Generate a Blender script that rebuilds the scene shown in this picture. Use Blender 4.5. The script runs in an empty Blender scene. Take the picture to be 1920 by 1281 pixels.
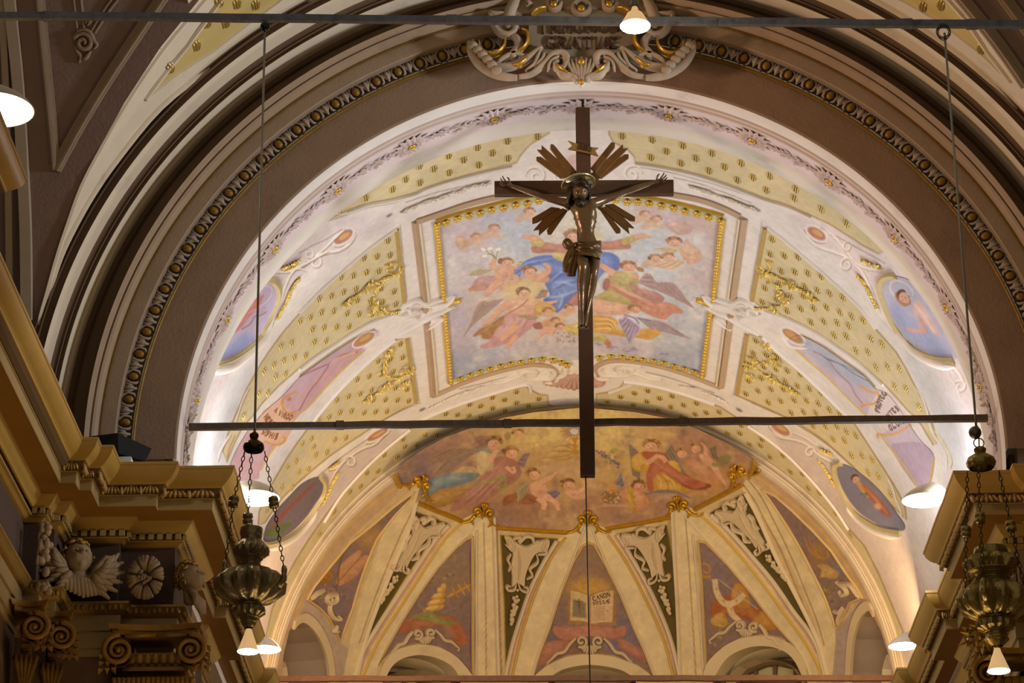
import bpy, bmesh, math, random
import numpy as np
from mathutils import Vector, Matrix
random.seed(7); rng = np.random.default_rng(7)
C = bpy.context.scene.collection
sc = bpy.context.scene
PI = math.pi

# ------------------------------------------------------------------ camera
FPX = 5220.37
PITCH, YAW, ROLL = math.radians(23.0039), math.radians(-0.8798), math.radians(-0.3991)
CAM = np.array([-0.4486, 0.0, 1.6])
_F = np.array([math.sin(YAW)*math.cos(PITCH), math.cos(YAW)*math.cos(PITCH), math.sin(PITCH)])
_R0 = np.array([math.cos(YAW), -math.sin(YAW), 0.0])
_U0 = np.cross(_R0, _F)
_R = math.cos(ROLL)*_R0 + math.sin(ROLL)*_U0
_U = -math.sin(ROLL)*_R0 + math.cos(ROLL)*_U0
cam = bpy.data.objects.new('camera', bpy.data.cameras.new('camera')); C.objects.link(cam)
M = Matrix.Identity(4)
for i in range(3):
    M[i][0], M[i][1], M[i][2], M[i][3] = _R[i], _U[i], -_F[i], CAM[i]
cam.matrix_world = M
cam.data.sensor_width = 36.0
cam.data.lens = FPX/1920*36.0
cam.data.clip_start, cam.data.clip_end = 0.5, 300
sc.camera = cam

# ------------------------------------------------------------------ exposure, ambient light, window light, hidden floodlights and an added bounce light
sc.view_settings.view_transform = 'Standard'
sc.view_settings.look = 'None'
sc.view_settings.gamma = 1.0
sc.view_settings.exposure = 0.0
sc.view_settings.use_curve_mapping = False
w = bpy.data.worlds.new('world'); sc.world = w; w.use_nodes = True
w.node_tree.nodes['Background'].inputs[0].default_value = (1.0, 0.82, 0.60, 1)
w.node_tree.nodes['Background'].inputs[1].default_value = 0.19
sc.cycles.max_bounces = 5
sc.cycles.diffuse_bounces = 3
sc.cycles.caustics_reflective = sc.cycles.caustics_refractive = False
sc.cycles.sample_clamp_indirect = 4.0

def light(name, kind, loc, energy, color, size=1.0, sy=None, aim=None, spot=None, blend=0.4):
    L = bpy.data.lights.new(name, kind); L.energy = energy; L.color = color
    if kind == 'AREA':
        L.size = size
        if sy: L.shape = 'RECTANGLE'; L.size_y = sy
    else:
        L.shadow_soft_size = size
    if kind == 'SPOT': L.spot_size = spot; L.spot_blend = blend
    o = bpy.data.objects.new(name, L); C.objects.link(o); o.location = loc
    if aim is not None:
        o.rotation_euler = (Vector(aim)-Vector(loc)).to_track_quat('-Z', 'Y').to_euler()
    return o
for sx in (-1, 1):
    light('floodlight_cornice', 'AREA', (sx*4.55, 34.4, 13.35), 165, (.93, .95, 1.0), .5, 2.4, (sx*-1.5, 36.0, 18.5))
    light('floodlight_vault', 'AREA', (sx*4.55, 37.4, 13.35), 95, (.99, .96, .94), .5, 2.4, (sx*-2.5, 38.0, 18.0))
    light('floodlight_choir', 'AREA', (sx*4.4, 40.6, 13.35), 140, (1.0, .70, .34), .5, 2.0, (sx*-.5, 45.5, 16.8))
light('floor_bounce_fill', 'AREA', (0, 27.0, 3.5), 320, (1.0, .68, .32), 7.0, 6.0, (0, 27.2, 20))  # unseen upward panel, added to stand in for warm bounce off the floor
light('window_light_left', 'SPOT', (-7.9, 27.6, 15.8), 2300, (1.0, .66, .46), .5, None, (6.0, 29.6, 17.2), math.radians(46), .15)
light('window_light_right', 'SPOT', (7.9, 27.6, 15.8), 3000, (.95, .97, 1.0), .5, None, (-6.0, 29.6, 17.2), math.radians(46), .15)


# ------------------------------------------------------------------ measuring helpers: a direction from the standpoint, hit on a real surface
ZS = 11.9411+1.6            # springing height of the arches
Y1 = 31.4276                # plane of the great arch
def ray(p):
    p = np.atleast_2d(np.asarray(p, float))
    d = _F + np.outer((p[:, 0]-960)/FPX, _R) - np.outer((p[:, 1]-640.5)/FPX, _U)
    return d/np.linalg.norm(d, axis=1)[:, None]
def pix(P):
    d = np.asarray(P, float)-CAM
    z = d@_F
    return np.stack([960+FPX*(d@_R)/z, 640.5-FPX*(d@_U)/z], -1)
class Cyl:                  # barrel vault about an axis along Y
    def __init__(s, r, zc=ZS): s.r, s.zc = r, zc
    def hit(s, p):
        d = ray(p); a = d[:, 0]**2+d[:, 2]**2; ox, oz = CAM[0], CAM[2]-s.zc
        b = ox*d[:, 0]+oz*d[:, 2]; c = ox*ox+oz*oz-s.r**2
        D = np.maximum(b*b-a*c, 0)
        t = (-b+np.sqrt(D))/a
        return CAM+d*t[:, None]
    def nrm(s, P):
        n = np.stack([-P[:, 0], 0*P[:, 0], s.zc-P[:, 2]], -1)
        return n/np.linalg.norm(n, axis=1)[:, None]
class Dome:                 # quarter sphere of the apse
    def __init__(s, r, yc, zc=ZS): s.r, s.c = r, np.array([0, yc, zc])
    def hit(s, p):
        d = ray(p); o = CAM-s.c; b = d@o; c = o@o-s.r**2
        t = -b+np.sqrt(np.maximum(b*b-c, 0))
        return CAM+d*t[:, None]
    def nrm(s, P):
        n = s.c-P
        return n/np.linalg.norm(n, axis=1)[:, None]
class PlaneY:
    def __init__(s, y): s.y = y
    def hit(s, p):
        d = ray(p); return CAM+d*((s.y-CAM[1])/d[:, 1])[:, None]
    def nrm(s, P): return np.tile([0., -1., 0.], (len(P), 1))
def atY(x, y, Y): return PlaneY(Y).hit([(x, y)])[0]
def K(x0, y0, s, pts): return [(x0+a/s, y0+b/s) for a, b in pts]

# ------------------------------------------------------------------ curves
def spl(pts, n=6, closed=False):
    P = np.asarray(pts, float); N = len(P)
    if N < 3: return P
    out = []
    rngi = range(N) if closed else range(N-1)
    for i in rngi:
        if closed: a, b, c, d = P[i-1], P[i], P[(i+1) % N], P[(i+2) % N]
        else:
            b, c = P[i], P[i+1]
            a = P[i-1] if i else 2*b-c
            d = P[i+2] if i+2 < N else 2*c-b
        t = (np.arange(n)/n)[:, None]
        out.append(0.5*((2*b)+(-a+c)*t+(2*a-5*b+4*c-d)*t*t+(-a+3*b-3*c+d)*t**3))
    if not closed: out.append(P[-1:])
    return np.concatenate(out)
def ellp(cx, cy, rx, ry, ang=0, n=28, a0=0, a1=360):
    t = np.radians(np.linspace(a0, a1, n, endpoint=(a1-a0 != 360))); a = math.radians(ang)
    x, y = rx*np.cos(t), ry*np.sin(t)
    return np.stack([cx+x*math.cos(a)-y*math.sin(a), cy+x*math.sin(a)+y*math.cos(a)], -1)
def spiral(cx, cy, r0, r1, a0, turns, n=26):
    t = np.linspace(0, 1, n); r = r0+(r1-r0)*t; a = math.radians(a0)+turns*2*PI*t
    return np.stack([cx+r*np.cos(a), cy+r*np.sin(a)], -1)
def srgb(h):
    if isinstance(h, str):
        h = h.lstrip('#'); c = np.array([int(h[i:i+2], 16) for i in (0, 2, 4)])/255
    else: c = np.asarray(h, float)
    return np.where(c <= .04045, c/12.92, ((c+.055)/1.055)**2.4)

# ------------------------------------------------------------------ materials
MATS = {}
def nodes(name):
    m = bpy.data.materials.new(name); m.use_nodes = True
    return m, m.node_tree.nodes, m.node_tree.links, m.node_tree.nodes['Principled BSDF']
def mat(name, col, rough=0.7, metal=0.0, var=0.12, scale=6.0, bump=0.15, bscale=40.0, stain=None, spec=0.3):
    if name in MATS: return MATS[name]
    m, N, L, b = nodes(name)
    c = srgb(col)
    tc = N.new('ShaderNodeTexCoord')
    n1 = N.new('ShaderNodeTexNoise'); n1.inputs['Scale'].default_value = scale; n1.inputs['Detail'].default_value = 6
    L.new(tc.outputs['Object'], n1.inputs['Vector'])
    mx = N.new('ShaderNodeMix'); mx.data_type = 'RGBA'
    mx.inputs[6].default_value = (*np.clip(c*(1-var*1.6), 0, 1), 1); mx.inputs[7].default_value = (*np.clip(c*(1+var), 0, 1), 1)
    L.new(n1.outputs['Fac'], mx.inputs[0])
    last = mx.outputs[2]
    if stain:
        n3 = N.new('ShaderNodeTexNoise'); n3.inputs['Scale'].default_value = scale*.35; n3.inputs['Detail'].default_value = 9; n3.inputs['Roughness'].default_value = .65
        L.new(tc.outputs['Object'], n3.inputs['Vector'])
        r = N.new('ShaderNodeValToRGB'); r.color_ramp.elements[0].position = .56; r.color_ramp.elements[1].position = .72
        L.new(n3.outputs['Fac'], r.inputs[0])
        mm = N.new('ShaderNodeMath'); mm.operation = 'MULTIPLY'; mm.inputs[1].default_value = .55; L.new(r.outputs[0], mm.inputs[0])
        m2 = N.new('ShaderNodeMix'); m2.data_type = 'RGBA'; m2.inputs[7].default_value = (*srgb(stain), 1)
        L.new(mm.outputs[0], m2.inputs[0]); L.new(last, m2.inputs[6]); last = m2.outputs[2]
    L.new(last, b.inputs['Base Color'])
    b.inputs['Roughness'].default_value = rough; b.inputs['Metallic'].default_value = metal
    b.inputs['Specular IOR Level'].default_value = spec
    if bump:
        n2 = N.new('ShaderNodeTexNoise'); n2.inputs['Scale'].default_value = bscale; n2.inputs['Detail'].default_value = 4
        L.new(tc.outputs['Object'], n2.inputs['Vector'])
        bp = N.new('ShaderNodeBump'); bp.inputs['Strength'].default_value = bump; bp.inputs['Distance'].default_value = .02
        L.new(n2.outputs['Fac'], bp.inputs['Height']); L.new(bp.outputs[0], b.inputs['Normal'])
    MATS[name] = m
    return m
def paint_mat(name='fresco_pigment', rough=0.85, amt=0.10, scale=9.0):
    if name in MATS: return MATS[name]
    m, N, L, b = nodes(name)
    at = N.new('ShaderNodeAttribute'); at.attribute_name = 'pigment'
    tc = N.new('ShaderNodeTexCoord')
    n1 = N.new('ShaderNodeTexNoise'); n1.inputs['Scale'].default_value = scale; n1.inputs['Detail'].default_value = 8; n1.inputs['Roughness'].default_value = .6
    L.new(tc.outputs['Object'], n1.inputs['Vector'])
    mr = N.new('ShaderNodeMapRange'); mr.inputs[1].default_value = .3; mr.inputs[2].default_value = .7
    mr.inputs[3].default_value = 1-amt; mr.inputs[4].default_value = 1+amt*.6
    L.new(n1.outputs['Fac'], mr.inputs[0])
    mul = N.new('ShaderNodeVectorMath'); mul.operation = 'SCALE'
    L.new(at.outputs['Color'], mul.inputs[0]); L.new(mr.outputs[0], mul.inputs['Scale'])
    L.new(mul.outputs[0], b.inputs['Base Color'])
    b.inputs['Roughness'].default_value = rough; b.inputs['Specular IOR Level'].default_value = .15
    n2 = N.new('ShaderNodeTexNoise'); n2.inputs['Scale'].default_value = 30; n2.inputs['Detail'].default_value = 5
    L.new(tc.outputs['Object'], n2.inputs['Vector'])
    bp = N.new('ShaderNodeBump'); bp.inputs['Strength'].default_value = .12; bp.inputs['Distance'].default_value = .02
    L.new(n2.outputs['Fac'], bp.inputs['Height']); L.new(bp.outputs[0], b.inputs['Normal'])
    MATS[name] = m
    return m
def glow_mat(name, col, strength):
    if name in MATS: return MATS[name]
    m, N, L, b = nodes(name)
    b.inputs['Base Color'].default_value = (.9, .9, .88, 1)
    b.inputs['Emission Color'].default_value = (*srgb(col), 1); b.inputs['Emission Strength'].default_value = strength
    MATS[name] = m
    return m
def glass_mat(name, col, rough=.05):
    if name in MATS: return MATS[name]
    m, N, L, b = nodes(name)
    b.inputs['Base Color'].default_value = (*srgb(col), 1); b.inputs['Roughness'].default_value = rough
    b.inputs['Transmission Weight'].default_value = .9
    MATS[name] = m
    return m
def GOLD(): return mat('gilding', '#e3bd55', .34, .5, .2, 14, .3, 60)
def PLASTER(): return mat('white_plaster', '#e6dcd6', .8, 0, .06, 3, .12, 30, '#b9a9a4')

# ------------------------------------------------------------------ objects
def link_mesh(name, verts, faces, m, parent=None, smooth=True, mi=None):
    me = bpy.data.meshes.new(name)
    if isinstance(faces, np.ndarray) and faces.ndim == 2:
        V = np.asarray(verts, np.float32); n = faces.shape[1]
        me.vertices.add(len(V)); me.vertices.foreach_set('co', V.ravel())
        me.loops.add(faces.size); me.loops.foreach_set('vertex_index', faces.astype(np.int32).ravel())
        me.polygons.add(len(faces)); me.polygons.foreach_set('loop_start', np.arange(0, faces.size, n, dtype=np.int32))
        me.polygons.foreach_set('loop_total', np.full(len(faces), n, np.int32))
        me.update(calc_edges=True)
    else:
        me.from_pydata([tuple(map(float, v)) for v in verts], [], [tuple(map(int, f)) for f in faces]); me.update()
    for x in (m if isinstance(m, (list, tuple)) else [m]): me.materials.append(x)
    if mi is not None: me.polygons.foreach_set('material_index', np.asarray(mi, np.int32))
    me.polygons.foreach_set('use_smooth', np.full(len(me.polygons), smooth))
    o = bpy.data.objects.new(name, me); C.objects.link(o)
    if parent is not None: o.parent = parent
    return o
def tag(o, label=None, cat=None, group=None, kind=None):
    if label: o['label'] = label
    if cat: o['category'] = cat
    if group: o['group'] = group
    if kind: o['kind'] = kind
    return o
def thing(name, label, cat, loc=(0, 0, 0), group=None, kind=None, rot=(0, 0, 0)):
    o = bpy.data.objects.new(name, None); C.objects.link(o); o.location = loc; o.rotation_euler = rot
    o.empty_display_size = .1
    return tag(o, label, cat, group, kind)
def inst(o, parent, mw, name=None):
    c = o.copy(); C.objects.link(c); c.parent = parent
    if name: c.name = name
    c.matrix_local = mw
    return c

class MB:                                   # collects shapes into one mesh
    def __init__(s): s.v, s.f, s.m = [], [], []
    def add(s, v, f, mi=0):
        b = len(s.v); s.v += [tuple(map(float, x)) for x in v]
        s.f += [tuple(int(i)+b for i in q) for q in f]; s.m += [mi]*len(f)
    def box(s, c, d, rot=None, mi=0):
        x, y, z = [q/2 for q in d]
        V = np.array([(-x, -y, -z), (x, -y, -z), (x, y, -z), (-x, y, -z), (-x, -y, z), (x, -y, z), (x, y, z), (-x, y, z)])
        if rot is not None: V = V@np.array(rot.to_3x3() if hasattr(rot, 'to_3x3') else rot).T
        s.add(V+np.array(c), [(0, 3, 2, 1), (4, 5, 6, 7), (0, 1, 5, 4), (1, 2, 6, 5), (2, 3, 7, 6), (3, 0, 4, 7)], mi)
    def tube(s, pts, r, n=8, mi=0, cap=True, closed=False):
        P = np.asarray(pts, float); N = len(P)
        R = np.full(N, r) if np.isscalar(r) else np.asarray(r, float)
        T = np.gradient(P, axis=0) if not closed else np.roll(P, -1, 0)-np.roll(P, 1, 0)
        T /= np.maximum(np.linalg.norm(T, axis=1), 1e-9)[:, None]
        a = np.array([0, 0, 1.]) if abs(T[0][2]) < .9 else np.array([1., 0, 0])
        V = []; u = np.cross(T[0], a); u /= np.linalg.norm(u)
        ang = np.arange(n)*2*PI/n
        for i in range(N):
            u = u-T[i]*(u@T[i]); u /= max(np.linalg.norm(u), 1e-9); w_ = np.cross(T[i], u)
            V.append(P[i]+R[i]*(np.outer(np.cos(ang), u)+np.outer(np.sin(ang), w_)))
        V = np.concatenate(V); F = []
        for i in range(N if closed else N-1):
            j = (i+1) % N
            for k in range(n):
                F.append((i*n+k, i*n+(k+1) % n, j*n+(k+1) % n, j*n+k))
        if cap and not closed:
            F.append(tuple(range(n-1, -1, -1))); F.append(tuple(range((N-1)*n, N*n)))
        s.add(V, F, mi)
    def lathe(s, prof, n=24, c=(0, 0, 0), mi=0, lobes=0, lamp=0.0, cap=False):
        # prof: (radius, z[, lobe weight]); lobes ripple the radius
        a = np.arange(n)*2*PI/n; V = []
        for q in prof:
            r, z = q[0], q[1]; k = q[2] if len(q) > 2 else 0
            rr = r*(1+k*lamp*(np.abs(np.sin(a*lobes/2))-.6)) if lobes else np.full(n, r)
            V.append(np.stack([c[0]+rr*np.cos(a), c[1]+rr*np.sin(a), np.full(n, c[2]+z)], -1))
        V = np.concatenate(V); F = []
        for i in range(len(prof)-1):
            for k in range(n):
                F.append((i*n+k, i*n+(k+1) % n, (i+1)*n+(k+1) % n, (i+1)*n+k))
        if cap:
            F.append(tuple(range(n-1, -1, -1))); F.append(tuple(range((len(prof)-1)*n, len(prof)*n)))
        s.add(V, F, mi)
    def blob(s, c, r, n=8, m=5, mi=0, rot=None):
        r = np.array(r if not np.isscalar(r) else (r, r, r), float)
        V = [(0, 0, -1)]
        for i in range(1, m):
            t = PI*i/m-PI/2
            for k in range(n): V.append((math.cos(t)*math.cos(2*PI*k/n), math.cos(t)*math.sin(2*PI*k/n), math.sin(t)))
        V.append((0, 0, 1)); V = np.array(V)*r
        if rot is not None: V = V@np.array(rot).T
        F = []
        for k in range(n): F.append((0, 1+(k+1) % n, 1+k))
        for i in range(m-2):
            for k in range(n): F.append((1+i*n+k, 1+i*n+(k+1) % n, 1+(i+1)*n+(k+1) % n, 1+(i+1)*n+k))
        b = 1+(m-2)*n
        for k in range(n): F.append((b+k, b+(k+1) % n, len(V)-1))
        s.add(V+np.array(c), F, mi)
    def build(s, name, m, parent=None, smooth=True, auto=None):
        o = link_mesh(name, s.v, s.f, m, parent, smooth, s.m)
        if auto: sharp(o, auto)
        return o
def sharp(o, deg=35):
    me = o.data; bm = bmesh.new(); bm.from_mesh(me); a = math.radians(deg)
    for e in bm.edges:
        if len(e.link_faces) == 2 and e.calc_face_angle(0) > a: e.smooth = False
    bm.to_mesh(me); bm.free()

# ---- revolve a profile [(Y, r)] about the vault axis
def ring(name, prof, m, parent, a0=-92, a1=92, n=120, zc=ZS, smooth=True, auto=30):
    a = np.radians(np.linspace(a0, a1, n+1)); V = []; k = len(prof)
    for t in a:
        for y, r in prof: V.append((r*math.sin(t), y, zc+r*math.cos(t)))
    i, j = np.meshgrid(np.arange(n), np.arange(k-1), indexing='ij'); b = (i*k+j).ravel()
    F = np.stack([b, b+1, b+k+1, b+k], -1)
    o = link_mesh(name, np.array(V), F, m, parent, smooth)
    if auto: sharp(o, auto)
    return o
# ---- strip laid on a surface along traced points; width w (m), height h (m)
PROF = {'round': [(-.5, 0), (-.42, .55), (-.2, .95), (.2, .95), (.42, .55), (.5, 0)],
        'flat': [(-.5, -.2), (-.5, 1), (.5, 1), (.5, -.2)],
        'cove': [(-.5, -.1), (-.5, .55), (-.3, .6), (-.1, .95), (.2, 1), (.28, .5), (.42, .4), (.5, -.1)],
        'bevel': [(-.5, 0), (-.3, 1), (.3, 1), (.5, 0)]}
def strip_geo(mb, surf, pts, w, h, prof='round', closed=False, n=5, smoothp=True, taper=False, mi=0):
    p = spl(pts, n, closed) if smoothp else np.asarray(pts, float)
    P = surf.hit(p); Nn = surf.nrm(P)
    T = (np.roll(P, -1, 0)-np.roll(P, 1, 0)) if closed else np.gradient(P, axis=0)
    T /= np.maximum(np.linalg.norm(T, axis=1), 1e-9)[:, None]
    S = np.cross(T, Nn); S /= np.maximum(np.linalg.norm(S, axis=1), 1e-9)[:, None]
    pr = PROF[prof]; k = len(pr); N = len(P)
    W = np.full(N, w, float) if np.isscalar(w) else np.interp(np.linspace(0, 1, N), np.linspace(0, 1, len(w)), w)
    if taper:
        t = np.linspace(0, 1, N); W = W*np.clip(np.minimum(t, 1-t)*6+.15, 0, 1)
    H = h*np.minimum(1, W/np.max(W)+.2)
    V = np.stack([P+S*(W*a)[:, None]+Nn*(H*b)[:, None] for a, b in pr], 1).reshape(-1, 3)
    F = []
    for i in range(N if closed else N-1):
        j = (i+1) % N
        for q in range(k-1): F.append((i*k+q, j*k+q, j*k+q+1, i*k+q+1))
    if not closed: F += [tuple(range(k)), tuple(range((N-1)*k, N*k))[::-1]]
    mb.add(V, F, mi)
def strip(name, surf, pts, w, h, m, parent, prof='round', closed=False, n=5, smoothp=True, taper=False):
    mb = MB(); strip_geo(mb, surf, pts, w, h, prof, closed, n, smoothp, taper)
    return mb.build(name, m, parent, auto=40)
# ---- raised polygon on a surface, filled, with sloping sides
def resample(p, d):
    p = np.asarray(p, float); q = np.vstack([p, p[:1]]); s = np.r_[0, np.cumsum(np.linalg.norm(np.diff(q, axis=0), axis=1))]
    n = max(6, int(s[-1]/d)); t = np.linspace(0, s[-1], n, endpoint=False)
    return np.stack([np.interp(t, s, q[:, 0]), np.interp(t, s, q[:, 1])], -1)
def relief(name, surf, poly, h, m, parent, smoothp=False, slope=1.5, step=9, base=-.02):
    p = np.asarray(poly, float)
    if smoothp: p = spl(p, 5, True)
    a = 0.5*np.sum(p[:, 0]*np.roll(p[:, 1], -1)-np.roll(p[:, 0], -1)*p[:, 1])
    if a < 0: p = p[::-1]
    p = resample(p, step) if not smoothp else p
    N = len(p)
    t = np.roll(p, -1, 0)-np.roll(p, 1, 0); t /= np.maximum(np.linalg.norm(t, axis=1), 1e-6)[:, None]
    inn = np.stack([-t[:, 1], t[:, 0]], -1)
    q = p+inn*slope
    P0 = surf.hit(p); P1 = surf.hit(q); n0 = surf.nrm(P0); n1 = surf.nrm(P1)
    from mathutils.geometry import tessellate_polygon
    tris = tessellate_polygon([[Vector((x, y, 0)) for x, y in q]])
    V = np.concatenate([P0+n0*base, P1+n1*h]); F = []
    for i in range(N):
        j = (i+1) % N; F.append((i, j, N+j, N+i))
    mb = MB(); mb.add(V, F)
    # refine the top so that it follows the curvature
    mb.add(P1+n1*h, tris)
    return mb.build(name, m, parent, smooth=False)

# ------------------------------------------------------------------ fresco painter: pigment laid out on a cartoon, then carried by the vertices
class Canvas:
    def __init__(s, x0, y0, x1, y1, base, ss=1.0):
        s.x0, s.y0 = x0, y0; s.ss = ss
        s.w, s.h = int((x1-x0)*ss)+2, int((y1-y0)*ss)+2
        s.a = np.empty((s.h, s.w, 3), np.float32); s.a[:] = srgb(base)
    def poly(s, pts, col, smooth=False, alpha=1.0, soft=0, closed=True):
        p = np.asarray(pts, float)
        if smooth: p = spl(p, 5, True)
        p = (p-(s.x0, s.y0))*s.ss
        pad = int(soft*2)+2
        X0, X1 = max(0, int(p[:, 0].min())-pad), min(s.w, int(p[:, 0].max())+pad+2)
        Yt, Yb = max(0, int(p[:, 1].min())-pad), min(s.h, int(p[:, 1].max())+pad+2)
        if X1 <= X0 or Yb <= Yt: return
        W, H = X1-X0, Yb-Yt; cov = np.zeros((H, W), np.float32)
        q = np.roll(p, -1, 0); lo = np.minimum(p[:, 1], q[:, 1]); hi = np.maximum(p[:, 1], q[:, 1])
        dy = q[:, 1]-p[:, 1]; dy = np.where(np.abs(dy) < 1e-9, 1e-9, dy); sl = (q[:, 0]-p[:, 0])/dy
        xs_ = np.arange(W+1)+X0
        for r in range(H):
            for o in (.25, .75):
                y = Yt+r+o; k = (lo <= y) & (hi > y)
                if not k.any(): continue
                xs = np.sort(p[k, 0]+(y-p[k, 1])*sl[k])
                for i in range(0, len(xs)-1, 2):
                    c = np.clip(xs_[1:], xs[i], xs[i+1])-np.clip(xs_[:-1], xs[i], xs[i+1])
                    cov[r] += .5*c
        if soft:
            for _ in range(2):
                k = max(1, int(soft*s.ss))
                cs = np.cumsum(np.pad(cov, ((k+1, k), (0, 0)), mode='edge'), 0); cov = (cs[2*k+1:]-cs[:-2*k-1])/(2*k+1)
                cs = np.cumsum(np.pad(cov, ((0, 0), (k+1, k)), mode='edge'), 1); cov = (cs[:, 2*k+1:]-cs[:, :-2*k-1])/(2*k+1)
        cov = np.clip(cov*alpha, 0, 1)[..., None]
        v = s.a[Yt:Yb, X0:X1]; v += (srgb(col)-v)*cov
    def ell(s, cx, cy, rx, ry, col, ang=0, alpha=1.0, soft=0): s.poly(ellp(cx, cy, rx, ry, ang), col, False, alpha, soft)
    def stroke(s, pts, w, col, alpha=1.0, soft=0, smooth=True, taper=False):
        p = spl(pts, 6) if smooth and len(pts) > 2 else np.asarray(pts, float)
        t = np.gradient(p, axis=0); t /= np.maximum(np.linalg.norm(t, axis=1), 1e-6)[:, None]
        nn = np.stack([-t[:, 1], t[:, 0]], -1)
        W = np.full(len(p), w/2., float) if np.isscalar(w) else np.interp(np.linspace(0, 1, len(p)), np.linspace(0, 1, len(w)), w)/2
        if taper: u = np.linspace(0, 1, len(p)); W = W*np.clip(np.minimum(u, 1-u)*5+.1, 0, 1)
        s.poly(np.concatenate([p+nn*W[:, None], (p-nn*W[:, None])[::-1]]), col, False, alpha, soft)
    def mottle(s, amt, size, seed=1, region=None, col=None):
        r = np.random.default_rng(seed); n = np.zeros((s.h, s.w), np.float32)
        for k, wgt in ((size, 1), (size/2.2, .5), (size/5, .25)):
            g = r.standard_normal((int(s.h/k)+3, int(s.w/k)+3)).astype(np.float32)
            y = np.arange(s.h)/k; x = np.arange(s.w)/k; yi = y.astype(int); xi = x.astype(int)
            fy = (y-yi)[:, None]; fx = (x-xi)[None]; fy = fy*fy*(3-2*fy); fx = fx*fx*(3-2*fx)
            n += wgt*((g[yi][:, xi]*(1-fx)+g[yi][:, xi+1]*fx)*(1-fy)+(g[yi+1][:, xi]*(1-fx)+g[yi+1][:, xi+1]*fx)*fy)
        if col is None: s.a *= (1+amt*n)[..., None]
        else:
            k = np.clip(n*amt, 0, 1)[..., None]; s.a += (srgb(col)-s.a)*k
        np.clip(s.a, 0.002, 1, out=s.a)
    def sample(s, px):
        x = np.clip((px[:, 0]-s.x0)*s.ss-.5, 0, s.w-1.001); y = np.clip((px[:, 1]-s.y0)*s.ss-.5, 0, s.h-1.001)
        xi, yi = x.astype(int), y.astype(int); fx, fy = (x-xi)[:, None], (y-yi)[:, None]; a = s.a
        return (a[yi, xi]*(1-fx)+a[yi, xi+1]*fx)*(1-fy)+(a[yi+1, xi]*(1-fx)+a[yi+1, xi+1]*fx)*fy
def painted(name, V, F, canvas, parent=None, m=None, smooth=True):
    o = link_mesh(name, V, F, m or paint_mat(), parent, smooth)
    c = np.ones((len(V), 4), np.float32); c[:, :3] = canvas.sample(pix(V))
    at = o.data.color_attributes.new('pigment', 'FLOAT_COLOR', 'POINT'); at.data.foreach_set('color', c.ravel())
    return o
def quads(nu, nv, keep=None):
    i, j = np.meshgrid(np.arange(nu-1), np.arange(nv-1), indexing='ij'); b = (i*nv+j).ravel()
    F = np.stack([b, b+1, b+nv+1, b+nv], -1)
    if keep is not None:
        k = keep.ravel(); F = F[k[F].all(1)]
    return F
def inside(poly, P):
    p = np.asarray(poly, float); q = np.roll(p, -1, 0); c = np.zeros(len(P), bool)
    for a, b in zip(p, q):
        k = ((a[1] > P[:, 1]) != (b[1] > P[:, 1]))
        with np.errstate(divide='ignore', invalid='ignore'):
            x = (b[0]-a[0])*(P[:, 1]-a[1])/(b[1]-a[1])+a[0]
        c ^= k & (P[:, 0] < x)
    return c
def panel(name, surf, poly, canvas, parent, h=0.0, step=1.3, m=None):
    # a painted patch bounded by poly, laid h in front of its surface; border vertices are snapped onto the outline
    p = np.asarray(poly, float)
    x0, y0 = p.min(0)-step; x1, y1 = p.max(0)+step
    xs = np.arange(x0, x1+step, step); ys = np.arange(y0, y1+step, step)
    X, Y = np.meshgrid(xs, ys, indexing='ij'); G = np.stack([X.ravel(), Y.ravel()], -1)
    ins = inside(p, G); gi = ins.reshape(X.shape)
    k = gi.copy(); k[1:] |= gi[:-1]; k[:-1] |= gi[1:]; kk = k.copy(); kk[:, 1:] |= k[:, :-1]; kk[:, :-1] |= k[:, 1:]
    out = np.where(kk.ravel() & ~ins)[0]
    a = p; b = np.roll(p, -1, 0); d = b-a; L2 = np.maximum((d**2).sum(1), 1e-9)
    best = np.full(len(out), 1e9); pos = G[out].copy()
    for i in range(len(a)):
        t = np.clip(((G[out]-a[i])@d[i])/L2[i], 0, 1); q = a[i]+t[:, None]*d[i]; dd = ((G[out]-q)**2).sum(1)
        u = dd < best; best[u] = dd[u]; pos[u] = q[u]
    G[out] = pos
    F = quads(len(xs), len(ys), kk); us = np.unique(F); mp = np.full(len(G), -1); mp[us] = np.arange(len(us))
    P = surf.hit(G[us]); P = P+surf.nrm(P)*h
    if canvas is None: return link_mesh(name, P, mp[F], m, parent)
    return painted(name, P, mp[F], canvas, parent, m)
# ================================================================== THE SETTING
BAR = Cyl(5.17); SOF = Cyl(5.0); DOM = Dome(5.0, 43.25)
YB0, YB1 = 32.78, 43.05
STONE = lambda: mat('umber_plaster', '#927863', .85, 0, .14, 2.2, .3, 26, '#5f4b40')
STONE2 = lambda: mat('grey_umber_stucco', '#a08a74', .8, 0, .12, 3, .25, 30, '#6f5c50')
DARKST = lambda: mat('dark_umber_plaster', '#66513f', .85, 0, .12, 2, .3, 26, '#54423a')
CREAM = lambda: mat('cream_rib_plaster', '#d6c9b4', .75, 0, .08, 3, .15, 30, '#a8987f')

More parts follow.
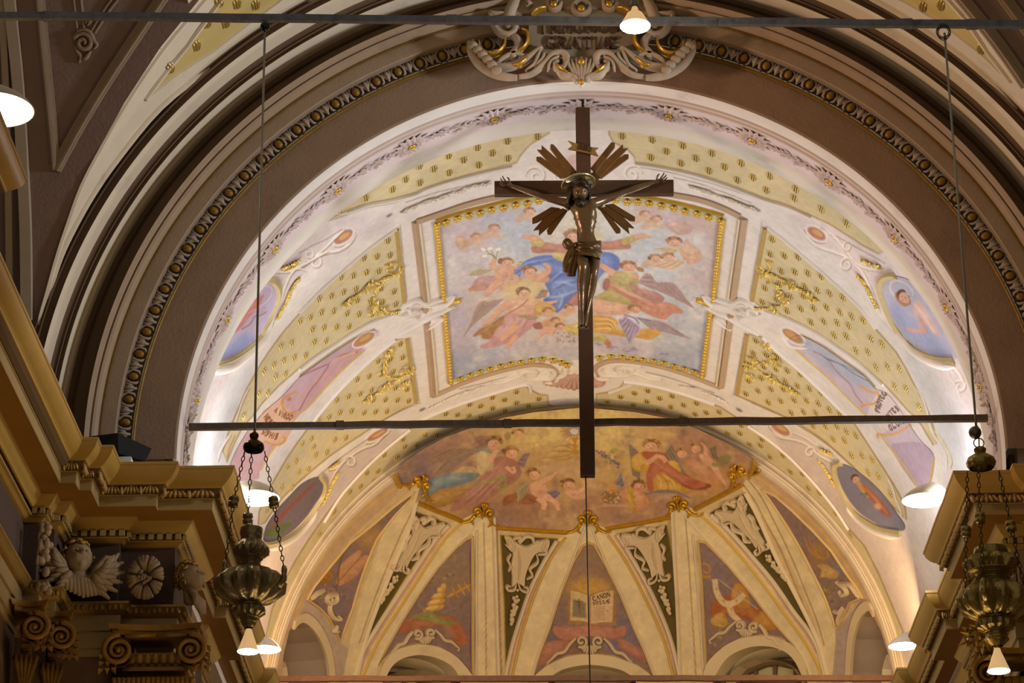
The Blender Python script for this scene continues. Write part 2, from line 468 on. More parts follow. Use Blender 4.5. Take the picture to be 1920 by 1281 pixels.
# ---- great arch: concentric rings on its face
arch = thing('wall_arch', 'great round arch of stepped umber plaster rings with egg and dart moulding', 'wall', (0, Y1, ZS), kind='structure')
arch.location = (0, 0, 0)
def aring(name, prof, m, a0=-91, a1=91): return ring(name, prof, m, arch, a0, a1)
aring('arch_face', [(31.42, 4.994), (31.40, 5.02), (31.40, 5.50)], STONE())
aring('gilt_bead', [(31.40, 5.50), (31.37, 5.505), (31.36, 5.517), (31.38, 5.52), (31.35, 5.523), (31.33, 5.532), (31.36, 5.537)], mat('dull_gilding', '#7f6230', .5, .35, .2, 12, .2))
aring('egg_bed', [(31.31, 5.53), (31.37, 5.56), (31.37, 5.70), (31.22, 5.715)], mat('egg_bed_plaster', '#8c7a6b', .8, 0, .15, 8))
aring('flat_band', [(31.22, 5.712), (31.20, 5.722), (31.20, 5.888)], STONE2())
aring('gilt_line', [(31.20, 5.888), (31.17, 5.892), (31.17, 5.912), (31.20, 5.916)], mat('dull_gilding', '#9a7430'))
aring('roll_moulding', [(31.20, 5.914), (31.13, 5.92), (31.07, 5.945), (31.05, 5.975), (31.07, 6.0), (31.02, 6.005), (31.0, 6.03), (30.98, 6.05)], STONE2())
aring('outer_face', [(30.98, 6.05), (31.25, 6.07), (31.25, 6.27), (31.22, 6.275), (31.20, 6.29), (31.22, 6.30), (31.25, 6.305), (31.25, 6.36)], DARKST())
# transverse ribs of the nave vault in front of the arch
def nring(name, prof, m, zc=ZS, a0=-88, a1=88): return ring(name, prof, m, arch, a0, a1, zc=zc)
nring('inner_rib', [(31.25, 6.36), (31.18, 6.37), (31.15, 6.385), (31.14, 6.40), (31.10, 6.405), (31.06, 6.415), (31.03, 6.43), (31.0, 6.44)], CREAM())
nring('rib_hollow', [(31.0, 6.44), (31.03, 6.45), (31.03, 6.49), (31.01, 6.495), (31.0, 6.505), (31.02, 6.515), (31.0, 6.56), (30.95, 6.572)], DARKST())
nring('middle_rib', [(30.95, 6.572), (30.88, 6.582), (30.80, 6.60), (30.74, 6.615), (30.70, 6.63)], CREAM())
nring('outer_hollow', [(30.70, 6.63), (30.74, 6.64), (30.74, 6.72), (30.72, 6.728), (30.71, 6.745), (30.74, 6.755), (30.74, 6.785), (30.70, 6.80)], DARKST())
# eggs and leaves of the moulding
mb = MB(); mb.blob((0, 0, 0), (.050, .045, .062), 8, 5); egg0 = mb.build('egg', mat('egg_gold', '#94702f', .5, .3, .25, 20, .3), arch)
mb = MB()
for sgn in (-1, 1):
    mb.tube([(sgn*.03, .02, -.085), (sgn*.078, -.015, -.05), (sgn*.088, -.02, .02), (sgn*.06, -.02, .075), (0, -.015, .095)], [.013, .018, .02, .018, .014], 5)
husk0 = mb.build('egg_husk', mat('husk_plaster', '#a7978a', .8, 0, .2, 14), arch)
mb = MB()
mb.tube([(0, 0, .09), (0, -.03, .02), (0, -.02, -.08)], [.024, .03, .012], 6)
for sgn in (-1, 1):
    mb.tube([(0, .01, -.05), (sgn*.035, -.02, 0), (sgn*.05, -.02, .06), (sgn*.03, -.01, .09)], [.012, .018, .016, .008], 5)
dart0 = mb.build('dart_leaf', mat('husk_plaster', '#a7978a'), arch)
first = True
for k in range(-29, 30):
    a = math.radians(-24.8+3.08*k+24.64)
    if abs(math.degrees(a)) > 90 or abs(math.degrees(a)+.2) < 12.2: continue
    for o, da, rr, yy in ((egg0, 0, 5.625, 31.30), (husk0, 0, 5.625, 31.33), (dart0, math.radians(1.54), 5.63, 31.33)):
        b = a+da
        mw = Matrix.Translation((rr*math.sin(b), yy, ZS+rr*math.cos(b)))@Matrix.Rotation(b, 4, 'Y')
        if first: o.matrix_local = mw
        else: inst(o, arch, mw)
    first = False

# ---- soffit of the great arch
sofc = Canvas(330, 130, 1900, 900, '#d9d2cf')
gb = lambda p: ring('x', p, None, None)
soffit = thing('ceiling_arch_soffit', 'pale lilac arch soffit with leafy rosettes and swags of leaves', 'ceiling', kind='structure')
ring('white_edge', [(31.42, 4.994), (31.44, 4.985), (31.66, 4.985)], mat('edge_plaster', '#d8d0ca', .8, 0, .07, 3, .15, 30, '#a79b94'), soffit, -95, 95)
ring('edge_moulding', [(31.66, 4.985), (31.68, 4.965), (31.72, 4.965), (31.73, 4.985), (31.78, 4.99), (31.80, 4.97), (31.84, 4.972), (31.86, 5.0)], mat('edge_moulding_plaster', '#c3b1a8', .8, 0, .08, 3), soffit, -95, 95)
ring('lilac_band', [(31.86, 5.0), (31.9, 5.015), (32.46, 5.015)], mat('lilac_band_plaster', '#cdbdbc', .85, 0, .09, 2.5, .15, 30, '#a8949a'), soffit, -95, 95)
ring('inner_moulding', [(32.46, 5.015), (32.5, 5.0), (32.56, 4.985), (32.6, 4.985), (32.61, 5.0), (32.78, 5.0), (32.78, 5.20)], mat('inner_moulding_plaster', '#d6cec2', .8, 0, .07, 3, .15, 30, '#aaa090'), soffit, -95, 95)
ROSEM = mat('lilac_stucco', '#c6b4b0', .8, 0, .12, 9, .2, 40)
def leafmesh(mb, c, d, L, wd, up=(0, 0, 1), lift=.02, mi=0):
    c, d, up = np.array(c, float), np.array(d, float), np.array(up, float)
    s = np.cross(d, up)
    mb.add([c, c+d*L*.45+s*wd*.5+up*lift*.6, c+d*L+up*lift*.2, c+d*L*.45-s*wd*.5+up*lift*.6, c+d*L*.5+up*lift*1.6],
           [(0, 4, 1), (1, 4, 2), (2, 4, 3), (3, 4, 0)], mi)
def rosette_mesh():
    mb = MB()
    for ringn, (n, r0, L, wd, lift) in enumerate(((14, .06, .17, .10, .022), (12, .05, .12, .085, .036))):
        for k in range(n):
            t = 2*PI*(k+.5*ringn)/n; st = 1.0+.35*abs(math.cos(t))
            leafmesh(mb, (r0*math.cos(t), r0*math.sin(t), .01), (math.cos(t), math.sin(t), 0), L*st, wd, lift=lift)
    for k in range(16):
        t = 2*PI*k/16
        mb.blob((.085*math.cos(t), .085*math.sin(t), .03), (.02, .02, .02), 5, 4)
    return mb
rs0 = rosette_mesh().build('rosette', ROSEM, soffit, smooth=False)
mb = MB()
for k in range(6): mb.blob((.032*math.cos(k*PI/3), .032*math.sin(k*PI/3), .035), (.026, .02, .024), 6, 4)
mb.blob((0, 0, .06), .024, 6, 4)
rc0 = mb.build('rosette_heart', GOLD(), rs0)
mb = MB()
for k in range(26):
    t = (k/25-.5); x = t*.62; wv = .10*math.exp(-(t*3.2)**2)+.012
    for _ in range(2):
        y = random.uniform(-1, 1)*wv; a = random.uniform(-.9, .9)+(PI if t < 0 else 0)
        leafmesh(mb, (x, y, .012), (math.cos(a), math.sin(a), 0), random.uniform(.05, .09), .045, lift=.018)
mb.tube([(-.36, .02, .01), (-.2, -.02, .015), (0, .015, .02), (.2, -.02, .015), (.36, .02, .01)], .012, 5)
sw0 = mb.build('leaf_swag', ROSEM, soffit, smooth=False)
first = True
for k in range(-7, 8):
    for o, da in ((rs0, 0), (sw0, 6.55)):
        b = math.radians(-.26+13.1*k+da)
        if abs(math.degrees(b)) > 92: continue
        ex = Vector((math.cos(b), 0, -math.sin(b))); ez = Vector((-math.sin(b), 0, -math.cos(b))); ey = ez.cross(ex)
        R = Matrix((ex, ey, ez)).transposed().to_4x4()
        mw = Matrix.Translation((5.012*math.sin(b), 32.13, ZS+5.012*math.cos(b)))@R
        if first: o.matrix_local = mw
        else:
            c = inst(o, soffit, mw)
            if o is rs0: inst(rc0, c, Matrix.Identity(4))
    first = False
# brown stuck foliage low on the soffit, both sides
for sx in (-1, 1):
    mb = MB()
    for k in range(46):
        t = random.random(); b = sx*math.radians(74+t*13); y = 31.85+random.random()*.5
        a = random.uniform(-PI, PI)
        nx = np.array([-math.sin(b), 0, -math.cos(b)]); tx = np.array([math.cos(b), 0, -math.sin(b)])
        d = math.cos(a)*tx+math.sin(a)*np.array([0, 1., 0])
        leafmesh(mb, (5.01*math.sin(b), y, ZS+5.01*math.cos(b)), d, .13, .05, nx, .03)
    mb.build('acanthus_relief', mat('tan_stucco', '#b39f8e', .8, 0, .15, 9), soffit, smooth=False)

# ---- barrel vault of the chancel
A1, A2, A3, A4 = (380, 380, 5.3375), (360, 600, 4.575), (560, 380, 5.822), (560, 580, 5.822)
A5, A6, A7, A8 = (560, 180, 4.8), (1140, 160, 4.571), (1300, 380, 5.333), (1300, 580, 5.333)
B1, BR, BC, B2 = (1540, 380, 4.003), (1560, 660, 4.927), (860, 620, 4.0), (480, 760, 5.822)
D1, D2, D3, D4 = (740, 720, 5.333), (1080, 720, 5.333), (1380, 760, 5.3375), (1400, 960, 3.99)
D5, D6, D7, E3 = (480, 960, 3.99), (900, 960, 3.99), (1240, 920, 3.55), (640, 854, 3.0)
FIELDS = [
 # top band left / right
 K(*A5, [(150, 1160), (270, 1110), (420, 1040), (600, 975), (830, 930), (1050, 870), (1130, 830), (1300, 770), (1500, 715), (1700, 665), (1960, 600)])+[(977, 290), (994, 271), (1017, 257), (1029, 250), (1029, 205), (960, 212), (800, 250), (690, 310), (600, 385), (540, 440)],
 [(1142, 205), (1142, 252), (1150, 267), (1177, 280), (1190, 295)]+K(*A6, [(230, 655), (450, 690), (700, 740), (900, 800), (1100, 870), (1330, 960), (1550, 1030), (1750, 1120), (1900, 1189)])+K(*A7, [(1700, 430), (1850, 510)])+[(1660, 470), (1600, 380), (1480, 300), (1300, 225)],
 # main fields
 [(743, 430), (706, 456), (672, 483), (637, 513), (603, 543), (577, 569), (556, 594), (530, 624), (511, 650), (491, 679), (474, 709), (462, 731), (447, 766), (432, 800), (418, 845), (425, 868), (440, 830), (454, 803), (478, 775), (491, 757), (524, 722), (557, 694), (594, 666), (629, 644), (663, 621), (697, 602), (738, 588), (757, 567)],
 [(740, 638), (706, 666), (672, 697), (637, 731), (603, 771), (583, 796), (562, 824), (540, 856), (523, 885), (509, 909), (495, 937), (486, 960), (484, 985), (497, 980), (514, 954), (531, 932), (549, 914), (583, 884), (617, 856), (652, 832), (693, 805), (715, 790), (749, 771), (779, 755), (762, 634)],
 [(1436, 427), (1469, 449), (1506, 481), (1544, 513), (1581, 547), (1619, 584), (1643, 618), (1680, 660), (1698, 690), (1714, 721), (1728, 747), (1741, 774), (1750, 800), (1758, 830), (1750, 835), (1728, 798), (1714, 780), (1702, 770), (1682, 747), (1659, 722), (1634, 700), (1600, 670), (1562, 644), (1534, 625), (1497, 605), (1469, 592), (1437, 582), (1411, 564)],
 [(1402, 626), (1427, 632), (1450, 653), (1469, 670), (1502, 698), (1536, 730), (1562, 756), (1589, 782), (1603, 796), (1627, 833), (1648, 865), (1667, 895), (1684, 923), (1697, 950), (1700, 975), (1684, 959), (1661, 938), (1633, 910), (1595, 872), (1558, 839), (1530, 818), (1494, 796), (1474, 783), (1450, 773), (1412, 756), (1382, 741)],
 # bands against the apse arch
 [(986, 723), (993, 730), (1012, 740), (1027, 741), (1028, 758), (1060, 775), (700, 900), (560, 1170), (490, 1230), (510, 1143), (528, 1100), (553, 1053), (580, 1010), (610, 967), (635, 933), (660, 903), (695, 866), (729, 836), (769, 804), (796, 786), (834, 770), (871, 756), (928, 738)],
 [(1118, 757), (1118, 739), (1142, 735), (1162, 727), (1170, 716), (1210, 722), (1260, 734), (1310, 750), (1350, 763), (1384, 785), (1410, 802), (1436, 821), (1474, 850), (1511, 887), (1539, 919), (1567, 955), (1592, 992), (1620, 1023), (1646, 1073), (1666, 1120), (1681, 1155), (1693, 1183), (1690, 1240), (1640, 1150), (1560, 1000), (1400, 850), (1250, 790)],
]
EDGES = [[F_ for F_ in f] for f in FIELDS]
PL = [(703, 619), (670, 633), (634, 655.6), (594, 683), (560, 709), (530, 742), (500, 768), (470, 800), (445, 840), (430, 875), (425, 900), (480, 900), (489, 880), (513, 840), (557, 781), (577, 764), (611, 726), (646, 690), (684, 656), (706, 632)]
PR = [(1478, 640), (1502, 629), (1544, 651), (1581, 677), (1619, 704), (1641, 728), (1662, 737), (1686, 765), (1708, 800), (1728, 828), (1752, 857), (1743, 910), (1722, 916), (1702, 883), (1672, 843), (1651, 816), (1626, 782), (1590, 747), (1553, 709), (1521, 681), (1491, 655)]
OVL = K(*A1, [(620, 780), (700, 790), (745, 850), (750, 930), (720, 1030), (660, 1160)])+K(*A2, [(610, 70), (560, 150), (430, 260), (320, 330), (215, 365)])+[(390, 694), (372, 685), (376, 655), (398, 615), (430, 575), (465, 540)]
OVR = K(*B1, [(560, 553), (500, 560), (460, 590), (448, 640), (480, 740), (530, 860), (600, 970), (700, 1080), (800, 1140), (900, 1170), (990, 1175)])+[(1808, 660), (1802, 620), (1772, 575), (1740, 545), (1705, 525)]
OVL2 = [(587, 896), (600, 896), (607, 906), (604, 925), (590, 947), (573, 971), (550, 995), (525, 1011), (505, 1017), (494, 1012), (500, 985), (518, 958), (540, 933), (565, 908)]
OVR2 = [(1573, 872), (1569, 884), (1575, 906), (1588, 932), (1609, 959), (1631, 975), (1657, 989), (1690, 996), (1697, 985), (1684, 965), (1665, 938), (1642, 912), (1614, 888), (1588, 872)]
FRESCO = [(822, 420), (846, 413), (872, 406), (900, 398), (927, 391), (955, 386), (985, 380), (1030, 371), (1090, 367), (1140, 370), (1196, 377), (1242, 385), (1286, 396), (1330, 407), (1352, 413), (1343, 490), (1334, 570), (1326, 640), (1318, 698), (1300, 698), (1265, 690), (1225, 680), (1188, 672), (1150, 666), (1118, 670), (1062, 676), (1040, 671), (1014, 672), (975, 678), (920, 692), (870, 707), (848, 713), (842, 650), (834, 570), (827, 480)]
cv = Canvas(330, 120, 1920, 1290, '#e2d9d2')
LIL, YEL, BRN, WHT = '#c9b8c4', '#d2c29a', '#8f6f4f', '#e9e1dc'
# lilac bays between the ribs
for p in ([(700, 403), (735, 420), (700, 440), (640, 470), (560, 530), (500, 600), (440, 690), (400, 760), (370, 880), (390, 620), (470, 500), (590, 430)],
          [(1460, 402), (1495, 425), (1560, 475), (1640, 560), (1700, 640), (1760, 740), (1800, 850), (1830, 830), (1800, 640), (1700, 500), (1600, 440), (1520, 408)]):
    cv.poly(p, '#d3c3c6', True, .55, 6)
for p in ([(740, 800), (690, 830), (620, 880), (560, 930), (500, 1010), (440, 1080), (480, 1230), (540, 1070), (620, 950), (700, 862), (750, 822)],
          [(1445, 790), (1500, 812), (1580, 870), (1650, 950), (1720, 1060), (1740, 1180), (1700, 1240), (1640, 1080), (1560, 960), (1470, 850)]):
    cv.poly(p, '#c8b0ac', True, .6, 6)
# grey-white bays low at both springings
for p in ([(455, 690), (400, 775), (372, 900), (440, 900), (452, 790), (480, 710)], [(1712, 640), (1760, 700), (1815, 800), (1840, 900), (1790, 900), (1740, 760), (1700, 680)]):
    cv.poly(p, '#cfcfd2', True, .7, 6)
for f in FIELDS:
    cv.poly(f, BRN, False, .9); 
    g = np.asarray(f); c_ = g.mean(0)
    cv.poly(f, YEL)
    q = np.vstack([g, g[:1]])
    cv.stroke(q, 3.2, '#a68b56', .8, 0, False)  # shadow line of the edge moulding, painted in brown
# pendentive panels
cv.poly(PL, '#c9a3a6', True); cv.poly([(703, 619), (634, 656), (560, 709), (530, 742), (545, 750), (600, 700), (660, 655), (706, 632)], '#bda5b5', True, .7, 3)
cv.stroke([(703, 617), (670, 631), (634, 653), (594, 681), (562, 704)], 4, '#9b8a55', .9)
cv.stroke([(684, 657), (646, 691), (611, 727), (577, 765), (557, 782), (513, 842), (489, 882)], 2.6, '#d8b455')
cv.stroke(K(*A4, [(640, 470), (480, 500), (340, 590), (200, 650), (0, 740)]), 2.5, '#a5605c', .8)
cv.stroke(K(*A4, [(330, 610), (230, 760), (120, 900), (30, 1060), (0, 1110)]), 2.5, '#a5605c', .8)
cv.stroke(K(*A4, [(620, 470), (420, 540), (340, 600)]), [5, 3, 2], '#d8b38f')
cv.ell(682, 637, 21, 7.5, '#b98a5c', -31); cv.ell(685, 634, 12, 4, '#d7ad62', -31, .8)
cv.stroke(ellp(683, 637, 25, 10, -31), 2.2, '#efe2d4'); cv.stroke(K(*A4, [(690, 440), (760, 390), (840, 330), (880, 290)]), 4, '#efe4da', taper=True)
cv.poly(K(*A2, [(780, 640), (700, 720), (610, 780), (570, 870), (480, 940), (560, 1010), (640, 1060), (740, 1075), (800, 1040), (850, 960), (880, 900), (840, 790), (790, 740), (770, 690)]), '#dcb49b', True)
cv.stroke(K(*A2, [(905, 615), (840, 640), (775, 690), (790, 770), (850, 800), (900, 780)]), 4, '#d2974f'); cv.stroke(K(*A2, [(620, 1040), (700, 1070), (760, 1065), (800, 1030), (780, 1000)]), 4, '#d7a04e')
cv.ell(*K(*A2, [(835, 680)])[0], 5, 3, '#c07c5a', -30)
cv.poly(PR, '#c9b9c2', True); cv.poly([(1502, 629), (1544, 651), (1581, 677), (1619, 704), (1641, 728), (1600, 722), (1550, 690), (1505, 650)], '#a9b3c4', True, .8, 3)
cv.poly([(1672, 843), (1690, 830), (1728, 832), (1752, 857), (1743, 912), (1722, 918)], '#b8a3b4', True)
cv.stroke([(1500, 627), (1544, 649), (1581, 675), (1619, 702), (1641, 726)], 4, '#a08a5e', .9)
cv.stroke([(1491, 656), (1521, 682), (1553, 710), (1590, 748), (1626, 783), (1651, 817), (1672, 844), (1702, 884), (1722, 917)], 2.6, '#dcba4a')
cv.stroke(K(*BR, [(945, 975), (900, 1235)]), 3, '#caa83c', smooth=False)
cv.stroke(K(*A8, [(1200, 420), (1330, 490), (1450, 640), (1560, 740), (1620, 850), (1690, 940)]), 2.6, '#b07f80', .8)
cv.stroke(K(*A8, [(1300, 480), (1450, 540), (1600, 640), (1750, 720)]), 1.8, '#6f6f86', .8); cv.stroke(K(*A8, [(1330, 500), (1500, 560), (1700, 660)]), 1.6, '#6f6f86', .7)
cv.ell(1486, 630, 22, 8, '#b78a63', 33); cv.ell(1482, 627, 12, 4.5, '#d3a066', 33, .9); cv.stroke(ellp(1486, 630, 27, 11, 33), 2.2, '#efe2d6')
cv.stroke(K(*A8, [(870, 260), (960, 370), (1050, 390), (1150, 395)]), 4, '#eee2d8', taper=True)
cv.poly(K(*BR, [(440, 370), (600, 440), (700, 640), (560, 700), (430, 760), (350, 640), (330, 560)]), '#dccdc9', True)
cv.stroke(K(*BR, [(260, 310), (350, 370), (420, 380), (430, 440), (380, 480), (290, 490), (270, 520)]), 5, '#d9a878'); cv.stroke(K(*BR, [(430, 800), (420, 760), (500, 770), (620, 740), (700, 690), (740, 670)]), 5, '#d9a878')
# oval medallions
cv.poly(OVL, '#b9aac0', True); cv.poly(K(*A2, [(560, 160), (430, 260), (320, 330), (215, 365), (190, 300), (300, 230), (450, 120)]), '#8e9cc8', True, .85, 5)
cv.poly(K(*A1, [(620, 920), (560, 960), (470, 1040), (380, 1150), (300, 1281), (360, 1281), (460, 1150), (570, 1030)]), '#c56f66', True, .85, 1); cv.stroke(K(*A1, [(640, 1090), (580, 1130), (520, 1140), (480, 1210), (390, 1270)]), 2, '#9a7a50')
cv.stroke(K(*A1, [(620, 830), (690, 860), (670, 960), (560, 1050), (450, 1110)]), 1.5, '#e6d9dc', .7)
cv.poly(OVR, '#b3b2c4', True); cv.poly(K(*B1, [(520, 840), (620, 980), (760, 1110), (900, 1170), (960, 1150), (860, 1020), (700, 900), (560, 740)]), '#8f9cc4', True, .7, 6); cv.stroke(ellp(1690, 545, 24, 15, 35), 3, '#d5d2cc', .8)
cv.poly(K(*B1, [(600, 690), (570, 670), (550, 690), (570, 740), (620, 780), (670, 760), (660, 700)]), '#a9876e', True); cv.ell(*K(*B1, [(625, 720)])[0], 11, 7, '#cfa793', 40)
cv.poly(K(*B1, [(690, 750), (740, 745), (800, 830), (860, 930), (900, 1010), (830, 960), (760, 880), (700, 840)]), '#d7b4aa', True); cv.stroke(K(*B1, [(740, 870), (770, 960), (700, 960), (640, 945)]), [9, 9, 7, 5], '#d0a393')
cv.ell(1690, 552, 9, 10, '#6f5238', 30); cv.ell(1693, 556, 7.5, 8.5, '#d3a890', 30); cv.stroke([(1690, 556), (1692, 557)], 1.4, '#5b4032', .9); cv.stroke([(1696, 558), (1698, 559)], 1.4, '#5b4032', .9); cv.stroke([(1691, 562), (1695, 563)], 1.2, '#a2604e', .9)
cv.stroke([(1714, 570), (1735, 596), (1752, 625)], [3, 7, 4], '#ead0c6', .6, 1); cv.stroke([(1722, 590), (1740, 625)], [2, 5, 2], '#b98a80', .5, 1); cv.stroke([(1698, 615), (1693, 612), (1699, 618), (1694, 620)], 1.6, '#c4937f', .9)
cv.stroke([(485, 560), (470, 580), (452, 605)], [6, 9, 6], '#d58a80', .7, 1.5); cv.stroke([(492, 552), (476, 566)], [2, 5], '#b04f48', .6, 1)
cv.poly(OVL2, '#72666e', True); cv.stroke([(590, 905), (560, 935), (530, 965), (505, 1000)], [6, 9, 9, 8], '#8a4f44', .8, 1); cv.poly([(497, 1000), (520, 985), (545, 980), (540, 990), (515, 1008)], '#5d6b40', True, .9)
cv.poly(OVR2, '#7d7a8e', True); cv.ell(1603, 897, 8, 8, '#5f4636', 40); cv.ell(1605, 900, 6.5, 7, '#c29a84', 40); cv.stroke([(1602, 899), (1604, 900)], 1.2, '#54392d', .9); cv.stroke([(1607, 903), (1609, 904)], 1.2, '#54392d', .9); cv.poly([(1606, 906), (1618, 906), (1634, 922), (1628, 934), (1614, 920)], '#b98f62', True); cv.poly([(1615, 905), (1640, 925), (1665, 955), (1670, 970), (1650, 960), (1630, 935)], '#9c5d48', True, .9, 1); cv.stroke([(1622, 915), (1645, 940), (1664, 964)], [2, 5, 2], '#c48a6c', .7, 1); cv.ell(1646, 950, 7, 5, '#cda487', 40, .9, 1); cv.stroke([(1612, 928), (1626, 925), (1620, 932)], 2, '#4f6b3f')
# orange ovals of the painted cartouches
for x, y, rx, ry, a in ((644, 444, 20, 9, -35), (708, 815, 22, 6, -30), (1531, 438, 19, 9, 32), (1463, 804, 20, 8, 33)):
    cv.ell(x, y, rx, ry, '#b98368', a); cv.ell(x+2, y-1, rx*.6, ry*.5, '#d5a878', a, .9); cv.stroke(ellp(x, y, rx+4, ry+3, a), 2, '#eee3da', .9); cv.stroke(ellp(x, y+1, rx+6, ry+5, a, 28, 20, 160), 1.6, '#8c6a54', .8)
# painted brown joint lines along the ribs
LINES = [K(*A5, [(180, 1152), (420, 1075), (600, 1010), (830, 965), (1000, 905), (1130, 850), (1300, 795), (1500, 745), (1700, 695), (1920, 650)]),
         K(*A6, [(200, 690), (450, 730), (700, 790), (900, 845), (1100, 910), (1300, 975), (1550, 1050), (1750, 1145)]),
         K(*A3, [(0, 555), (150, 470), (300, 400), (450, 310), (520, 290)]), K(*A7, [(1270, 250), (1400, 320), (1600, 430), (1800, 540), (1920, 610)]),
         K(*A4, [(880, 1240), (1050, 1140), (1330, 1020)]), K(*A8, [(390, 850), (600, 930), (800, 1020), (940, 1085)]),
         K(*B2, [(250, 1200), (400, 1040), (600, 850), (800, 670), (1000, 520), (1250, 350)]), K(*D3, [(640, 190), (850, 330), (1050, 500), (1250, 690), (1450, 900), (1600, 1080)]),
         K(*A5, [(960, 960), (1200, 880), (1400, 830), (1720, 760)]), K(*A6, [(560, 790), (800, 850), (1000, 920), (1230, 1010)]),
         K(*BC, [(0, 440), (200, 390), (400, 340)]), K(*BC, [(1400, 310), (1600, 360), (1920, 470)])]
for l in LINES: cv.stroke(l, 1.8, '#8d6a58', .75)
# vertical lines beside the frame
for l in (K(*A3, [(1110, 230), (1180, 1080)]), K(*A4, [(1225, 300), (1320, 1020)]), K(*A7, [(685, 190), (575, 960)]), K(*A8, [(525, 230), (400, 850)])): cv.stroke(l, 1.4, '#a98f7c', .7, 0, False)
# painted scroll work
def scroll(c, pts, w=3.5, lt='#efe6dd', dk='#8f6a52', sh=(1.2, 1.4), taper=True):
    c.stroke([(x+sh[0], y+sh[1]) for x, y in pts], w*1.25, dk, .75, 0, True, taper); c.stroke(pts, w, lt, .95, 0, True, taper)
def scrolls_left(c):
    scroll(c, K(*A3, [(640, 330), (560, 440), (440, 520), (330, 540), (200, 590), (60, 680), (0, 740)]), 5); scroll(c, K(*A3, [(520, 280), (420, 360), (280, 500), (150, 600), (60, 640)]), 4)
    scroll(c, spiral(*K(*A3, [(180, 650)])[0], 14, 3, 200, 1.3), 4); scroll(c, spiral(*K(*A3, [(110, 560)])[0], 11, 2, 250, 1.2), 3)
    scroll(c, K(*A1, [(1281, 480), (1180, 520), (1080, 580), (950, 650), (850, 690), (700, 700)]), 4.5); scroll(c, K(*A1, [(1050, 690), (950, 660), (880, 720), (820, 850), (780, 980), (720, 1130), (690, 1250)]), 4)
    scroll(c, K(*B2, [(1430, 300), (1300, 420), (1150, 480), (1000, 580), (880, 680), (760, 720)]), 3.5); scroll(c, spiral(*K(*B2, [(1030, 620)])[0], 12, 2, 200, 1.2), 3.5); scroll(c, K(*B2, [(960, 620), (860, 740), (800, 880)]), 3)
    scroll(c, K(*A2, [(500, 560), (440, 680), (390, 820), (370, 900)]), 2.5); scroll(c, K(*A2, [(340, 970), (290, 1040), (240, 1130), (220, 1220)]), 4); scroll(c, K(*A2, [(370, 980), (320, 1080), (290, 1200)]), 3, '#d9b584')
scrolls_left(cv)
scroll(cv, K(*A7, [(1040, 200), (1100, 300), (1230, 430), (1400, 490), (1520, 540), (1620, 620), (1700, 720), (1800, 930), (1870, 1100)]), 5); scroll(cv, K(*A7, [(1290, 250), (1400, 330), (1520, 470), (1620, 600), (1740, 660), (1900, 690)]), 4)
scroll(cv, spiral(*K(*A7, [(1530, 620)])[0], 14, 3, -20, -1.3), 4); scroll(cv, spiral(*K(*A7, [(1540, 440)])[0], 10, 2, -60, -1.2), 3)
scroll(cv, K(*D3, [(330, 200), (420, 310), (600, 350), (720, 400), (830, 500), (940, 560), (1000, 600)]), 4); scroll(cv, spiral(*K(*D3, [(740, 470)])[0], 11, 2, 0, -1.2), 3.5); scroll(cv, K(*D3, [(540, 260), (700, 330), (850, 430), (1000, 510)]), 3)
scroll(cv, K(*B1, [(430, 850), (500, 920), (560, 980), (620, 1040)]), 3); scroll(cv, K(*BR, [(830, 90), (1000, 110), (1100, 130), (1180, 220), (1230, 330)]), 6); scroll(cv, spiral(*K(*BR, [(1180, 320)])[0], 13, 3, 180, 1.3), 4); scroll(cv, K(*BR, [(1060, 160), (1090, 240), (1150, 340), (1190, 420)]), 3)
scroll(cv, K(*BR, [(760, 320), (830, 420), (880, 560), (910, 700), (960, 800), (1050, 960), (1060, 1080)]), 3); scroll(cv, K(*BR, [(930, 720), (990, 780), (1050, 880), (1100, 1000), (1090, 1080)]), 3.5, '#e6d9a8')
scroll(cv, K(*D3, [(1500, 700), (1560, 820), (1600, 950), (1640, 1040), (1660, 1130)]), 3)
# shells and scrolls in the middle bottom and behind the cross at the top
cv.poly(K(*BC, [(640, 380), (700, 350), (800, 330), (920, 340), (1060, 350), (1105, 375), (1080, 420), (980, 440), (860, 440), (740, 420), (660, 410)]), '#c99f90', True)
for t in range(9): cv.stroke(K(*BC, [(870, 320), (680+t*48, 425)]), 2, '#a9796a' if t % 2 else '#dcbcae', .7, 0, False)
for sx, cx, cy in ((1, 545, 315), (-1, 1225, 290)):
    X = lambda p: K(*BC, [((cx+sx*(a-545)), b+(cy-315)) for a, b in p])
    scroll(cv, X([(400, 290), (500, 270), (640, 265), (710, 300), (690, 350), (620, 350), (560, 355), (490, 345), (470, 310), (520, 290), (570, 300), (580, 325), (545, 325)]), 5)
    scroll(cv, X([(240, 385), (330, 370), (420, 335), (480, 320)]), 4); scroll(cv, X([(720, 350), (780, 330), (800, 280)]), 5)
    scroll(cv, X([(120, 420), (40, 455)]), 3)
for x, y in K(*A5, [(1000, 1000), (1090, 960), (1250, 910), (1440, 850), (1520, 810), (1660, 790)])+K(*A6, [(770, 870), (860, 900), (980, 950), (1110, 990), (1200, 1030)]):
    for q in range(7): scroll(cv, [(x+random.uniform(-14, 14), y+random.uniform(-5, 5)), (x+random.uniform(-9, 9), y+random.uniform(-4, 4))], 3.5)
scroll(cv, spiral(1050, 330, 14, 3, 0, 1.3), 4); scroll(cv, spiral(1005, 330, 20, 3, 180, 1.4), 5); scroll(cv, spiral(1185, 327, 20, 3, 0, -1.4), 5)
cv.ell(1100, 305, 40, 20, '#cfa99e', 0, .8, 3)
for x, y, a in ((730, 404, -30), (792, 768, -25), (1420, 394, 15), (1386, 769, 30)): cv.ell(x, y, 7, 2.2, '#3c3434', a, .9, 1)
cv.mottle(.03, 26, 3)
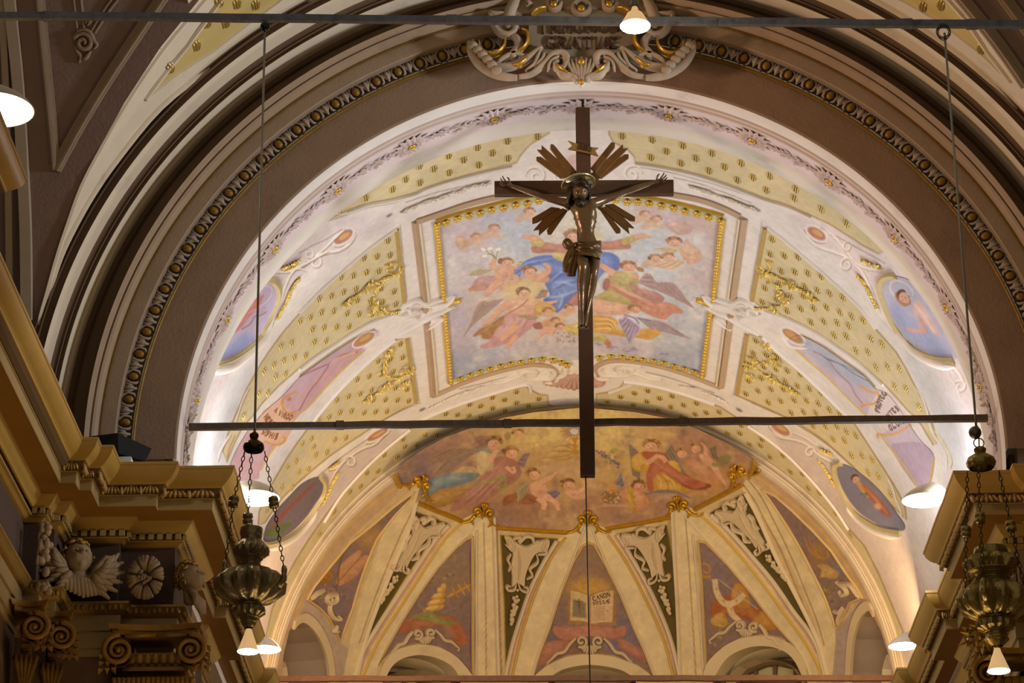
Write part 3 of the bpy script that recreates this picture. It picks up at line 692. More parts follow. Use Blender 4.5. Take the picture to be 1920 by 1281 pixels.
vault = thing('ceiling_chancel', 'painted barrel vault over the chancel with ochre coffers studded with gilt marks', 'ceiling', kind='structure')
nph, ny = 1250, 330
ph = np.radians(np.linspace(-96, 96, nph)); yy = YB0+(YB1+.3-YB0)*np.linspace(0, 1, ny)
PH, YY = np.meshgrid(ph, yy, indexing='ij')
V = np.stack([5.17*np.sin(PH), YY, ZS+5.17*np.cos(PH)], -1).reshape(-1, 3)
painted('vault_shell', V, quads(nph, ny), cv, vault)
for p_, n_ in ((PL, 'pendentive_painting'), (PR, 'pendentive_painting'), (spl(OVL, 4, True), 'medallion_painting'), (spl(OVR, 4, True), 'medallion_painting'), (spl(OVL2, 4, True), 'medallion_painting'), (spl(OVR2, 4, True), 'medallion_painting')): panel(n_, BAR, spl(p_, 4, True) if p_ is PL or p_ is PR else p_, cv, vault, .006, 1.15)
# ================================================================== PAINTINGS ON THE VAULT
FA, FB, FC, FD = (800, 360, 6.4), (1080, 360, 6.4), (820, 520, 6.404), (1080, 520, 6.404)
FLESH, FL2, HAIR = '#d9a98c', '#b9795f', '#8a5a3c'
def figp(c, K_, pts, col, sh=None, lt=None, a=1.0, seed=0):
    # a painted mass with a darker far edge and a few brushed folds
    p = np.array(K(*K_, pts)); c.poly(p, col, True, a)
    ctr = p.mean(0); q_ = spl(p, 5, True)
    if sh: c.stroke(np.vstack([q_, q_[:1]]), 1.5, sh, .45, .5, False)
    if sh: c.poly(ctr+(p-ctr)*.80+(1.5, 3), sh, True, .22, 3)
    if lt: c.poly(ctr+(p-ctr)*.62-(2, 3), lt, True, .45, 3)
    r = random.Random(seed+len(pts)*7+int(p[0][0]))
    for q in range(9):
        i, j = r.randrange(len(p)), r.randrange(len(p))
        s0, s1 = ctr+(p[i]-ctr)*.8, ctr+(p[j]-ctr)*.45
        mid = (s0+s1)/2+np.array([r.uniform(-4, 4), r.uniform(-3, 3)])
        col2 = (sh if q % 2 else lt)
        if col2: c.stroke([s0, mid, s1], [.8, 2.4, .6], col2, .5, .4)
def head(c, x, y, rx, ry, ang=0, hair=HAIR, flesh=FLESH, up=1):
    rr = random.Random(int(x*7+y)); c.ell(x-rx*.10*up, y-ry*.30, rx*1.06, ry*.92, hair, ang, .95, .5)
    for q in range(13):
        a = rr.uniform(PI*.92, PI*2.08); c.ell(x-rx*.1*up+rx*1.0*math.cos(a), y-ry*.22+ry*.88*math.sin(a), rx*.26, ry*.26, rr.choice([hair, '#a87a4e', '#6f4a32', '#b98d5c']), 0, .85)
    c.ell(x+rx*.08, y+ry*.16, rx*.80, ry*.84, flesh, ang); c.ell(x+rx*.22*up, y-ry*.05, rx*.42, ry*.4, '#ecccb4', ang, .5, 1); c.ell(x-rx*.3, y+ry*.4, rx*.22, ry*.2, '#cf8672', ang, .45, .6); c.ell(x+rx*.42, y+ry*.4, rx*.2, ry*.2, '#cf8672', ang, .45, .6)
    c.ell(x-rx*.28, y-ry*.02, rx*.14, ry*.09, '#6b4636', ang, .8); c.ell(x+rx*.38, y-ry*.02, rx*.13, ry*.09, '#6b4636', ang, .8)
    c.ell(x+rx*.05, y+ry*.24, rx*.10, ry*.16, FL2, ang, .55); c.ell(x+rx*.06, y+ry*.52, rx*.2, ry*.07, '#a5584a', ang, .8)
def limb(c, K_, pts, w, col=FLESH, dk=FL2):
    p = K(*K_, pts); s = K_[2]
    c.stroke([(x+.7, y+.9) for x, y in p], [q/s*1.1 for q in w], dk, .7); c.stroke(p, [q/s for q in w], col)
def wing(c, K_, root, tip, lead, trail, col, dk, lt, n=11):
    r, t, l, b = [np.array(K(*K_, [q])[0]) for q in (root, tip, lead, trail)]
    c.poly([r, r*.4+l*.6, l, l*.45+t*.55, t, t*.55+b*.45, b, r*.5+b*.5], col, True)
    for k in range(n):
        u = k/(n-1); a = r*(1-u*.75)+l*u*.75; e = b*(1-u)+t*u
        c.stroke([a, (a+e)/2+np.array([0, 1.2]), e], [1.2, 2.4, .8], dk if k % 2 else lt, .55)
    c.stroke([r, l, l*.4+t*.6, t], [2.2, 2.4, 1.6, .6], lt, .7)

fc = Canvas(800, 350, 1380, 730, '#c6ced6')
for x, y, rx, ry, col, a in ((900, 420, 120, 50, '#c3aeb4', .9), (1280, 400, 110, 55, '#bda0a3', .9), (1330, 480, 70, 90, '#cdb3ac', .85), (880, 490, 70, 60, '#cdbfc0', .8), (1110, 430, 110, 60, '#d8d0bd', .8),
                             (1180, 450, 70, 40, '#c9d2da', .8), (960, 430, 60, 35, '#bcc9d3', .9), (1260, 470, 60, 40, '#c2ccd4', .8), (930, 560, 90, 50, '#c4b7ba', .7), (880, 690, 70, 45, '#8b98b4', .9), (1250, 680, 130, 40, '#98a4bb', .9),
                             (1000, 690, 90, 25, '#b9a5ae', .8), (1290, 600, 60, 60, '#b4b7c3', .8), (870, 610, 40, 60, '#b6a5b3', .8), (1060, 640, 120, 30, '#c0aab0', .7), (1000, 560, 120, 70, '#d3c3ab', .6), (1180, 660, 60, 20, '#c1adba', .8)):
    fc.ell(x, y, rx, ry, col, 0, a, 16)
fc.mottle(.34, 34, 11, col='#e0dad4'); fc.mottle(.22, 26, 12, col='#a9aabb')
# distant cherubs
for K_, x, y, r in ((FA, 600, 545, 60), (FA, 815, 445, 66), (FA, 1240, 240, 62), (FB, 830, 270, 56), (FB, 965, 330, 60), (FB, 950, 800, 56)):
    px_, py_ = K(*K_, [(x, y)])[0]; q = r/6.4
    fc.ell(px_-q*1.5, py_+q*1.0, q*1.7, q*.8, '#cba589', -25, .8, 1); fc.ell(px_+q*.3, py_+q*1.1, q*1.6, q*.6, '#d6b79b', 15, .8, 1); head(fc, px_, py_, q, q*.72, -8, '#b98d72', '#d7ae9a')
figp(fc, FA, [(350, 560), (420, 530), (480, 580), (480, 650), (400, 690), (360, 640)], '#cfa585', '#b98a68', '#dfc0a0', .8)
figp(fc, FB, [(1090, 380), (1250, 350), (1400, 430), (1350, 500), (1240, 510), (1110, 440)], '#c9a69c', '#ac857c', '#d8bbb0', .9)
head(fc, *K(*FB, [(1180, 610)])[0], 14, 9, 5, '#b07d5c', '#d9ac93')
figp(fc, FB, [(1230, 690), (1300, 640), (1320, 560), (1400, 640), (1500, 720), (1480, 830), (1340, 860), (1280, 780)], '#d5ad93', '#b98a72', '#e3c4ad')
wing(fc, FB, (1230, 690), (930, 680), (1080, 660), (1180, 740), '#cbb492', '#a98d6c', '#dccaa8', 6); wing(fc, FB, (1330, 830), (880, 890), (1100, 800), (1180, 940), '#d0b799', '#b0906f', '#e0cdb2', 7)
head(fc, *K(*FB, [(955, 805)])[0], 11, 8, 0, '#b98d6c', '#d8af98'); head(fc, *K(*FB, [(1110, 790)])[0], 11, 8, 0, '#b98d6c', '#d8af98')
# glory behind the rising figure
fc.ell(1095, 448, 34, 26, '#d7c88f', 0, .8, 6)
# robed figure with outstretched arms
figp(fc, FA, [(1270, 650), (1390, 655), (1430, 605), (1550, 630), (1660, 620), (1800, 640), (1800, 760), (1660, 740), (1500, 725), (1300, 735), (1255, 690)], '#b97c70', '#96584f', '#cf9c8c')
figp(fc, FB, [(140, 600), (280, 600), (440, 590), (570, 565), (650, 630), (640, 680), (450, 690), (290, 695), (140, 700)], '#b97a6f', '#96584f', '#cf9c8c')
figp(fc, FA, [(1245, 590), (1330, 548), (1410, 595), (1390, 660), (1320, 650), (1260, 630)], '#c8b267', '#a18a45', '#ddcb8c'); figp(fc, FB, [(555, 570), (680, 525), (745, 565), (650, 612), (565, 640)], '#bba960', '#978540', '#d5c78a')
limb(fc, FA, [(1330, 560), (1230, 535), (1130, 540)], [60, 62, 20]); limb(fc, FB, [(700, 545), (790, 520), (900, 542)], [50, 58, 16]); limb(fc, FA, [(1240, 540), (1200, 510)], [20, 10])
head(fc, *K(*FA, [(1745, 540)])[0], 13, 12, -20, '#8f6a4c', '#d6a890')
BLUE, BL2, BL3 = '#5b79c2', '#3b4f98', '#8fabe0'
figp(fc, FA, [(1000, 1010), (1080, 900), (1200, 820), (1350, 768), (1520, 765), (1650, 840), (1820, 880), (1820, 1281), (1600, 1260), (1480, 1180), (1430, 1110), (1450, 1060), (1490, 980), (1380, 890), (1200, 905), (1080, 1050), (1020, 1120)], BLUE, BL2, BL3, 1, 3)
figp(fc, FB, [(100, 700), (290, 718), (420, 730), (510, 790), (522, 850), (500, 940), (400, 930), (300, 1000), (220, 1120), (100, 1130)], BLUE, BL2, BL3, 1, 5)
figp(fc, FC, [(1300, 80), (1320, -20), (1500, -60), (1800, 0), (1800, 200), (1690, 200), (1610, 240), (1640, 270), (1540, 330), (1440, 425), (1370, 360), (1270, 280), (1350, 220), (1320, 140)], '#5573bd', BL2, BL3, 1, 9)
for a, b, m_ in (((1010, 1000), (1500, 800), (1200, 860)), ((1450, 1100), (1780, 950), (1620, 960)), ((1500, 1160), (1800, 1050), (1650, 1080)), ((1040, 1060), (1130, 960), (1080, 1000))):
    fc.stroke(K(*FA, [a, m_, b]), [1, 4, 1.2], BL3, .8, .5); fc.stroke([(x+2, y+4) for x, y in K(*FA, [a, m_, b])], [1, 4, 1], BL2, .7, .5)
for a, b, m_ in (((1300, 240), (1680, 150), (1500, 220)), ((1400, 60), (1640, 100), (1520, 60)), ((1450, 380), (1500, 220), (1490, 300))):
    fc.stroke(K(*FC, [a, m_, b]), [1, 5, 1.2], '#9fc0ea', .8, .5)
figp(fc, FA, [(1510, 770), (1570, 728), (1650, 745), (1640, 830), (1560, 810)], '#cdbb7a', '#a8954f', '#e0d29c')
figp(fc, FC, [(1620, 250), (1700, 180), (1700, 330), (1600, 330), (1500, 390), (1560, 320)], '#b9786a', '#8d5046', '#cf9c8a')
# lily bearer
wing(fc, FA, (800, 930), (480, 1000), (600, 925), (640, 1005), '#b3a383', '#8d7f62', '#cfc3a4', 7); wing(fc, FA, (1060, 890), (1170, 825), (1110, 830), (1130, 880), '#b8aa82', '#93845c', '#d2c7a2', 4)
figp(fc, FA, [(600, 1050), (700, 1010), (840, 1010), (930, 1050), (880, 1100), (760, 1140), (640, 1170), (540, 1160)], '#b78f90', '#936a70', '#cdaba6')
limb(fc, FA, [(900, 1060), (800, 1130), (740, 1200), (690, 1245)], [90, 80, 60, 40]); limb(fc, FA, [(700, 1130), (590, 1150), (500, 1180)], [80, 62, 40], '#c4917a'); limb(fc, FA, [(1000, 1010), (1070, 1040), (980, 1110), (860, 1165)], [70, 80, 60, 26])
figp(fc, FA, [(850, 905), (930, 890), (1020, 885), (1055, 925), (1010, 1010), (930, 1060), (840, 1050), (815, 980)], FLESH, FL2, '#e6bfa5')
limb(fc, FA, [(870, 900), (790, 900), (800, 830), (830, 785)], [50, 58, 46, 36]); limb(fc, FA, [(1040, 910), (1090, 900)], [50, 34])
head(fc, *K(*FA, [(960, 850)])[0], 12.5, 8.5, -6)
for t in ((680, 690), (700, 770), (760, 680), (860, 690)): fc.stroke(K(*FA, [(830, 800), ((830+t[0])/2, 740), t]), 1.4, '#7d8a5a'); fc.ell(*K(*FA, [t])[0], 5, 2.6, '#efeae4', random.uniform(-50, 50))
# cherub under the mantle
figp(fc, FA, [(1110, 1050), (1290, 985), (1460, 1020), (1450, 1080), (1300, 1085), (1180, 1070)], '#d2a083', FL2, '#e2bc9f'); limb(fc, FA, [(1380, 1010), (1460, 940), (1440, 880), (1400, 865)], [70, 66, 46, 34]); head(fc, *K(*FA, [(1235, 955)])[0], 12.5, 8.5, -4)
# winged figure in pink, left
fc.ell(982, 545, 40, 20, '#d6be86', -8, .85, 4)
wing(fc, FC, (800, 260), (315, 715), (500, 310), (430, 560), '#a58c84', '#7c6460', '#c2aca2', 12); wing(fc, FC, (1170, 260), (1340, 150), (1250, 150), (1300, 235), '#9c8478', '#785f57', '#bba698', 6)
figp(fc, FC, [(780, 470), (830, 465), (770, 600), (660, 730), (540, 735), (530, 690), (430, 712), (500, 630), (620, 570)], '#a5763f', '#7b5226', '#bd9158')
figp(fc, FC, [(890, 420), (1150, 420), (1190, 500), (1130, 600), (950, 740), (720, 830), (540, 852), (530, 815), (650, 760), (690, 640), (790, 560), (810, 470)], '#c9979b', '#9f6c72', '#dcb6b6', 1, 2)
for k in range(6): fc.stroke(K(*FC, [(880+k*50, 470), (860+k*40, 560), (720+k*52, 720)]), [1, 2.4, .8], '#a3737a' if k % 2 else '#dfbcbc', .6)
figp(fc, FC, [(800, 310), (940, 260), (1090, 250), (1190, 265), (1215, 330), (1150, 430), (1010, 450), (880, 430), (840, 380)], '#dcb297', FL2, '#ebccb4')
fc.stroke(K(*FC, [(1090, 260), (1000, 350), (820, 450)]), [2, 3, 2], '#b0756a')
limb(fc, FC, [(850, 310), (740, 400), (650, 500), (530, 568)], [90, 66, 50, 26]); limb(fc, FC, [(1190, 290), (1280, 320), (1440, 285)], [80, 56, 20])
limb(fc, FC, [(960, 560), (860, 660), (760, 760)], [110, 80, 44]); limb(fc, FC, [(960, 700), (870, 790), (835, 855)], [50, 44, 36])
figp(fc, FC, [(1170, 360), (1240, 300), (1390, 345), (1420, 400), (1350, 420), (1260, 455), (1180, 440)], '#cda452', '#9d7430', '#e0c27a')
head(fc, *K(*FC, [(1035, 190)])[0], 12, 9, -12, '#7c6048', '#deb59c')
# tumbling cherubs
for x, y, rx, ry, a in ((1330, 440, 80, 40, 10), (1440, 530, 90, 60, -20), (1370, 620, 70, 50, 20), (1520, 440, 60, 36, 0), (1290, 560, 90, 40, -30), (1600, 400, 70, 40, 10)):
    p = K(*FC, [(x, y)])[0]; fc.ell(p[0], p[1], rx/6.4, ry/6.4, random.choice(['#d4a384', '#c98f70', '#dcb394']), a, .95, .6)
for x, y in ((1330, 410), (1420, 530), (1480, 600), (1590, 370)): head(fc, *K(*FC, [(x, y)])[0], 8.5, 6.5, 5)
limb(fc, FC, [(1390, 630), (1280, 650), (1190, 735)], [60, 50, 30]); limb(fc, FC, [(1400, 600), (1360, 690)], [50, 40]); figp(fc, FC, [(1150, 570), (1230, 540), (1260, 610), (1180, 620)], '#9a5f47', '#74412f', '#b37e63')
fc.stroke(K(*FC, [(970, 470), (1080, 470), (1200, 480), (1150, 500), (1050, 490)]), 3, '#8d8a58', .8)
figp(fc, FC, [(1520, 590), (1600, 570), (1800, 540), (1800, 720), (1690, 700), (1570, 660)], '#cdb557', '#9d8636', '#e2d080')
for q in range(22): fc.ell(*K(*FC, [(random.uniform(1430, 1650), random.uniform(660, 780))])[0], 2.6, 1.3, random.choice(['#7f7a4c', '#8f7f63', '#a0716c']), random.uniform(0, 180), .8)
# winged figure in green and coral, right
wing(fc, FD, (740, 60), (1420, 372), (1170, 70), (1000, 165), '#a58a8c', '#7c6268', '#c0a7a4', 14); wing(fc, FB, (740, 1080), (900, 985), (830, 980), (980, 1120), '#a98f8f', '#806a70', '#c4adab', 5)
figp(fc, FD, [(210, 250), (340, 170), (380, 60), (430, -40), (700, 20), (770, 200), (880, 330), (800, 410), (600, 340), (460, 300)], '#b3a468', '#877a42', '#cdc08a', 1, 1)
figp(fc, FB, [(420, 1010), (510, 950), (620, 970), (730, 980), (745, 1100), (700, 1160), (560, 1120), (450, 1060)], '#bdae72', '#8f8248', '#d6ca96')
figp(fc, FD, [(360, 40), (450, 80), (700, 210), (900, 295), (1130, 310), (1290, 420), (1150, 442), (1060, 505), (900, 460), (800, 400), (640, 260), (480, 170), (400, 120)], '#c98a74', '#9d5f4e', '#deaf98', 1, 4)
figp(fc, FD, [(640, 60), (760, 130), (960, 180), (1060, 250), (980, 320), (800, 250), (700, 190)], '#b4857d', '#8d5f5c', '#cda59b'); figp(fc, FD, [(320, 120), (350, 20), (400, 30), (390, 120), (360, 160)], '#a3655a', '#7b443c', '#bd8a7d')
fc.stroke(K(*FD, [(420, 80), (640, 190), (880, 290)]), [1, 5, 1], '#e8bda4', .8, .5); fc.stroke(K(*FD, [(480, 150), (700, 260), (900, 360), (1050, 400)]), [1, 4, 1], '#a5685a', .7, .5)
limb(fc, FB, [(460, 985), (380, 930), (290, 870)], [90, 66, 56]); limb(fc, FB, [(690, 1000), (740, 1030)], [70, 50]); head(fc, *K(*FB, [(630, 905)])[0], 14, 10, 6, '#a46f4a', '#d9a98f'); fc.ell(*K(*FB, [(770, 930)])[0], 8, 4, '#a9764f', 20)
# crouching figure in yellow with lilac wings
figp(fc, FD, [(80, 280), (240, 262), (400, 290), (560, 320), (680, 350), (640, 430), (480, 450), (230, 440), (80, 430)], '#d7a88d', '#b27a62', '#e8c6ac'); head(fc, *K(*FD, [(710, 385)])[0], 11, 8, 10, '#8e6c48', '#cd9a80')
figp(fc, FD, [(80, 470), (350, 465), (480, 510), (500, 560), (480, 620), (600, 640), (780, 640), (900, 608), (1010, 640), (1000, 690), (880, 750), (780, 730), (500, 700), (240, 655), (80, 650)], '#d2a043', '#a06f22', '#e6c06a', 1, 8)
for k in range(5): fc.stroke(K(*FD, [(210, 500+k*30), (400, 510+k*26), (470-k*20, 600+k*12), (240, 640)]), [1, 2.8, 1.2, .6], '#a5752a' if k % 2 else '#edcd82', .7)
figp(fc, FD, [(80, 650), (210, 660), (330, 700), (420, 775), (360, 785), (210, 760), (80, 740)], '#bfb263', '#908440', '#d6cb8c'); limb(fc, FD, [(350, 770), (390, 800), (385, 850)], [60, 60, 40], '#b5795a')
wing(fc, FD, (600, 470), (645, 800), (765, 610), (510, 520), '#9c8bab', '#6d5d86', '#c4b5cc', 11); wing(fc, FD, (720, 480), (1385, 745), (1060, 540), (900, 615), '#9d8c9e', '#6f5f7b', '#c1b0a0', 12)
fc.stroke(K(*FD, [(570, 450), (700, 490), (760, 560)]), 3, '#6a62a5', .8); fc.stroke(K(*FD, [(740, 490), (900, 525)]), 3, '#6a62a5', .7)
for x, y in ((260, 805), (610, 880), (700, 860), (450, 850), (1060, 930)):
    for q in range(6): fc.ell(*K(*FD, [(x+random.uniform(-50, 50), y+random.uniform(-16, 16))])[0], 3.2, 1.4, random.choice(['#7d74b5', '#9b7d8d', '#87909f']), random.uniform(-30, 30), .7)
fc.a += (srgb('#dccfc6')-fc.a)*.10
fc.mottle(.05, 7, 21)
cp = thing('ceiling_painting', 'large framed ceiling painting of a blue-mantled figure rising among angels, gilt rope sides', 'painting', tuple(BAR.hit([(1085, 540)])[0]))
cp.location = (0, 0, 0)
panel('painted_field', BAR, FRESCO, fc, cp, .012, 1.15)
WHITEM = lambda: mat('rib_stucco', '#e4dad2', .75, 0, .05, 4, .1, 30)
# gilt rope sides
def rope(name, a, b, n):
    a, b = np.array(a, float), np.array(b, float); mb = MB()
    strip_geo(mb, BAR, [a, a*.5+b*.5, b], .085, .05, 'round', n=3)
    P = BAR.hit([a+(b-a)*(k+.5)/n for k in range(n)]); Nn = BAR.nrm(P)
    for k in range(n):
        mb.blob(P[k]+Nn[k]*.05, (.036, .062, .034), 7, 5)
    return mb.build(name, GOLD(), cp)
rope('gilt_rope', (817, 417), (830.5, 562), 25); rope('gilt_rope', (832, 584), (844, 717), 23); rope('gilt_rope', (1355, 410), (1338, 562), 26); rope('gilt_rope', (1333, 582), (1317.5, 705), 21)
# rows of gilt flowers top and bottom
EDT = K(*FA, [(110, 370), (215, 340), (355, 290), (500, 255), (635, 225), (770, 185), (915, 165), (1060, 130), (1205, 110)])+[(1010, 372), (1031, 368), (1155, 370)]+K(*FB, [(620, 90), (745, 90), (885, 110), (1035, 135), (1180, 165), (1320, 205), (1465, 235), (1600, 275), (1750, 325)])
EDB = K(*FC, [(265, 1200), (383, 1157), (505, 1115), (625, 1080), (755, 1045), (873, 1020), (997, 1000), (1125, 977), (1255, 963), (1385, 975), (1490, 1000), (1560, 1030)])+K(*FD, [(285, 945), (425, 930), (560, 937), (685, 955), (810, 970), (940, 985), (1060, 1010), (1187, 1045), (1310, 1080), (1430, 1115)])
strip('gilt_edge', BAR, [(816, 412), (845, 402), (872, 394), (905, 386), (943, 376), (988, 368), (1031, 361), (1090, 357), (1150, 361), (1196, 366), (1242, 373), (1286, 382), (1330, 394), (1358, 402)], .05, .045, GOLD(), cp, 'round', n=4)
strip('cream_edge', BAR, [(818, 422), (845, 410), (878, 401), (920, 390), (966, 381), (1031, 369), (1090, 364), (1150, 368), (1218, 378), (1264, 387), (1310, 398), (1352, 411)], .17, .02, mat('cream_edge', '#d8cf9c', .6, 0, .08, 6), cp, 'flat', n=4)
strip('cream_edge', BAR, [(848, 714), (880, 702), (918, 689), (957, 680), (996, 674), (1035, 670), (1066, 681)], .15, .02, mat('cream_edge', '#d8cf9c'), cp, 'flat', n=4)
strip('cream_edge', BAR, [(1116, 668), (1146, 664), (1187, 669), (1227, 675), (1265, 684), (1302, 697), (1318, 703)], .15, .02, mat('cream_edge', '#d8cf9c'), cp, 'flat', n=4)
mb = MB()
for k in range(4): mb.blob((.034*math.cos(PI/4+k*PI/2), .062*math.sin(PI/4+k*PI/2), .02), (.028, .044, .022), 6, 4)
mb.blob((0, 0, .03), (.022, .03, .02), 6, 4)
fl0 = mb.build('gilt_flower', GOLD(), cp)
def frame_at(surf, p, h=0, s=1.0, spin=0):
    P = surf.hit([p]); n = surf.nrm(P)[0]; P = P[0]+n*h
    y = np.array([0, 1., 0]); y = y-n*(y@n); y /= np.linalg.norm(y); x = np.cross(y, n)
    R = Matrix((Vector(x), Vector(y), Vector(n))).transposed().to_4x4()
    return Matrix.Translation(Vector(P))@R@Matrix.Rotation(spin, 4, 'Z')@Matrix.Scale(s, 4)
for i, p in enumerate(EDT+EDB):
    mw = frame_at(BAR, p, .03)
    if i == 0: fl0.matrix_local = mw
    else: inst(fl0, cp, mw)
# outer moulded frame
for pts in ([(777, 414), (790, 520), (797, 583)], [(799, 606), (806, 680), (811, 742)], [(1396, 408), (1384, 490), (1374, 560)], [(1370, 590), (1361, 660), (1352, 725)]):
    strip('frame_moulding', BAR, pts, .10, .05, mat('tan_moulding', '#b79c80', .7, 0, .08, 5), cp, 'cove', n=3)
    q = [(x+(8 if x < 1000 else -8), y) for x, y in pts]
    strip('frame_fillet', BAR, q, .05, .035, mat('cream_fillet', '#dacdb4', .7, 0, .06, 5), cp, 'round', n=3)
for pts in ([(779, 415), (831, 397), (872, 383), (914, 372), (960, 363), (1030, 353), (1090, 350), (1150, 353), (1210, 358), (1262, 364), (1315, 374), (1359, 390), (1387, 404)],):
    strip('frame_moulding', BAR, pts, .14, .05, mat('tan_moulding', '#b79c80'), cp, 'cove', n=5)
for pts in ([(813, 741), (840, 729), (880, 712), (935, 695), (985, 684), (1010, 683), (1030, 688), (1040, 698), (1035, 708), (1020, 712)], [(1118, 706), (1120, 690), (1130, 680), (1150, 675), (1185, 676), (1230, 684), (1280, 698), (1335, 719), (1352, 726)]):
    strip('frame_moulding', BAR, pts, .12, .05, mat('tan_moulding', '#b79c80'), cp, 'cove', n=5)
# stucco cartouches gripping the frame, left and right
def cart(mirror):
    X = (lambda pts: K(*A3, pts)) if not mirror else (lambda pts: [(2169.5-x, y+(x-800)*-.012) for x, y in K(*A3, pts)])
    mb = MB(); g = MB()
    for pts, w_ in (([(1050, 1210), (1130, 1215), (1200, 1190), (1190, 1140), (1130, 1150), (1090, 1200)], .07), ([(1110, 1170), (1180, 1090), (1280, 1050), (1380, 1085), (1480, 1060), (1580, 1030), (1680, 1000)], .09), ([(1180, 1120), (1280, 1090), (1400, 1110), (1500, 1090), (1600, 1080)], .06),
                    ([(1680, 1130), (1560, 1180), (1450, 1220), (1360, 1270), (1260, 1330), (1180, 1370), (1080, 1430)], .09), ([(1330, 1190), (1250, 1160), (1200, 1200), (1300, 1180), (1340, 1160)], .06), ([(1700, 1000), (1650, 1060), (1600, 1110), (1700, 1130)], .07), ([(1420, 1330), (1480, 1260), (1560, 1240), (1500, 1300), (1380, 1380)], .06),
                    ([(1250, 1060), (1200, 1100), (1260, 1110)], .05), ([(1300, 1270), (1250, 1230), (1180, 1260)], .05)):
        strip_geo(mb, BAR, X(pts), [w_*.4, w_, w_, w_*.5], .07, 'round', n=5)
    strip_geo(g, BAR, X([(1590, 1110), (1660, 1070), (1760, 1040)]), [.05, .10, .07], .085, 'round', n=4)
    mb.build('stucco_scroll', WHITEM(), cp); g.build('gilt_leaf', GOLD(), cp)
cart(False); cart(True)

# ---- gilt marks in the ochre fields (stucco, one by one)
MARKS = K(*A3, [(968, 415), (708, 605), (850, 590), (990, 575), (735, 762), (870, 748), (458, 815), (592, 797), (483, 978), (618, 945), (895, 938), (1035, 970), (215, 1055), (350, 1020), (632, 1070), (775, 1075), (912, 1085), (1055, 1110), (243, 1203), (377, 1187), (523, 1212), (653, 1220), (795, 1220), (120, 1260)])
MARKS += K(*A4, [(143, 225), (270, 203), (408, 195), (543, 192), (165, 360), (293, 348), (70, 510), (1105, 377), (862, 565), (998, 540), (1130, 525), (633, 768), (763, 733), (893, 708), (1025, 683), (790, 880), (1050, 858), (1177, 875), (665, 925), (537, 955), (410, 995), (808, 992), (940, 988), (1072, 992), (1195, 1000), (570, 1115), (445, 1130), (707, 1130), (833, 1120), (957, 1118), (325, 1183), (215, 1220), (10, 135), (1600, 1140), (1730, 1148), (1855, 1160)])
MARKS += K(*A2, [(757, 230), (850, 200), (873, 325), (698, 392), (783, 355), (615, 445), (713, 490), (797, 470), (570, 637), (647, 630), (440, 830)])
MARKS += K(*B2, [(600, 370), (500, 425), (625, 455), (855, 380), (975, 360), (650, 545), (768, 520), (435, 615), (340, 678), (462, 738), (567, 705), (280, 905), (390, 905), (120, 1140), (1600, 370), (1840, 325), (1618, 450), (1735, 440), (1393, 545), (1530, 570), (1205, 740), (1325, 722), (1135, 890), (1018, 948), (850, 1165)])+K(*D5, [(470, 165), (580, 5)])
MARKS += K(*A5, [(1875, 405), (1605, 463), (1345, 537), (1085, 630), (1740, 512), (1480, 575), (1213, 655), (1880, 560), (1615, 620), (1350, 690), (960, 750), (1087, 780), (842, 840), (600, 920), (365, 1030)])+[(1007, 256)]
MARKS += K(*A6, [(120, 433), (377, 465), (640, 515), (890, 580), (1140, 665), (1385, 775), (500, 563), (752, 623), (998, 697), (1243, 787), (365, 615), (625, 665), (865, 730), (1110, 810), (1357, 895), (1597, 965), (1830, 1062), (1610, 890)])
MARKS += K(*A7, [(790, 365), (768, 513), (912, 530), (1047, 540), (880, 683), (1017, 693), (1145, 705), (1280, 735), (860, 808), (715, 850), (1117, 838), (1243, 878), (1365, 907), (1497, 950), (970, 933), (830, 963), (1098, 928), (690, 990), (938, 1080), (1077, 1060), (1205, 1053), (1335, 1047), (1468, 1097), (1587, 1140), (1700, 1178), (1180, 1195), (1307, 1187), (1440, 1200), (1557, 1232), (1533, 210)])
MARKS += K(*A8, [(1412, 260), (1533, 272), (1778, 295), (1890, 350), (1630, 415), (1750, 430), (1833, 585), (625, 310), (600, 437), (728, 450), (848, 468), (705, 573), (827, 595), (943, 612), (1073, 647), (553, 713), (680, 685), (920, 718), (1043, 765), (1165, 792), (1278, 835), (780, 797), (903, 797), (650, 815), (527, 843), (752, 930), (878, 915), (1010, 907), (1135, 910), (1253, 943), (1365, 1005), (1468, 1048), (982, 1035), (1105, 1025), (1230, 1040), (33, 937), (130, 1030), (260, 1025), (1200, 1165), (1322, 1167), (1437, 1170), (1537, 1225), (1630, 1265), (478, 1155), (348, 1240), (467, 1238)])
MARKS += K(*B1, [(500, 1235), (588, 1250)])+K(*BR, [(583, 320), (690, 345), (810, 515), (15, 808), (118, 818), (183, 958), (280, 958), (373, 995), (338, 1115), (430, 1150)])
MARKS += K(*D3, [(1550, 890), (260, 340), (140, 390), (248, 400), (343, 515), (470, 500), (547, 665), (665, 685), (728, 828), (840, 875), (1000, 1080), (38, 280)])+K(*D4, [(777, 170)])
MARKS += K(*D1, [(1215, 78), (975, 133), (1095, 155), (745, 205), (855, 220), (975, 240), (1215, 187), (1335, 212), (1440, 147), (1097, 262), (505, 298), (625, 305), (742, 313), (858, 328), (413, 508)])
MARKS += K(*D2, [(310, 172), (445, 127), (583, 90), (717, 65), (570, 205), (707, 172), (835, 140), (962, 118), (820, 255), (948, 227), (1075, 207), (1205, 190), (1058, 315), (1190, 298), (1303, 283), (1432, 275), (1637, 493), (1650, 412)])
mk = []
for p in MARKS:
    if all((p[0]-q[0])**2+(p[1]-q[1])**2 > 42 for q in mk): mk.append(p)
mb = MB()
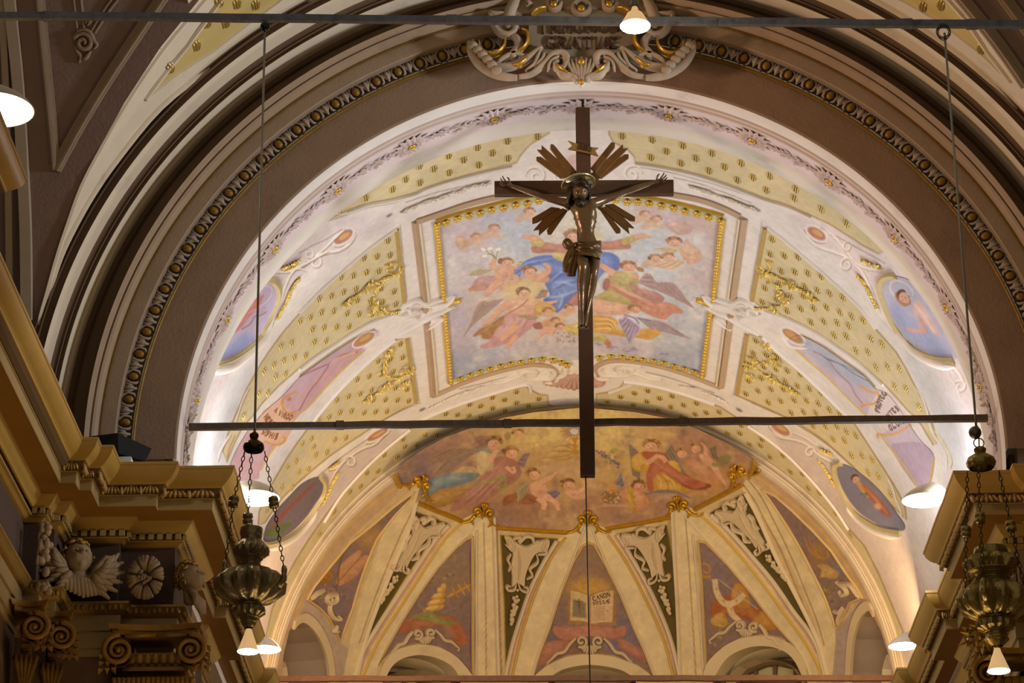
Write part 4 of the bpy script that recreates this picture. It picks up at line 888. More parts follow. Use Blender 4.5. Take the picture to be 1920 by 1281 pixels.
for x, l, h in ((-.030, .15, .018), (0, .19, .024), (.030, .15, .018)):
    mb.add([(x-.011, -l/2, 0), (x+.011, -l/2, 0), (x+.011, l/2, 0), (x-.011, l/2, 0), (x, -l/2+.03, h), (x, l/2-.03, h)], [(0, 1, 4), (1, 2, 5, 4), (2, 3, 5), (3, 0, 4, 5)])
t = np.linspace(0, 2*PI, 12, endpoint=False)
mb.add([(.040*math.cos(a)-.008, .085*math.sin(a)+.016, .003) for a in t], [tuple(range(12))], 1)
mk0 = mb.build('gilt_mark', [mat('mark_gilding', '#e3c878', .45, .3, .15, 20, .2), mat('mark_ground', '#6b5936', .8, 0, .15, 10)], vault, smooth=False)
for i, p in enumerate(mk):
    mw = frame_at(BAR, p, .006)
    if i == 0: mk0.matrix_local = mw
    else: inst(mk0, vault, mw)
# ---- ribs of white plaster edging the fields
EDG = [K(*A3, [(1065, 282), (850, 432), (650, 592), (450, 767), (250, 942), (100, 1092), (0, 1200)]), K(*A4, [(1050, 332), (850, 492), (650, 672), (450, 872), (250, 1102), (150, 1232)]),
       K(*A7, [(745, 244), (900, 362), (1100, 530), (1300, 700), (1500, 880), (1700, 1080), (1830, 1260)]), K(*A8, [(690, 275), (800, 382), (900, 472), (1080, 622), (1260, 792), (1400, 932), (1540, 1067)]),
       K(*A4, [(1040, 50), (800, 137), (600, 247), (400, 377), (200, 507), (0, 657)]), K(*A8, [(720, 15), (900, 75), (1100, 165), (1250, 247), (1400, 347), (1600, 487), (1780, 647), (1900, 757)]),
       K(*D1, [(1360, 75), (1310, 5), (1000, 88), (700, 183), (500, 258), (300, 343), (150, 433)]), K(*D2, [(330, 85), (440, 45), (560, 0)]), K(*BC, [(1240, 380), (1400, 402), (1600, 448), (1800, 512), (1920, 553)]),
       K(*A5, [(420, 1048), (600, 985), (830, 940), (1050, 880), (1130, 840), (1300, 780), (1500, 725), (1700, 675), (1920, 628)]), K(*A6, [(230, 668), (450, 700), (700, 752), (900, 812), (1100, 882), (1330, 972), (1550, 1042), (1750, 1132)]),
       K(*D3, [(120, 205), (300, 325), (500, 485), (700, 685), (850, 855), (1000, 1045), (1130, 1245)]), K(*B2, [(1680, 262), (1450, 447), (1250, 627), (1050, 837), (900, 1017), (740, 1277)])]
for e in EDG: strip('rib_edge', BAR, e, .055, .035, WHITEM(), vault, 'round', n=4)
for a, b in (((743.5, 430), (758, 566)), ((763, 635), (780, 754)), ((1435, 427), (1410, 563)), ((1401, 626), (1382, 740))):
    strip('field_edge', BAR, [a, ((a[0]+b[0])/2, (a[1]+b[1])/2), b], .07, .03, mat('ochre_edge', '#b49a5a', .75, 0, .1, 6), vault, 'bevel', n=3)
# raised rims of the medallions
for o, hid in ((K(*A1, [(620, 775), (700, 785), (750, 850), (757, 930), (727, 1035), (668, 1165)])+K(*A2, [(615, 75), (568, 160), (440, 275), (330, 345), (225, 385), (190, 392)]), 0), (K(*B1, [(560, 546), (495, 553), (453, 587), (441, 640), (472, 745), (522, 866), (592, 978), (692, 1090), (795, 1152), (900, 1183), (1000, 1188)]), 0)):
    strip('medallion_rim', BAR, o, .10, .05, mat('gilt_rim', '#c9b98a', .55, .2, .1, 8), vault, 'cove', n=4)
for o in (K(*A2, [(640, 130), (590, 190), (460, 310), (350, 390), (240, 420), (180, 425)]), K(*B1, [(540, 930), (610, 1010), (700, 1110), (800, 1175), (900, 1210), (1010, 1230)])):
    strip('medallion_cushion', BAR, o, .17, .07, WHITEM(), vault, 'round', n=5, taper=True)
strip('medallion_rim', BAR, [(600, 893), (609, 906), (606, 927), (592, 950), (575, 975), (552, 999), (527, 1015), (500, 1022), (490, 1018)], .10, .05, mat('gilt_rim', '#c9b98a'), vault, 'cove', n=4)
strip('medallion_rim', BAR, [(1578, 868), (1567, 871), (1565, 884), (1571, 907), (1584, 934), (1605, 962), (1629, 980), (1657, 994), (1690, 1000)], .10, .05, mat('gilt_rim', '#c9b98a'), vault, 'cove', n=4)
strip('medallion_cushion', BAR, [(1588, 944), (1601, 966), (1627, 988), (1656, 1001), (1688, 1008)], .14, .06, WHITEM(), vault, 'round', n=4, taper=True)
strip('medallion_cushion', BAR, [(594, 958), (577, 983), (552, 1008), (526, 1022), (500, 1030)], .14, .06, WHITEM(), vault, 'round', n=4, taper=True)
# ---- gilt garlands
def garland(name, surf, pts, par, w_=.07, dens=1.0, m=None, clus=()):
    mb = MB(); p = spl(pts, 8); P = surf.hit(p); Nn = surf.nrm(P)
    strip_geo(mb, surf, pts, .022, .03, 'round', n=5)
    n = int(len(p)*dens*1.5); r = random.Random(len(pts)+int(p[0][0]))
    for k in range(n):
        i = r.randrange(len(p)-1); T = P[i+1]-P[i]; T /= max(np.linalg.norm(T), 1e-6); S = np.cross(T, Nn[i]); a = r.uniform(-1.1, 1.1)
        leafmesh(mb, P[i]+Nn[i]*.02, T*math.cos(a)+S*math.sin(a), r.uniform(.045, .095), .034, Nn[i], .018)
    for c_ in clus:
        Pc = surf.hit([c_])[0]; nc = surf.nrm(np.array([Pc]))[0]; T = np.array([0, 1., 0]); T -= nc*(T@nc); T /= np.linalg.norm(T); S = np.cross(T, nc)
        for k in range(16):
            a = r.uniform(0, 2*PI); d = T*math.cos(a)*1.5+S*math.sin(a)*.8
            leafmesh(mb, Pc+nc*.02+d*r.uniform(0, .07), d/np.linalg.norm(d), r.uniform(.055, .10), .036, nc, .03)
    return mb.build(name, m or mat('pale_gilding', '#e2c670', .45, .35, .15, 14, .25), par, smooth=False)
garland('gilt_garland', BAR, K(*A3, [(1140, 720), (1050, 770), (940, 810), (830, 870), (760, 910), (650, 980), (590, 1030), (520, 1075), (480, 1110)]), vault, clus=K(*A3, [(780, 890), (740, 925), (530, 1070), (1090, 735)]))
garland('gilt_garland', BAR, K(*A3, [(940, 830), (860, 910), (822, 1000), (810, 1100), (840, 1160), (900, 1180), (1000, 1190), (1110, 1180)]), vault, clus=K(*A3, [(820, 1120), (900, 1175), (800, 1150)]))
strip('gilt_ribbon', BAR, K(*A3, [(940, 670), (980, 680), (1010, 650), (1050, 655), (1030, 700), (970, 720), (960, 750), (1040, 770), (1130, 720), (1140, 705), (1110, 700)]), .04, .035, mat('pale_gilding', '#d6b45c'), vault, n=5)
garland('gilt_garland', BAR, K(*A4, [(1270, 650), (1150, 710), (1050, 740), (950, 720), (930, 650), (940, 550), (960, 480), (1010, 430)]), vault, clus=K(*A4, [(920, 630), (980, 460), (1230, 660)]))
garland('gilt_garland', BAR, K(*A4, [(1110, 740), (1000, 800), (900, 870), (780, 960), (700, 1005)]), vault, clus=K(*A4, [(960, 830), (900, 860), (760, 970), (1150, 650), (1140, 820)]))
garland('gilt_garland', BAR, K(*A7, [(640, 640), (720, 690), (820, 720), (950, 790), (1060, 850), (1160, 910), (1240, 970)]), vault, clus=K(*A7, [(950, 790), (1000, 820), (1180, 925), (700, 690)]))
garland('gilt_garland', BAR, K(*A7, [(820, 800), (880, 890), (930, 960), (880, 1020), (780, 1050), (620, 1050)]), vault, clus=K(*A7, [(920, 960), (820, 1045), (890, 920)]))
strip('gilt_ribbon', BAR, K(*A7, [(800, 590), (740, 580), (770, 640), (740, 690), (660, 680), (640, 620), (680, 640), (760, 730), (780, 790), (740, 800)]), .04, .035, mat('pale_gilding', '#d6b45c'), vault, n=5)
garland('gilt_garland', BAR, K(*A8, [(490, 520), (600, 560), (690, 630), (800, 690), (900, 750), (1000, 810), (1055, 845)]), vault, clus=K(*A8, [(780, 670), (820, 700), (990, 800), (540, 560), (600, 490), (590, 670)]))
garland('gilt_garland', BAR, K(*A8, [(600, 545), (700, 530), (800, 500), (780, 400), (720, 310)]), vault, clus=K(*A8, [(810, 510), (850, 530), (740, 350)]))
for pts in (K(*A3, [(0, 640), (-40, 660), (-110, 690)]), K(*A1, [(960, 580), (890, 620), (780, 660)]), K(*A1, [(970, 740), (920, 800), (870, 880), (830, 980), (790, 1050), (750, 1140)]), K(*B1, [(300, 420), (360, 450), (450, 480)]), K(*B1, [(270, 530), (320, 590), (370, 680), (430, 790)]), K(*D3, [(840, 430), (900, 460), (970, 490)]), K(*D3, [(830, 540), (880, 600), (940, 700), (990, 800)]), K(*B2, [(900, 610), (840, 650), (780, 690)]), K(*B2, [(900, 730), (850, 800), (790, 930), (720, 1080)])):
    garland('gilt_garland', BAR, pts, vault, dens=1.8)
# stucco leaf sprays on the ribs above and below the painting
for pts in (K(*A5, [(910, 1045), (1000, 1000), (1090, 960), (1170, 930), (1250, 910), (1350, 870), (1440, 845), (1560, 800), (1700, 780)]), K(*A6, [(690, 850), (790, 880), (900, 920), (990, 950), (1100, 990), (1200, 1030), (1260, 1050)]), K(*A4, [(1400, 1080), (1500, 1040), (1600, 985), (1700, 940), (1830, 890)]), K(*D2, [(1040, 10), (1200, 40), (1330, 90), (1420, 130), (1510, 180)]), K(*D1, [(340, 240), (430, 190), (600, 110), (760, 60), (860, 20)])):
    garland('leaf_spray', BAR, pts, vault, dens=.9, m=mat('warm_white_stucco', '#e4d6c6', .75, 0, .1, 8))
for s_ in (1, -1):
    cx, cy = (545, 315) if s_ == 1 else (1225, 290)
    X = lambda p: K(*BC, [((cx+s_*(a-545)), b+(cy-315)) for a, b in p])
    mb = MB()
    for pts, w_ in (([(400, 292), (500, 270), (640, 262), (715, 300), (690, 350), (620, 352), (560, 355), (485, 345), (470, 310), (520, 290), (570, 300), (580, 325), (545, 325)], .11), ([(720, 350), (790, 320), (800, 270)], .12), ([(250, 385), (330, 372), (430, 335), (480, 320)], .06), ([(640, 380), (720, 375), (760, 330)], .08)):
        strip_geo(mb, BAR, X(pts), [w_*.4, w_, w_, w_*.5], .06, 'round', n=5)
    mb.build('stucco_scroll', mat('warm_white_stucco', '#dccbb8'), vault)
mb = MB()
for k in range(11):
    x = 650+k*43; strip_geo(mb, BAR, K(*BC, [(870+(x-870)*.25, 330), (870+(x-870)*.7, 375), (x, 425-abs(k-5)*7)]), [.05, .09, .10], .06, 'round', n=4)
mb.build('stucco_shell', mat('rose_stucco', '#c39a8b', .8, 0, .1, 8), vault)
# ================================================================== THE APSE
apse = thing('ceiling_apse', 'painted half dome of the apse with warm stucco ribs and lunettes', 'ceiling', kind='structure')
BEIGE, BEIGE2 = '#d2b98c', '#dcc79c'
ring('apse_arch', [(43.05, 5.18), (43.03, 5.15), (43.05, 5.12), (43.09, 5.11), (43.09, 5.085), (43.05, 5.07), (43.07, 5.045), (43.12, 5.04), (43.13, 5.02), (43.25, 4.995)], mat('arch_moulding', '#d3bfa4', .75, 0, .08, 4, .12, 30, '#a58f78'), apse, -96, 96)
FRA = [(736, 890), (759, 864), (796, 840), (834, 819), (890, 799), (946, 782), (1002, 772), (1085, 764), (1116, 765), (1192, 772), (1249, 783), (1305, 802), (1361, 829), (1399, 852), (1420, 868), (1409, 888), (1391, 907), (1303, 954), (1275, 945), (1257, 969), (1138, 991), (1100, 975), (1063, 997), (929, 989), (908, 950), (863, 976), (780, 941), (790, 905), (748, 911)]
PAN = {'centre': K(*D6, [(815, 230), (850, 240), (930, 380), (1050, 620), (1150, 870), (1220, 1020), (1300, 1225), (1180, 1150), (1000, 1080), (820, 1060), (650, 1080), (500, 1150), (395, 1235), (450, 1050), (520, 870), (600, 620), (700, 370), (770, 250)]),
       'left': K(*E3, [(735, 455), (737, 800), (738, 1235), (650, 1140), (550, 1080), (430, 1060), (300, 1090), (205, 1180), (255, 1080), (340, 930), (440, 770), (540, 630), (640, 520), (700, 470)]),
       'right': K(*D7, [(245, 335), (300, 345), (450, 500), (600, 680), (730, 850), (870, 1010), (800, 980), (680, 960), (540, 980), (420, 1040), (300, 1160), (285, 900), (270, 600)]),
       'far_left': [(775, 922), (737, 950), (700, 982), (655, 1018), (620, 1060), (588, 1100), (575, 1123), (600, 1141), (615, 1158), (628, 1183), (637, 1203), (643, 1186), (660, 1140), (680, 1073), (706, 1010), (740, 965), (770, 935)],
       'far_right': [(1430, 918), (1450, 945), (1464, 966), (1500, 1025), (1525, 1073), (1548, 1120), (1565, 1168), (1570, 1180), (1580, 1160), (1594, 1130), (1618, 1120), (1608, 1103), (1586, 1073), (1560, 1033), (1525, 995), (1487, 958), (1455, 930)]}
OLIVE = [K(*E3, [(405, 310), (600, 382), (540, 430), (380, 660), (250, 870), (130, 1060), (190, 850), (300, 600), (370, 440)]), K(*D6, [(150, 172), (585, 200), (480, 370), (380, 570), (300, 800), (240, 1000), (190, 1170), (180, 700)]),
         K(*D6, [(1022, 165), (1400, 97), (1450, 400), (1475, 800), (1485, 1140), (1440, 1000), (1370, 800), (1260, 560), (1130, 330)]), K(*D7, [(320, 150), (545, 20), (640, 180), (760, 450), (880, 680), (1010, 950), (880, 800), (750, 610), (600, 430), (450, 260)])]
NICHE = {'left': [(555, 1160), (572, 1160), (590, 1176), (605, 1203), (615, 1236), (621, 1300), (524, 1300), (532, 1226), (542, 1186)],
         'right': [(1592, 1300), (1593, 1260), (1598, 1198), (1610, 1156), (1628, 1136), (1650, 1180), (1664, 1222), (1671, 1250), (1674, 1300)]}
ARCHES = {'centre': ([(998, 1270), (1025, 1248), (1063, 1231), (1105, 1226), (1151, 1231), (1196, 1248), (1228, 1270)], [(1030, 1270), (1057, 1254), (1105, 1246), (1160, 1254), (1190, 1270)]),
          'left': (K(*E3, [(200, 1250), (230, 1165), (300, 1092), (430, 1060), (550, 1080), (650, 1140), (745, 1250)]), K(*E3, [(235, 1260), (270, 1190), (330, 1142), (430, 1120), (540, 1142), (620, 1190), (665, 1260)])),
          'right': (K(*D7, [(285, 1260), (310, 1150), (420, 1040), (540, 980), (680, 960), (800, 980), (890, 1035), (960, 1130), (985, 1260)]), K(*D7, [(350, 1260), (440, 1120), (560, 1050), (690, 1030), (820, 1060), (900, 1130), (965, 1260)]))}
dc = Canvas(460, 740, 1720, 1310, '#ceb487')
for p, c_ in (([(740, 892), (700, 920), (600, 1020), (520, 1180), (490, 1300), (560, 1300), (575, 1160), (640, 1030), (740, 930)], '#c6a582'), ([(1420, 870), (1480, 920), (1570, 1010), (1660, 1170), (1690, 1300), (1640, 1300), (1600, 1130), (1500, 985), (1410, 895)], '#c6a582')): dc.poly(p, c_, True)
# lilac-grey reveals between the ribs, lower left and right
dc.poly([(637, 1203), (600, 1141), (575, 1123), (540, 1200), (524, 1300), (650, 1300), (655, 1220)], '#b6a08e'); dc.poly([(1568, 1180), (1620, 1120), (1660, 1200), (1680, 1300), (1560, 1300), (1555, 1230)], '#b29b90')
LEGS = {'centre_left': K(*D6, [(765, 60), (735, 60), (650, 165), (575, 215), (480, 370), (380, 570), (300, 800), (240, 1000), (185, 1240), (395, 1240), (450, 1050), (520, 870), (600, 620), (700, 370), (800, 240), (800, 110)]),
        'centre_right': K(*D6, [(835, 60), (880, 60), (950, 130), (1025, 165), (1130, 330), (1260, 560), (1370, 800), (1440, 1000), (1500, 1240), (1300, 1240), (1220, 1020), (1150, 870), (1050, 620), (930, 380), (815, 240), (815, 110)]),
        'left_leg': K(*E3, [(770, 330), (700, 350), (600, 390), (520, 480), (400, 660), (280, 840), (190, 980), (120, 1100), (72, 1250), (185, 1250), (210, 1180), (255, 1080), (340, 930), (440, 770), (540, 630), (640, 520), (735, 440), (770, 420)]),
        'left_pier': K(*E3, [(770, 340), (858, 345), (868, 700), (882, 1250), (742, 1250), (738, 800), (735, 440)]),
        'right_pier': K(*D7, [(70, 110), (150, 110), (240, 320), (260, 560), (285, 900), (310, 1160), (285, 1250), (122, 1250), (105, 800), (85, 450)]),
        'right_leg': K(*D7, [(150, 100), (230, 130), (330, 160), (450, 260), (600, 430), (750, 610), (880, 800), (980, 930), (1040, 1030), (1095, 1250), (990, 1250), (940, 1120), (860, 1000), (730, 850), (600, 680), (450, 500), (300, 340), (240, 320), (160, 190)]),
        'far_left_rib': K(*E3, [(480, 160), (440, 190), (420, 260), (400, 330), (370, 440), (300, 600), (200, 850), (120, 1080), (90, 1250), (10, 1250), (60, 1000), (130, 740), (230, 450), (330, 250), (430, 170)]),
        'far_right_rib': K(*D3, [(50, 700), (110, 730), (250, 840), (340, 930), (450, 1100), (540, 1281)])+K(*D4, [(590, 640), (660, 860), (665, 960), (640, 1250), (590, 1250), (560, 1000), (500, 800), (380, 500), (250, 250), (120, 20)])+K(*D3, [(220, 1150), (120, 960), (40, 790)])}
for k in ('left_pier', 'right_pier'): dc.poly(LEGS[k], BEIGE2)
for k in ('centre_left', 'centre_right', 'left_leg', 'right_leg', 'far_left_rib', 'far_right_rib'): dc.poly(LEGS[k], BEIGE2)
# rose stripe and ochre line along each rib
for l in (K(*D6, [(590, 215), (495, 375), (398, 575), (318, 805), (258, 1005), (205, 1235)]), K(*D6, [(1010, 170), (1110, 330), (1240, 560), (1350, 800), (1420, 1000), (1478, 1235)]), K(*E3, [(615, 390), (540, 480), (420, 665), (300, 845), (210, 985), (140, 1105), (95, 1240)]), K(*D7, [(345, 175), (440, 268), (588, 440), (735, 620), (862, 808), (962, 940), (1040, 1080)])): dc.stroke(l, 9, '#c7a187', .9)
YL = [K(*D6, [(640, 190), (540, 330), (430, 560), (345, 800), (290, 1000), (240, 1235)]), K(*D6, [(960, 175), (1080, 350), (1200, 570), (1310, 800), (1390, 1000), (1450, 1235)]), K(*E3, [(680, 375), (580, 470), (450, 665), (335, 845), (245, 985), (175, 1105), (120, 1240)]), K(*D7, [(240, 140), (400, 290), (560, 470), (700, 650), (830, 830), (940, 980), (1030, 1130), (1075, 1250)])]
for l in YL: dc.stroke(l, 2.4, '#d9b75a', .9)
for l in (K(*E3, [(862, 345), (872, 700), (888, 1240)]), K(*E3, [(875, 345), (885, 700), (903, 1240)]), K(*D7, [(70, 150), (95, 500), (122, 1230)]), K(*D7, [(45, 180), (75, 500), (100, 1230)]), K(*E3, [(800, 380), (812, 800), (815, 1240)]), K(*D7, [(160, 180), (185, 500), (230, 1230)])): dc.stroke(l, 2, '#8f6b49', .85, 0, False)
for l in (K(*E3, [(380, 440), (300, 640), (190, 860), (120, 1050)]), K(*E3, [(420, 270), (310, 500), (190, 800), (100, 1060)]), K(*D3, [(80, 700), (240, 900), (380, 1160)])+K(*D4, [(330, 330), (440, 600), (520, 800), (580, 1000)]), K(*D3, [(50, 760), (200, 980), (300, 1180)])+K(*D4, [(260, 300), (400, 640), (510, 900)])): dc.stroke(l, 2.2, '#96704c', .8)
dc.stroke([(1418, 893), (1470, 932), (1530, 985), (1590, 1065), (1630, 1150)], 2.6, '#d9b75a', .8); dc.stroke([(745, 912), (700, 945), (640, 1000), (590, 1070), (555, 1150)], 2.6, '#d9b75a', .8)
for o in OLIVE: dc.poly(o, '#5d4f28'); dc.stroke(np.vstack([o, o[:1]]), 2, '#a88a3c', .8, 0, False)
# lunette paintings
def glow(c, x, y, rx, ry, col): 
    for k in range(3): c.ell(x, y, rx*(1-.25*k), ry*(1-.25*k), col, 0, .45, 6)
for k, p in PAN.items(): dc.poly(p, '#836f73')
dc.mottle(.05, 18, 5)
lc = Canvas(540, 900, 1660, 1300, '#7d6a6c')
lc.ell(1105, 1080, 60, 90, '#8f7565', 0, .8, 8); glow(lc, 1105, 1105, 44, 24, '#d3a63f'); lc.ell(1050, 1215, 50, 26, '#7d5c58', 0, .8, 6); lc.ell(1170, 1195, 40, 40, '#66688a', 0, .7, 8); lc.ell(1030, 1190, 22, 26, '#5d5f80', 0, .7, 6)
figp(lc, D6, [(560, 850), (640, 870), (820, 850), (1000, 870), (1085, 850), (1080, 930), (980, 950), (820, 930), (640, 960), (550, 910)], '#b3776a', '#8c5148', '#cf9b88'); figp(lc, D6, [(500, 980), (620, 960), (700, 990), (560, 1080), (450, 1150), (430, 1080)], '#a86f62', '#824a42', '#c48f7e'); figp(lc, D6, [(1030, 940), (1120, 980), (1250, 1060), (1240, 1130), (1140, 1080), (1040, 1010)], '#a86f62', '#824a42', '#c48f7e')
lc.poly(K(*D6, [(660, 580), (740, 590), (820, 620), (820, 850), (740, 840), (655, 845)]), '#9d7a50'); lc.poly(K(*D6, [(820, 620), (900, 590), (1015, 580), (1020, 850), (900, 850), (820, 860)]), '#a2764f')
lc.poly(K(*D6, [(680, 585), (740, 600), (808, 625), (808, 825), (740, 812), (672, 815)]), '#d6bd86'); lc.poly(K(*D6, [(828, 630), (900, 600), (1000, 588), (990, 825), (910, 825), (828, 840)]), '#d8ba90')
lc.poly(K(*D6, [(695, 650), (790, 680), (795, 795), (690, 785)]), '#6f6a5a', False, .9, 1); lc.stroke(K(*D6, [(740, 650), (745, 760)]), 2, '#4b3c2c', .8); lc.stroke(K(*D6, [(715, 672), (770, 672)]), 1.6, '#4b3c2c', .8)
for i in range(7): lc.stroke(K(*D6, [(850, 715+i*16), (975-random.uniform(0, 60), 708+i*16)]), 1.2, '#9a7a58', .8, 0, False)
# tiara, keys and triple cross
lc.ell(850, 1075, 40, 50, '#8d7a66', 0, .6, 8); figp(lc, E3, [(350, 930), (450, 900), (560, 900), (640, 920), (700, 1000), (710, 1060), (640, 1060), (620, 980), (520, 960), (400, 980), (330, 1000)], '#a76049', '#7c4030', '#c78865'); figp(lc, E3, [(400, 900), (500, 880), (560, 920), (640, 940), (600, 960), (500, 930), (420, 920)], '#7f8c46', '#5d6a2e', '#a3ad66')
for i, w_ in enumerate((62, 54, 44, 26)): lc.ell(*K(*E3, [(520+i*14, 860-i*34)])[0], w_/3.0, 17/3., '#c99a45', -14); lc.ell(*K(*E3, [(512+i*14, 856-i*34)])[0], w_/5.2, 12/3., '#e3c174', -14)
lc.ell(*K(*E3, [(575, 735)])[0], 5, 5, '#d7ab55')
for a, b, w_ in (((590, 800), (745, 720), 3.6), ((620, 740), (660, 800), 3), ((655, 725), (695, 785), 3), ((690, 712), (725, 765), 3)): lc.stroke(K(*E3, [a, b]), w_, '#c9922f', 1, 0, False)
for a, b in (((430, 840), (520, 900)), ((370, 930), (480, 880)), ((560, 890), (650, 855))): lc.stroke(K(*E3, [a, b]), 2.2, '#8d8571', .9, 0, False)
# mitre, crozier and stole
lc.ell(1345, 1060, 30, 40, '#7d7083', 0, .6, 8); figp(lc, D7, [(330, 760), (420, 700), (480, 720), (600, 770), (680, 800), (760, 900), (700, 920), (560, 850), (440, 830), (350, 860)], '#a5562f', '#7a3b1e', '#cb8950'); figp(lc, D7, [(470, 660), (505, 615), (560, 650), (595, 770), (520, 780), (470, 740)], '#c0863f', '#8e5d24', '#dcae68'); figp(lc, D7, [(600, 880), (680, 800), (770, 910), (700, 930), (640, 900)], '#b98033', '#8d5a1e', '#d7a656')
lc.stroke(K(*D7, [(355, 590), (370, 680), (420, 750), (490, 745), (555, 690)]), [10, 11, 12, 11, 10], '#dcc59a'); lc.stroke(K(*D7, [(440, 740), (470, 820), (510, 860), (545, 905)]), [11, 11, 10, 9], '#dcc59a')
for p in ((368, 655), (415, 735), (500, 735), (465, 790), (530, 880)): lc.stroke(K(*D7, [(p[0]-10, p[1]), (p[0]+10, p[1])]), 1.4, '#a56f5a', .8, 0, False); lc.stroke(K(*D7, [(p[0], p[1]-10), (p[0], p[1]+10)]), 1.4, '#a56f5a', .8, 0, False)
lc.stroke(K(*D7, [(380, 590), (640, 790)]), 2, '#b7b0a2', .9, 0, False); lc.stroke(K(*D7, [(330, 570), (290, 575), (245, 550), (240, 510), (280, 485), (320, 505), (320, 540), (290, 545), (280, 520)]), [5, 5, 4.5, 4, 4, 3.5, 3, 3, 2], '#b9852f')
figp(lc, D7, [(330, 860), (400, 810), (440, 870), (420, 910), (350, 900)], '#c59b4c', '#8f6a26', '#dcb970')
# tables of the law; candelabrum and urn
glow(lc, 700, 1010, 34, 22, '#b58d52'); lc.ell(620, 1120, 40, 40, '#6d6078', 0, .6, 8); figp(lc, D5, [(640, 390), (760, 290), (790, 300), (780, 340), (830, 320), (835, 360), (760, 470), (640, 550), (600, 530), (620, 450)], '#c48f6c', '#94624a', '#d7aa88'); lc.stroke(K(*D5, [(780, 340), (700, 430), (620, 520)]), 2, '#94624a'); lc.stroke(K(*D5, [(700, 250), (650, 320), (620, 430), (610, 550), (570, 560)]), 3, '#4b4038', .8)
figp(lc, D5, [(470, 480), (540, 430), (580, 470), (550, 520), (480, 540)], '#9a6a2c', '#6d4718', '#bb8a48')
glow(lc, 1535, 1040, 18, 24, '#9a7440')
for p in ((430, 200), (460, 180), (500, 230), (520, 270), (550, 240), (440, 240)): lc.stroke(K(*D4, [(560, 350), ((560+p[0])/2-10, (350+p[1])/2+20), p]), 2, '#b5853c', .9)
lc.stroke(K(*D4, [(500, 330), (560, 350), (610, 330), (600, 290)]), 3, '#b5853c', .9); figp(lc, D4, [(525, 400), (600, 395), (650, 430), (700, 450), (660, 500), (580, 490), (545, 495), (560, 440)], '#c39a5c', '#8d6230', '#ddbf8c'); lc.poly(K(*D4, [(700, 370), (740, 440), (700, 480), (660, 400)]), '#6f7487', True, .8, 2)
r_ = random.Random(5)
for (x, y, sx, sy, n) in ((620, 1115, 22, 16, 60), (1345, 1190, 14, 16, 40), (1548, 1112, 16, 20, 70), (830, 1040, 20, 14, 30), (1175, 1150, 14, 10, 14), (830, 1085, 26, 8, 20)):
    for q in range(n): lc.ell(x+r_.gauss(0, sx*.5), y+r_.gauss(0, sy*.5), r_.uniform(1.6, 3.2), r_.uniform(1.2, 2.4), r_.choice(['#6d7a3c', '#8b9a55', '#a06a5c', '#b98a6c', '#5c5a34']), r_.uniform(0, 180), .8)
lc.a += (srgb('#b98f5c')-lc.a)*.18
lc.mottle(.06, 6, 8)
nu, nv = 640, 420
az = np.radians(np.linspace(-97, 97, nu)); el = np.radians(90*(1-np.linspace(1, 0, nv)**1.0)); 
AZ, EL = np.meshgrid(az, el, indexing='ij')
V = np.stack([5*np.sin(AZ)*np.cos(EL), 43.25+5*np.cos(AZ)*np.cos(EL), ZS+5*np.sin(EL)], -1).reshape(-1, 3)
keep = (V[:, 1] > 43.2)
pp = pix(V)
for n_ in NICHE.values(): keep &= ~inside(n_, pp)
WIN3 = {'left': ARCHES['left'][1], 'right': ARCHES['right'][1], 'centre': ARCHES['centre'][1]}
for n_ in WIN3.values():
    q = list(n_); q = [(q[0][0], q[0][1]+60)]+q+[(q[-1][0], q[-1][1]+60)]
    keep &= ~inside(q, pp)
painted('dome_shell', V, quads(nu, nv, keep), dc, apse)
zl = np.linspace(0.0, ZS, 3); am = np.radians(np.linspace(-95, 95, 40))
link_mesh('apse_wall', [(5*math.sin(a), 43.25+5*math.cos(a), z) for a in am for z in zl], quads(40, 3), mat('apse_wall_plaster', '#b9a68c', .85, 0, .1, 2), apse)
bz = np.radians(np.linspace(-97, 97, 60)); bl = np.radians(np.linspace(-4, 40, 12)); BZ, BLt = np.meshgrid(bz, bl, indexing='ij')
link_mesh('outer_masonry', np.stack([5.95*np.sin(BZ)*np.cos(BLt), 43.25+5.95*np.cos(BZ)*np.cos(BLt), ZS+5.95*np.sin(BLt)], -1).reshape(-1, 3), quads(60, 12), mat('apse_wall_plaster', '#b9a68c', .85, 0, .1, 2), apse)
# niches and lunette windows
def offs(poly, d):
    P = DOM.hit(poly); n = -DOM.nrm(P); n[:, 2] = 0; n /= np.linalg.norm(n, axis=1)[:, None]
    n[:] = n.mean(0)/np.linalg.norm(n.mean(0))
    return P, P+n*d
def alcove(name, poly, d, m, closed=False):
    p = np.asarray(poly); P, Q = offs(p, d); Q = Q.copy()
    n = len(p); F = [(i, i+1, n+i+1, n+i) for i in range(n-1)]+[(n-1, 0, n, 2*n-1)]
    o = link_mesh(name, np.concatenate([P, Q]), F, m, apse, smooth=False)
    return Q
NM = mat('niche_plaster', '#a58f7e', .85, 0, .1, 2.5, .15, 30, '#8a7263')
q = alcove('niche_reveal', NICHE['left'], .85, NM); link_mesh('niche_back', q, [tuple(range(len(q)))], NM, apse, False)
q = alcove('niche_reveal', NICHE['right'], .85, NM); link_mesh('niche_back', q, [tuple(range(len(q)))], NM, apse, False)
for l in ([(549, 1172), (560, 1160), (572, 1159), (590, 1175), (606, 1203), (616, 1236), (622, 1290)], [(1592, 1300), (1593, 1260), (1598, 1198), (1610, 1156), (1629, 1135), (1640, 1150)]):
    strip('niche_arch', DOM, l, .16, .045, mat('niche_arch_plaster', '#cdb894', .8, 0, .06, 3), apse, 'flat', n=5)
DAY = glow_mat('daylight_pane', '#8fb6ee', 1.6); DIM = mat('dusky_pane', '#b7ab86', .25, 0, .08, 3, 0)
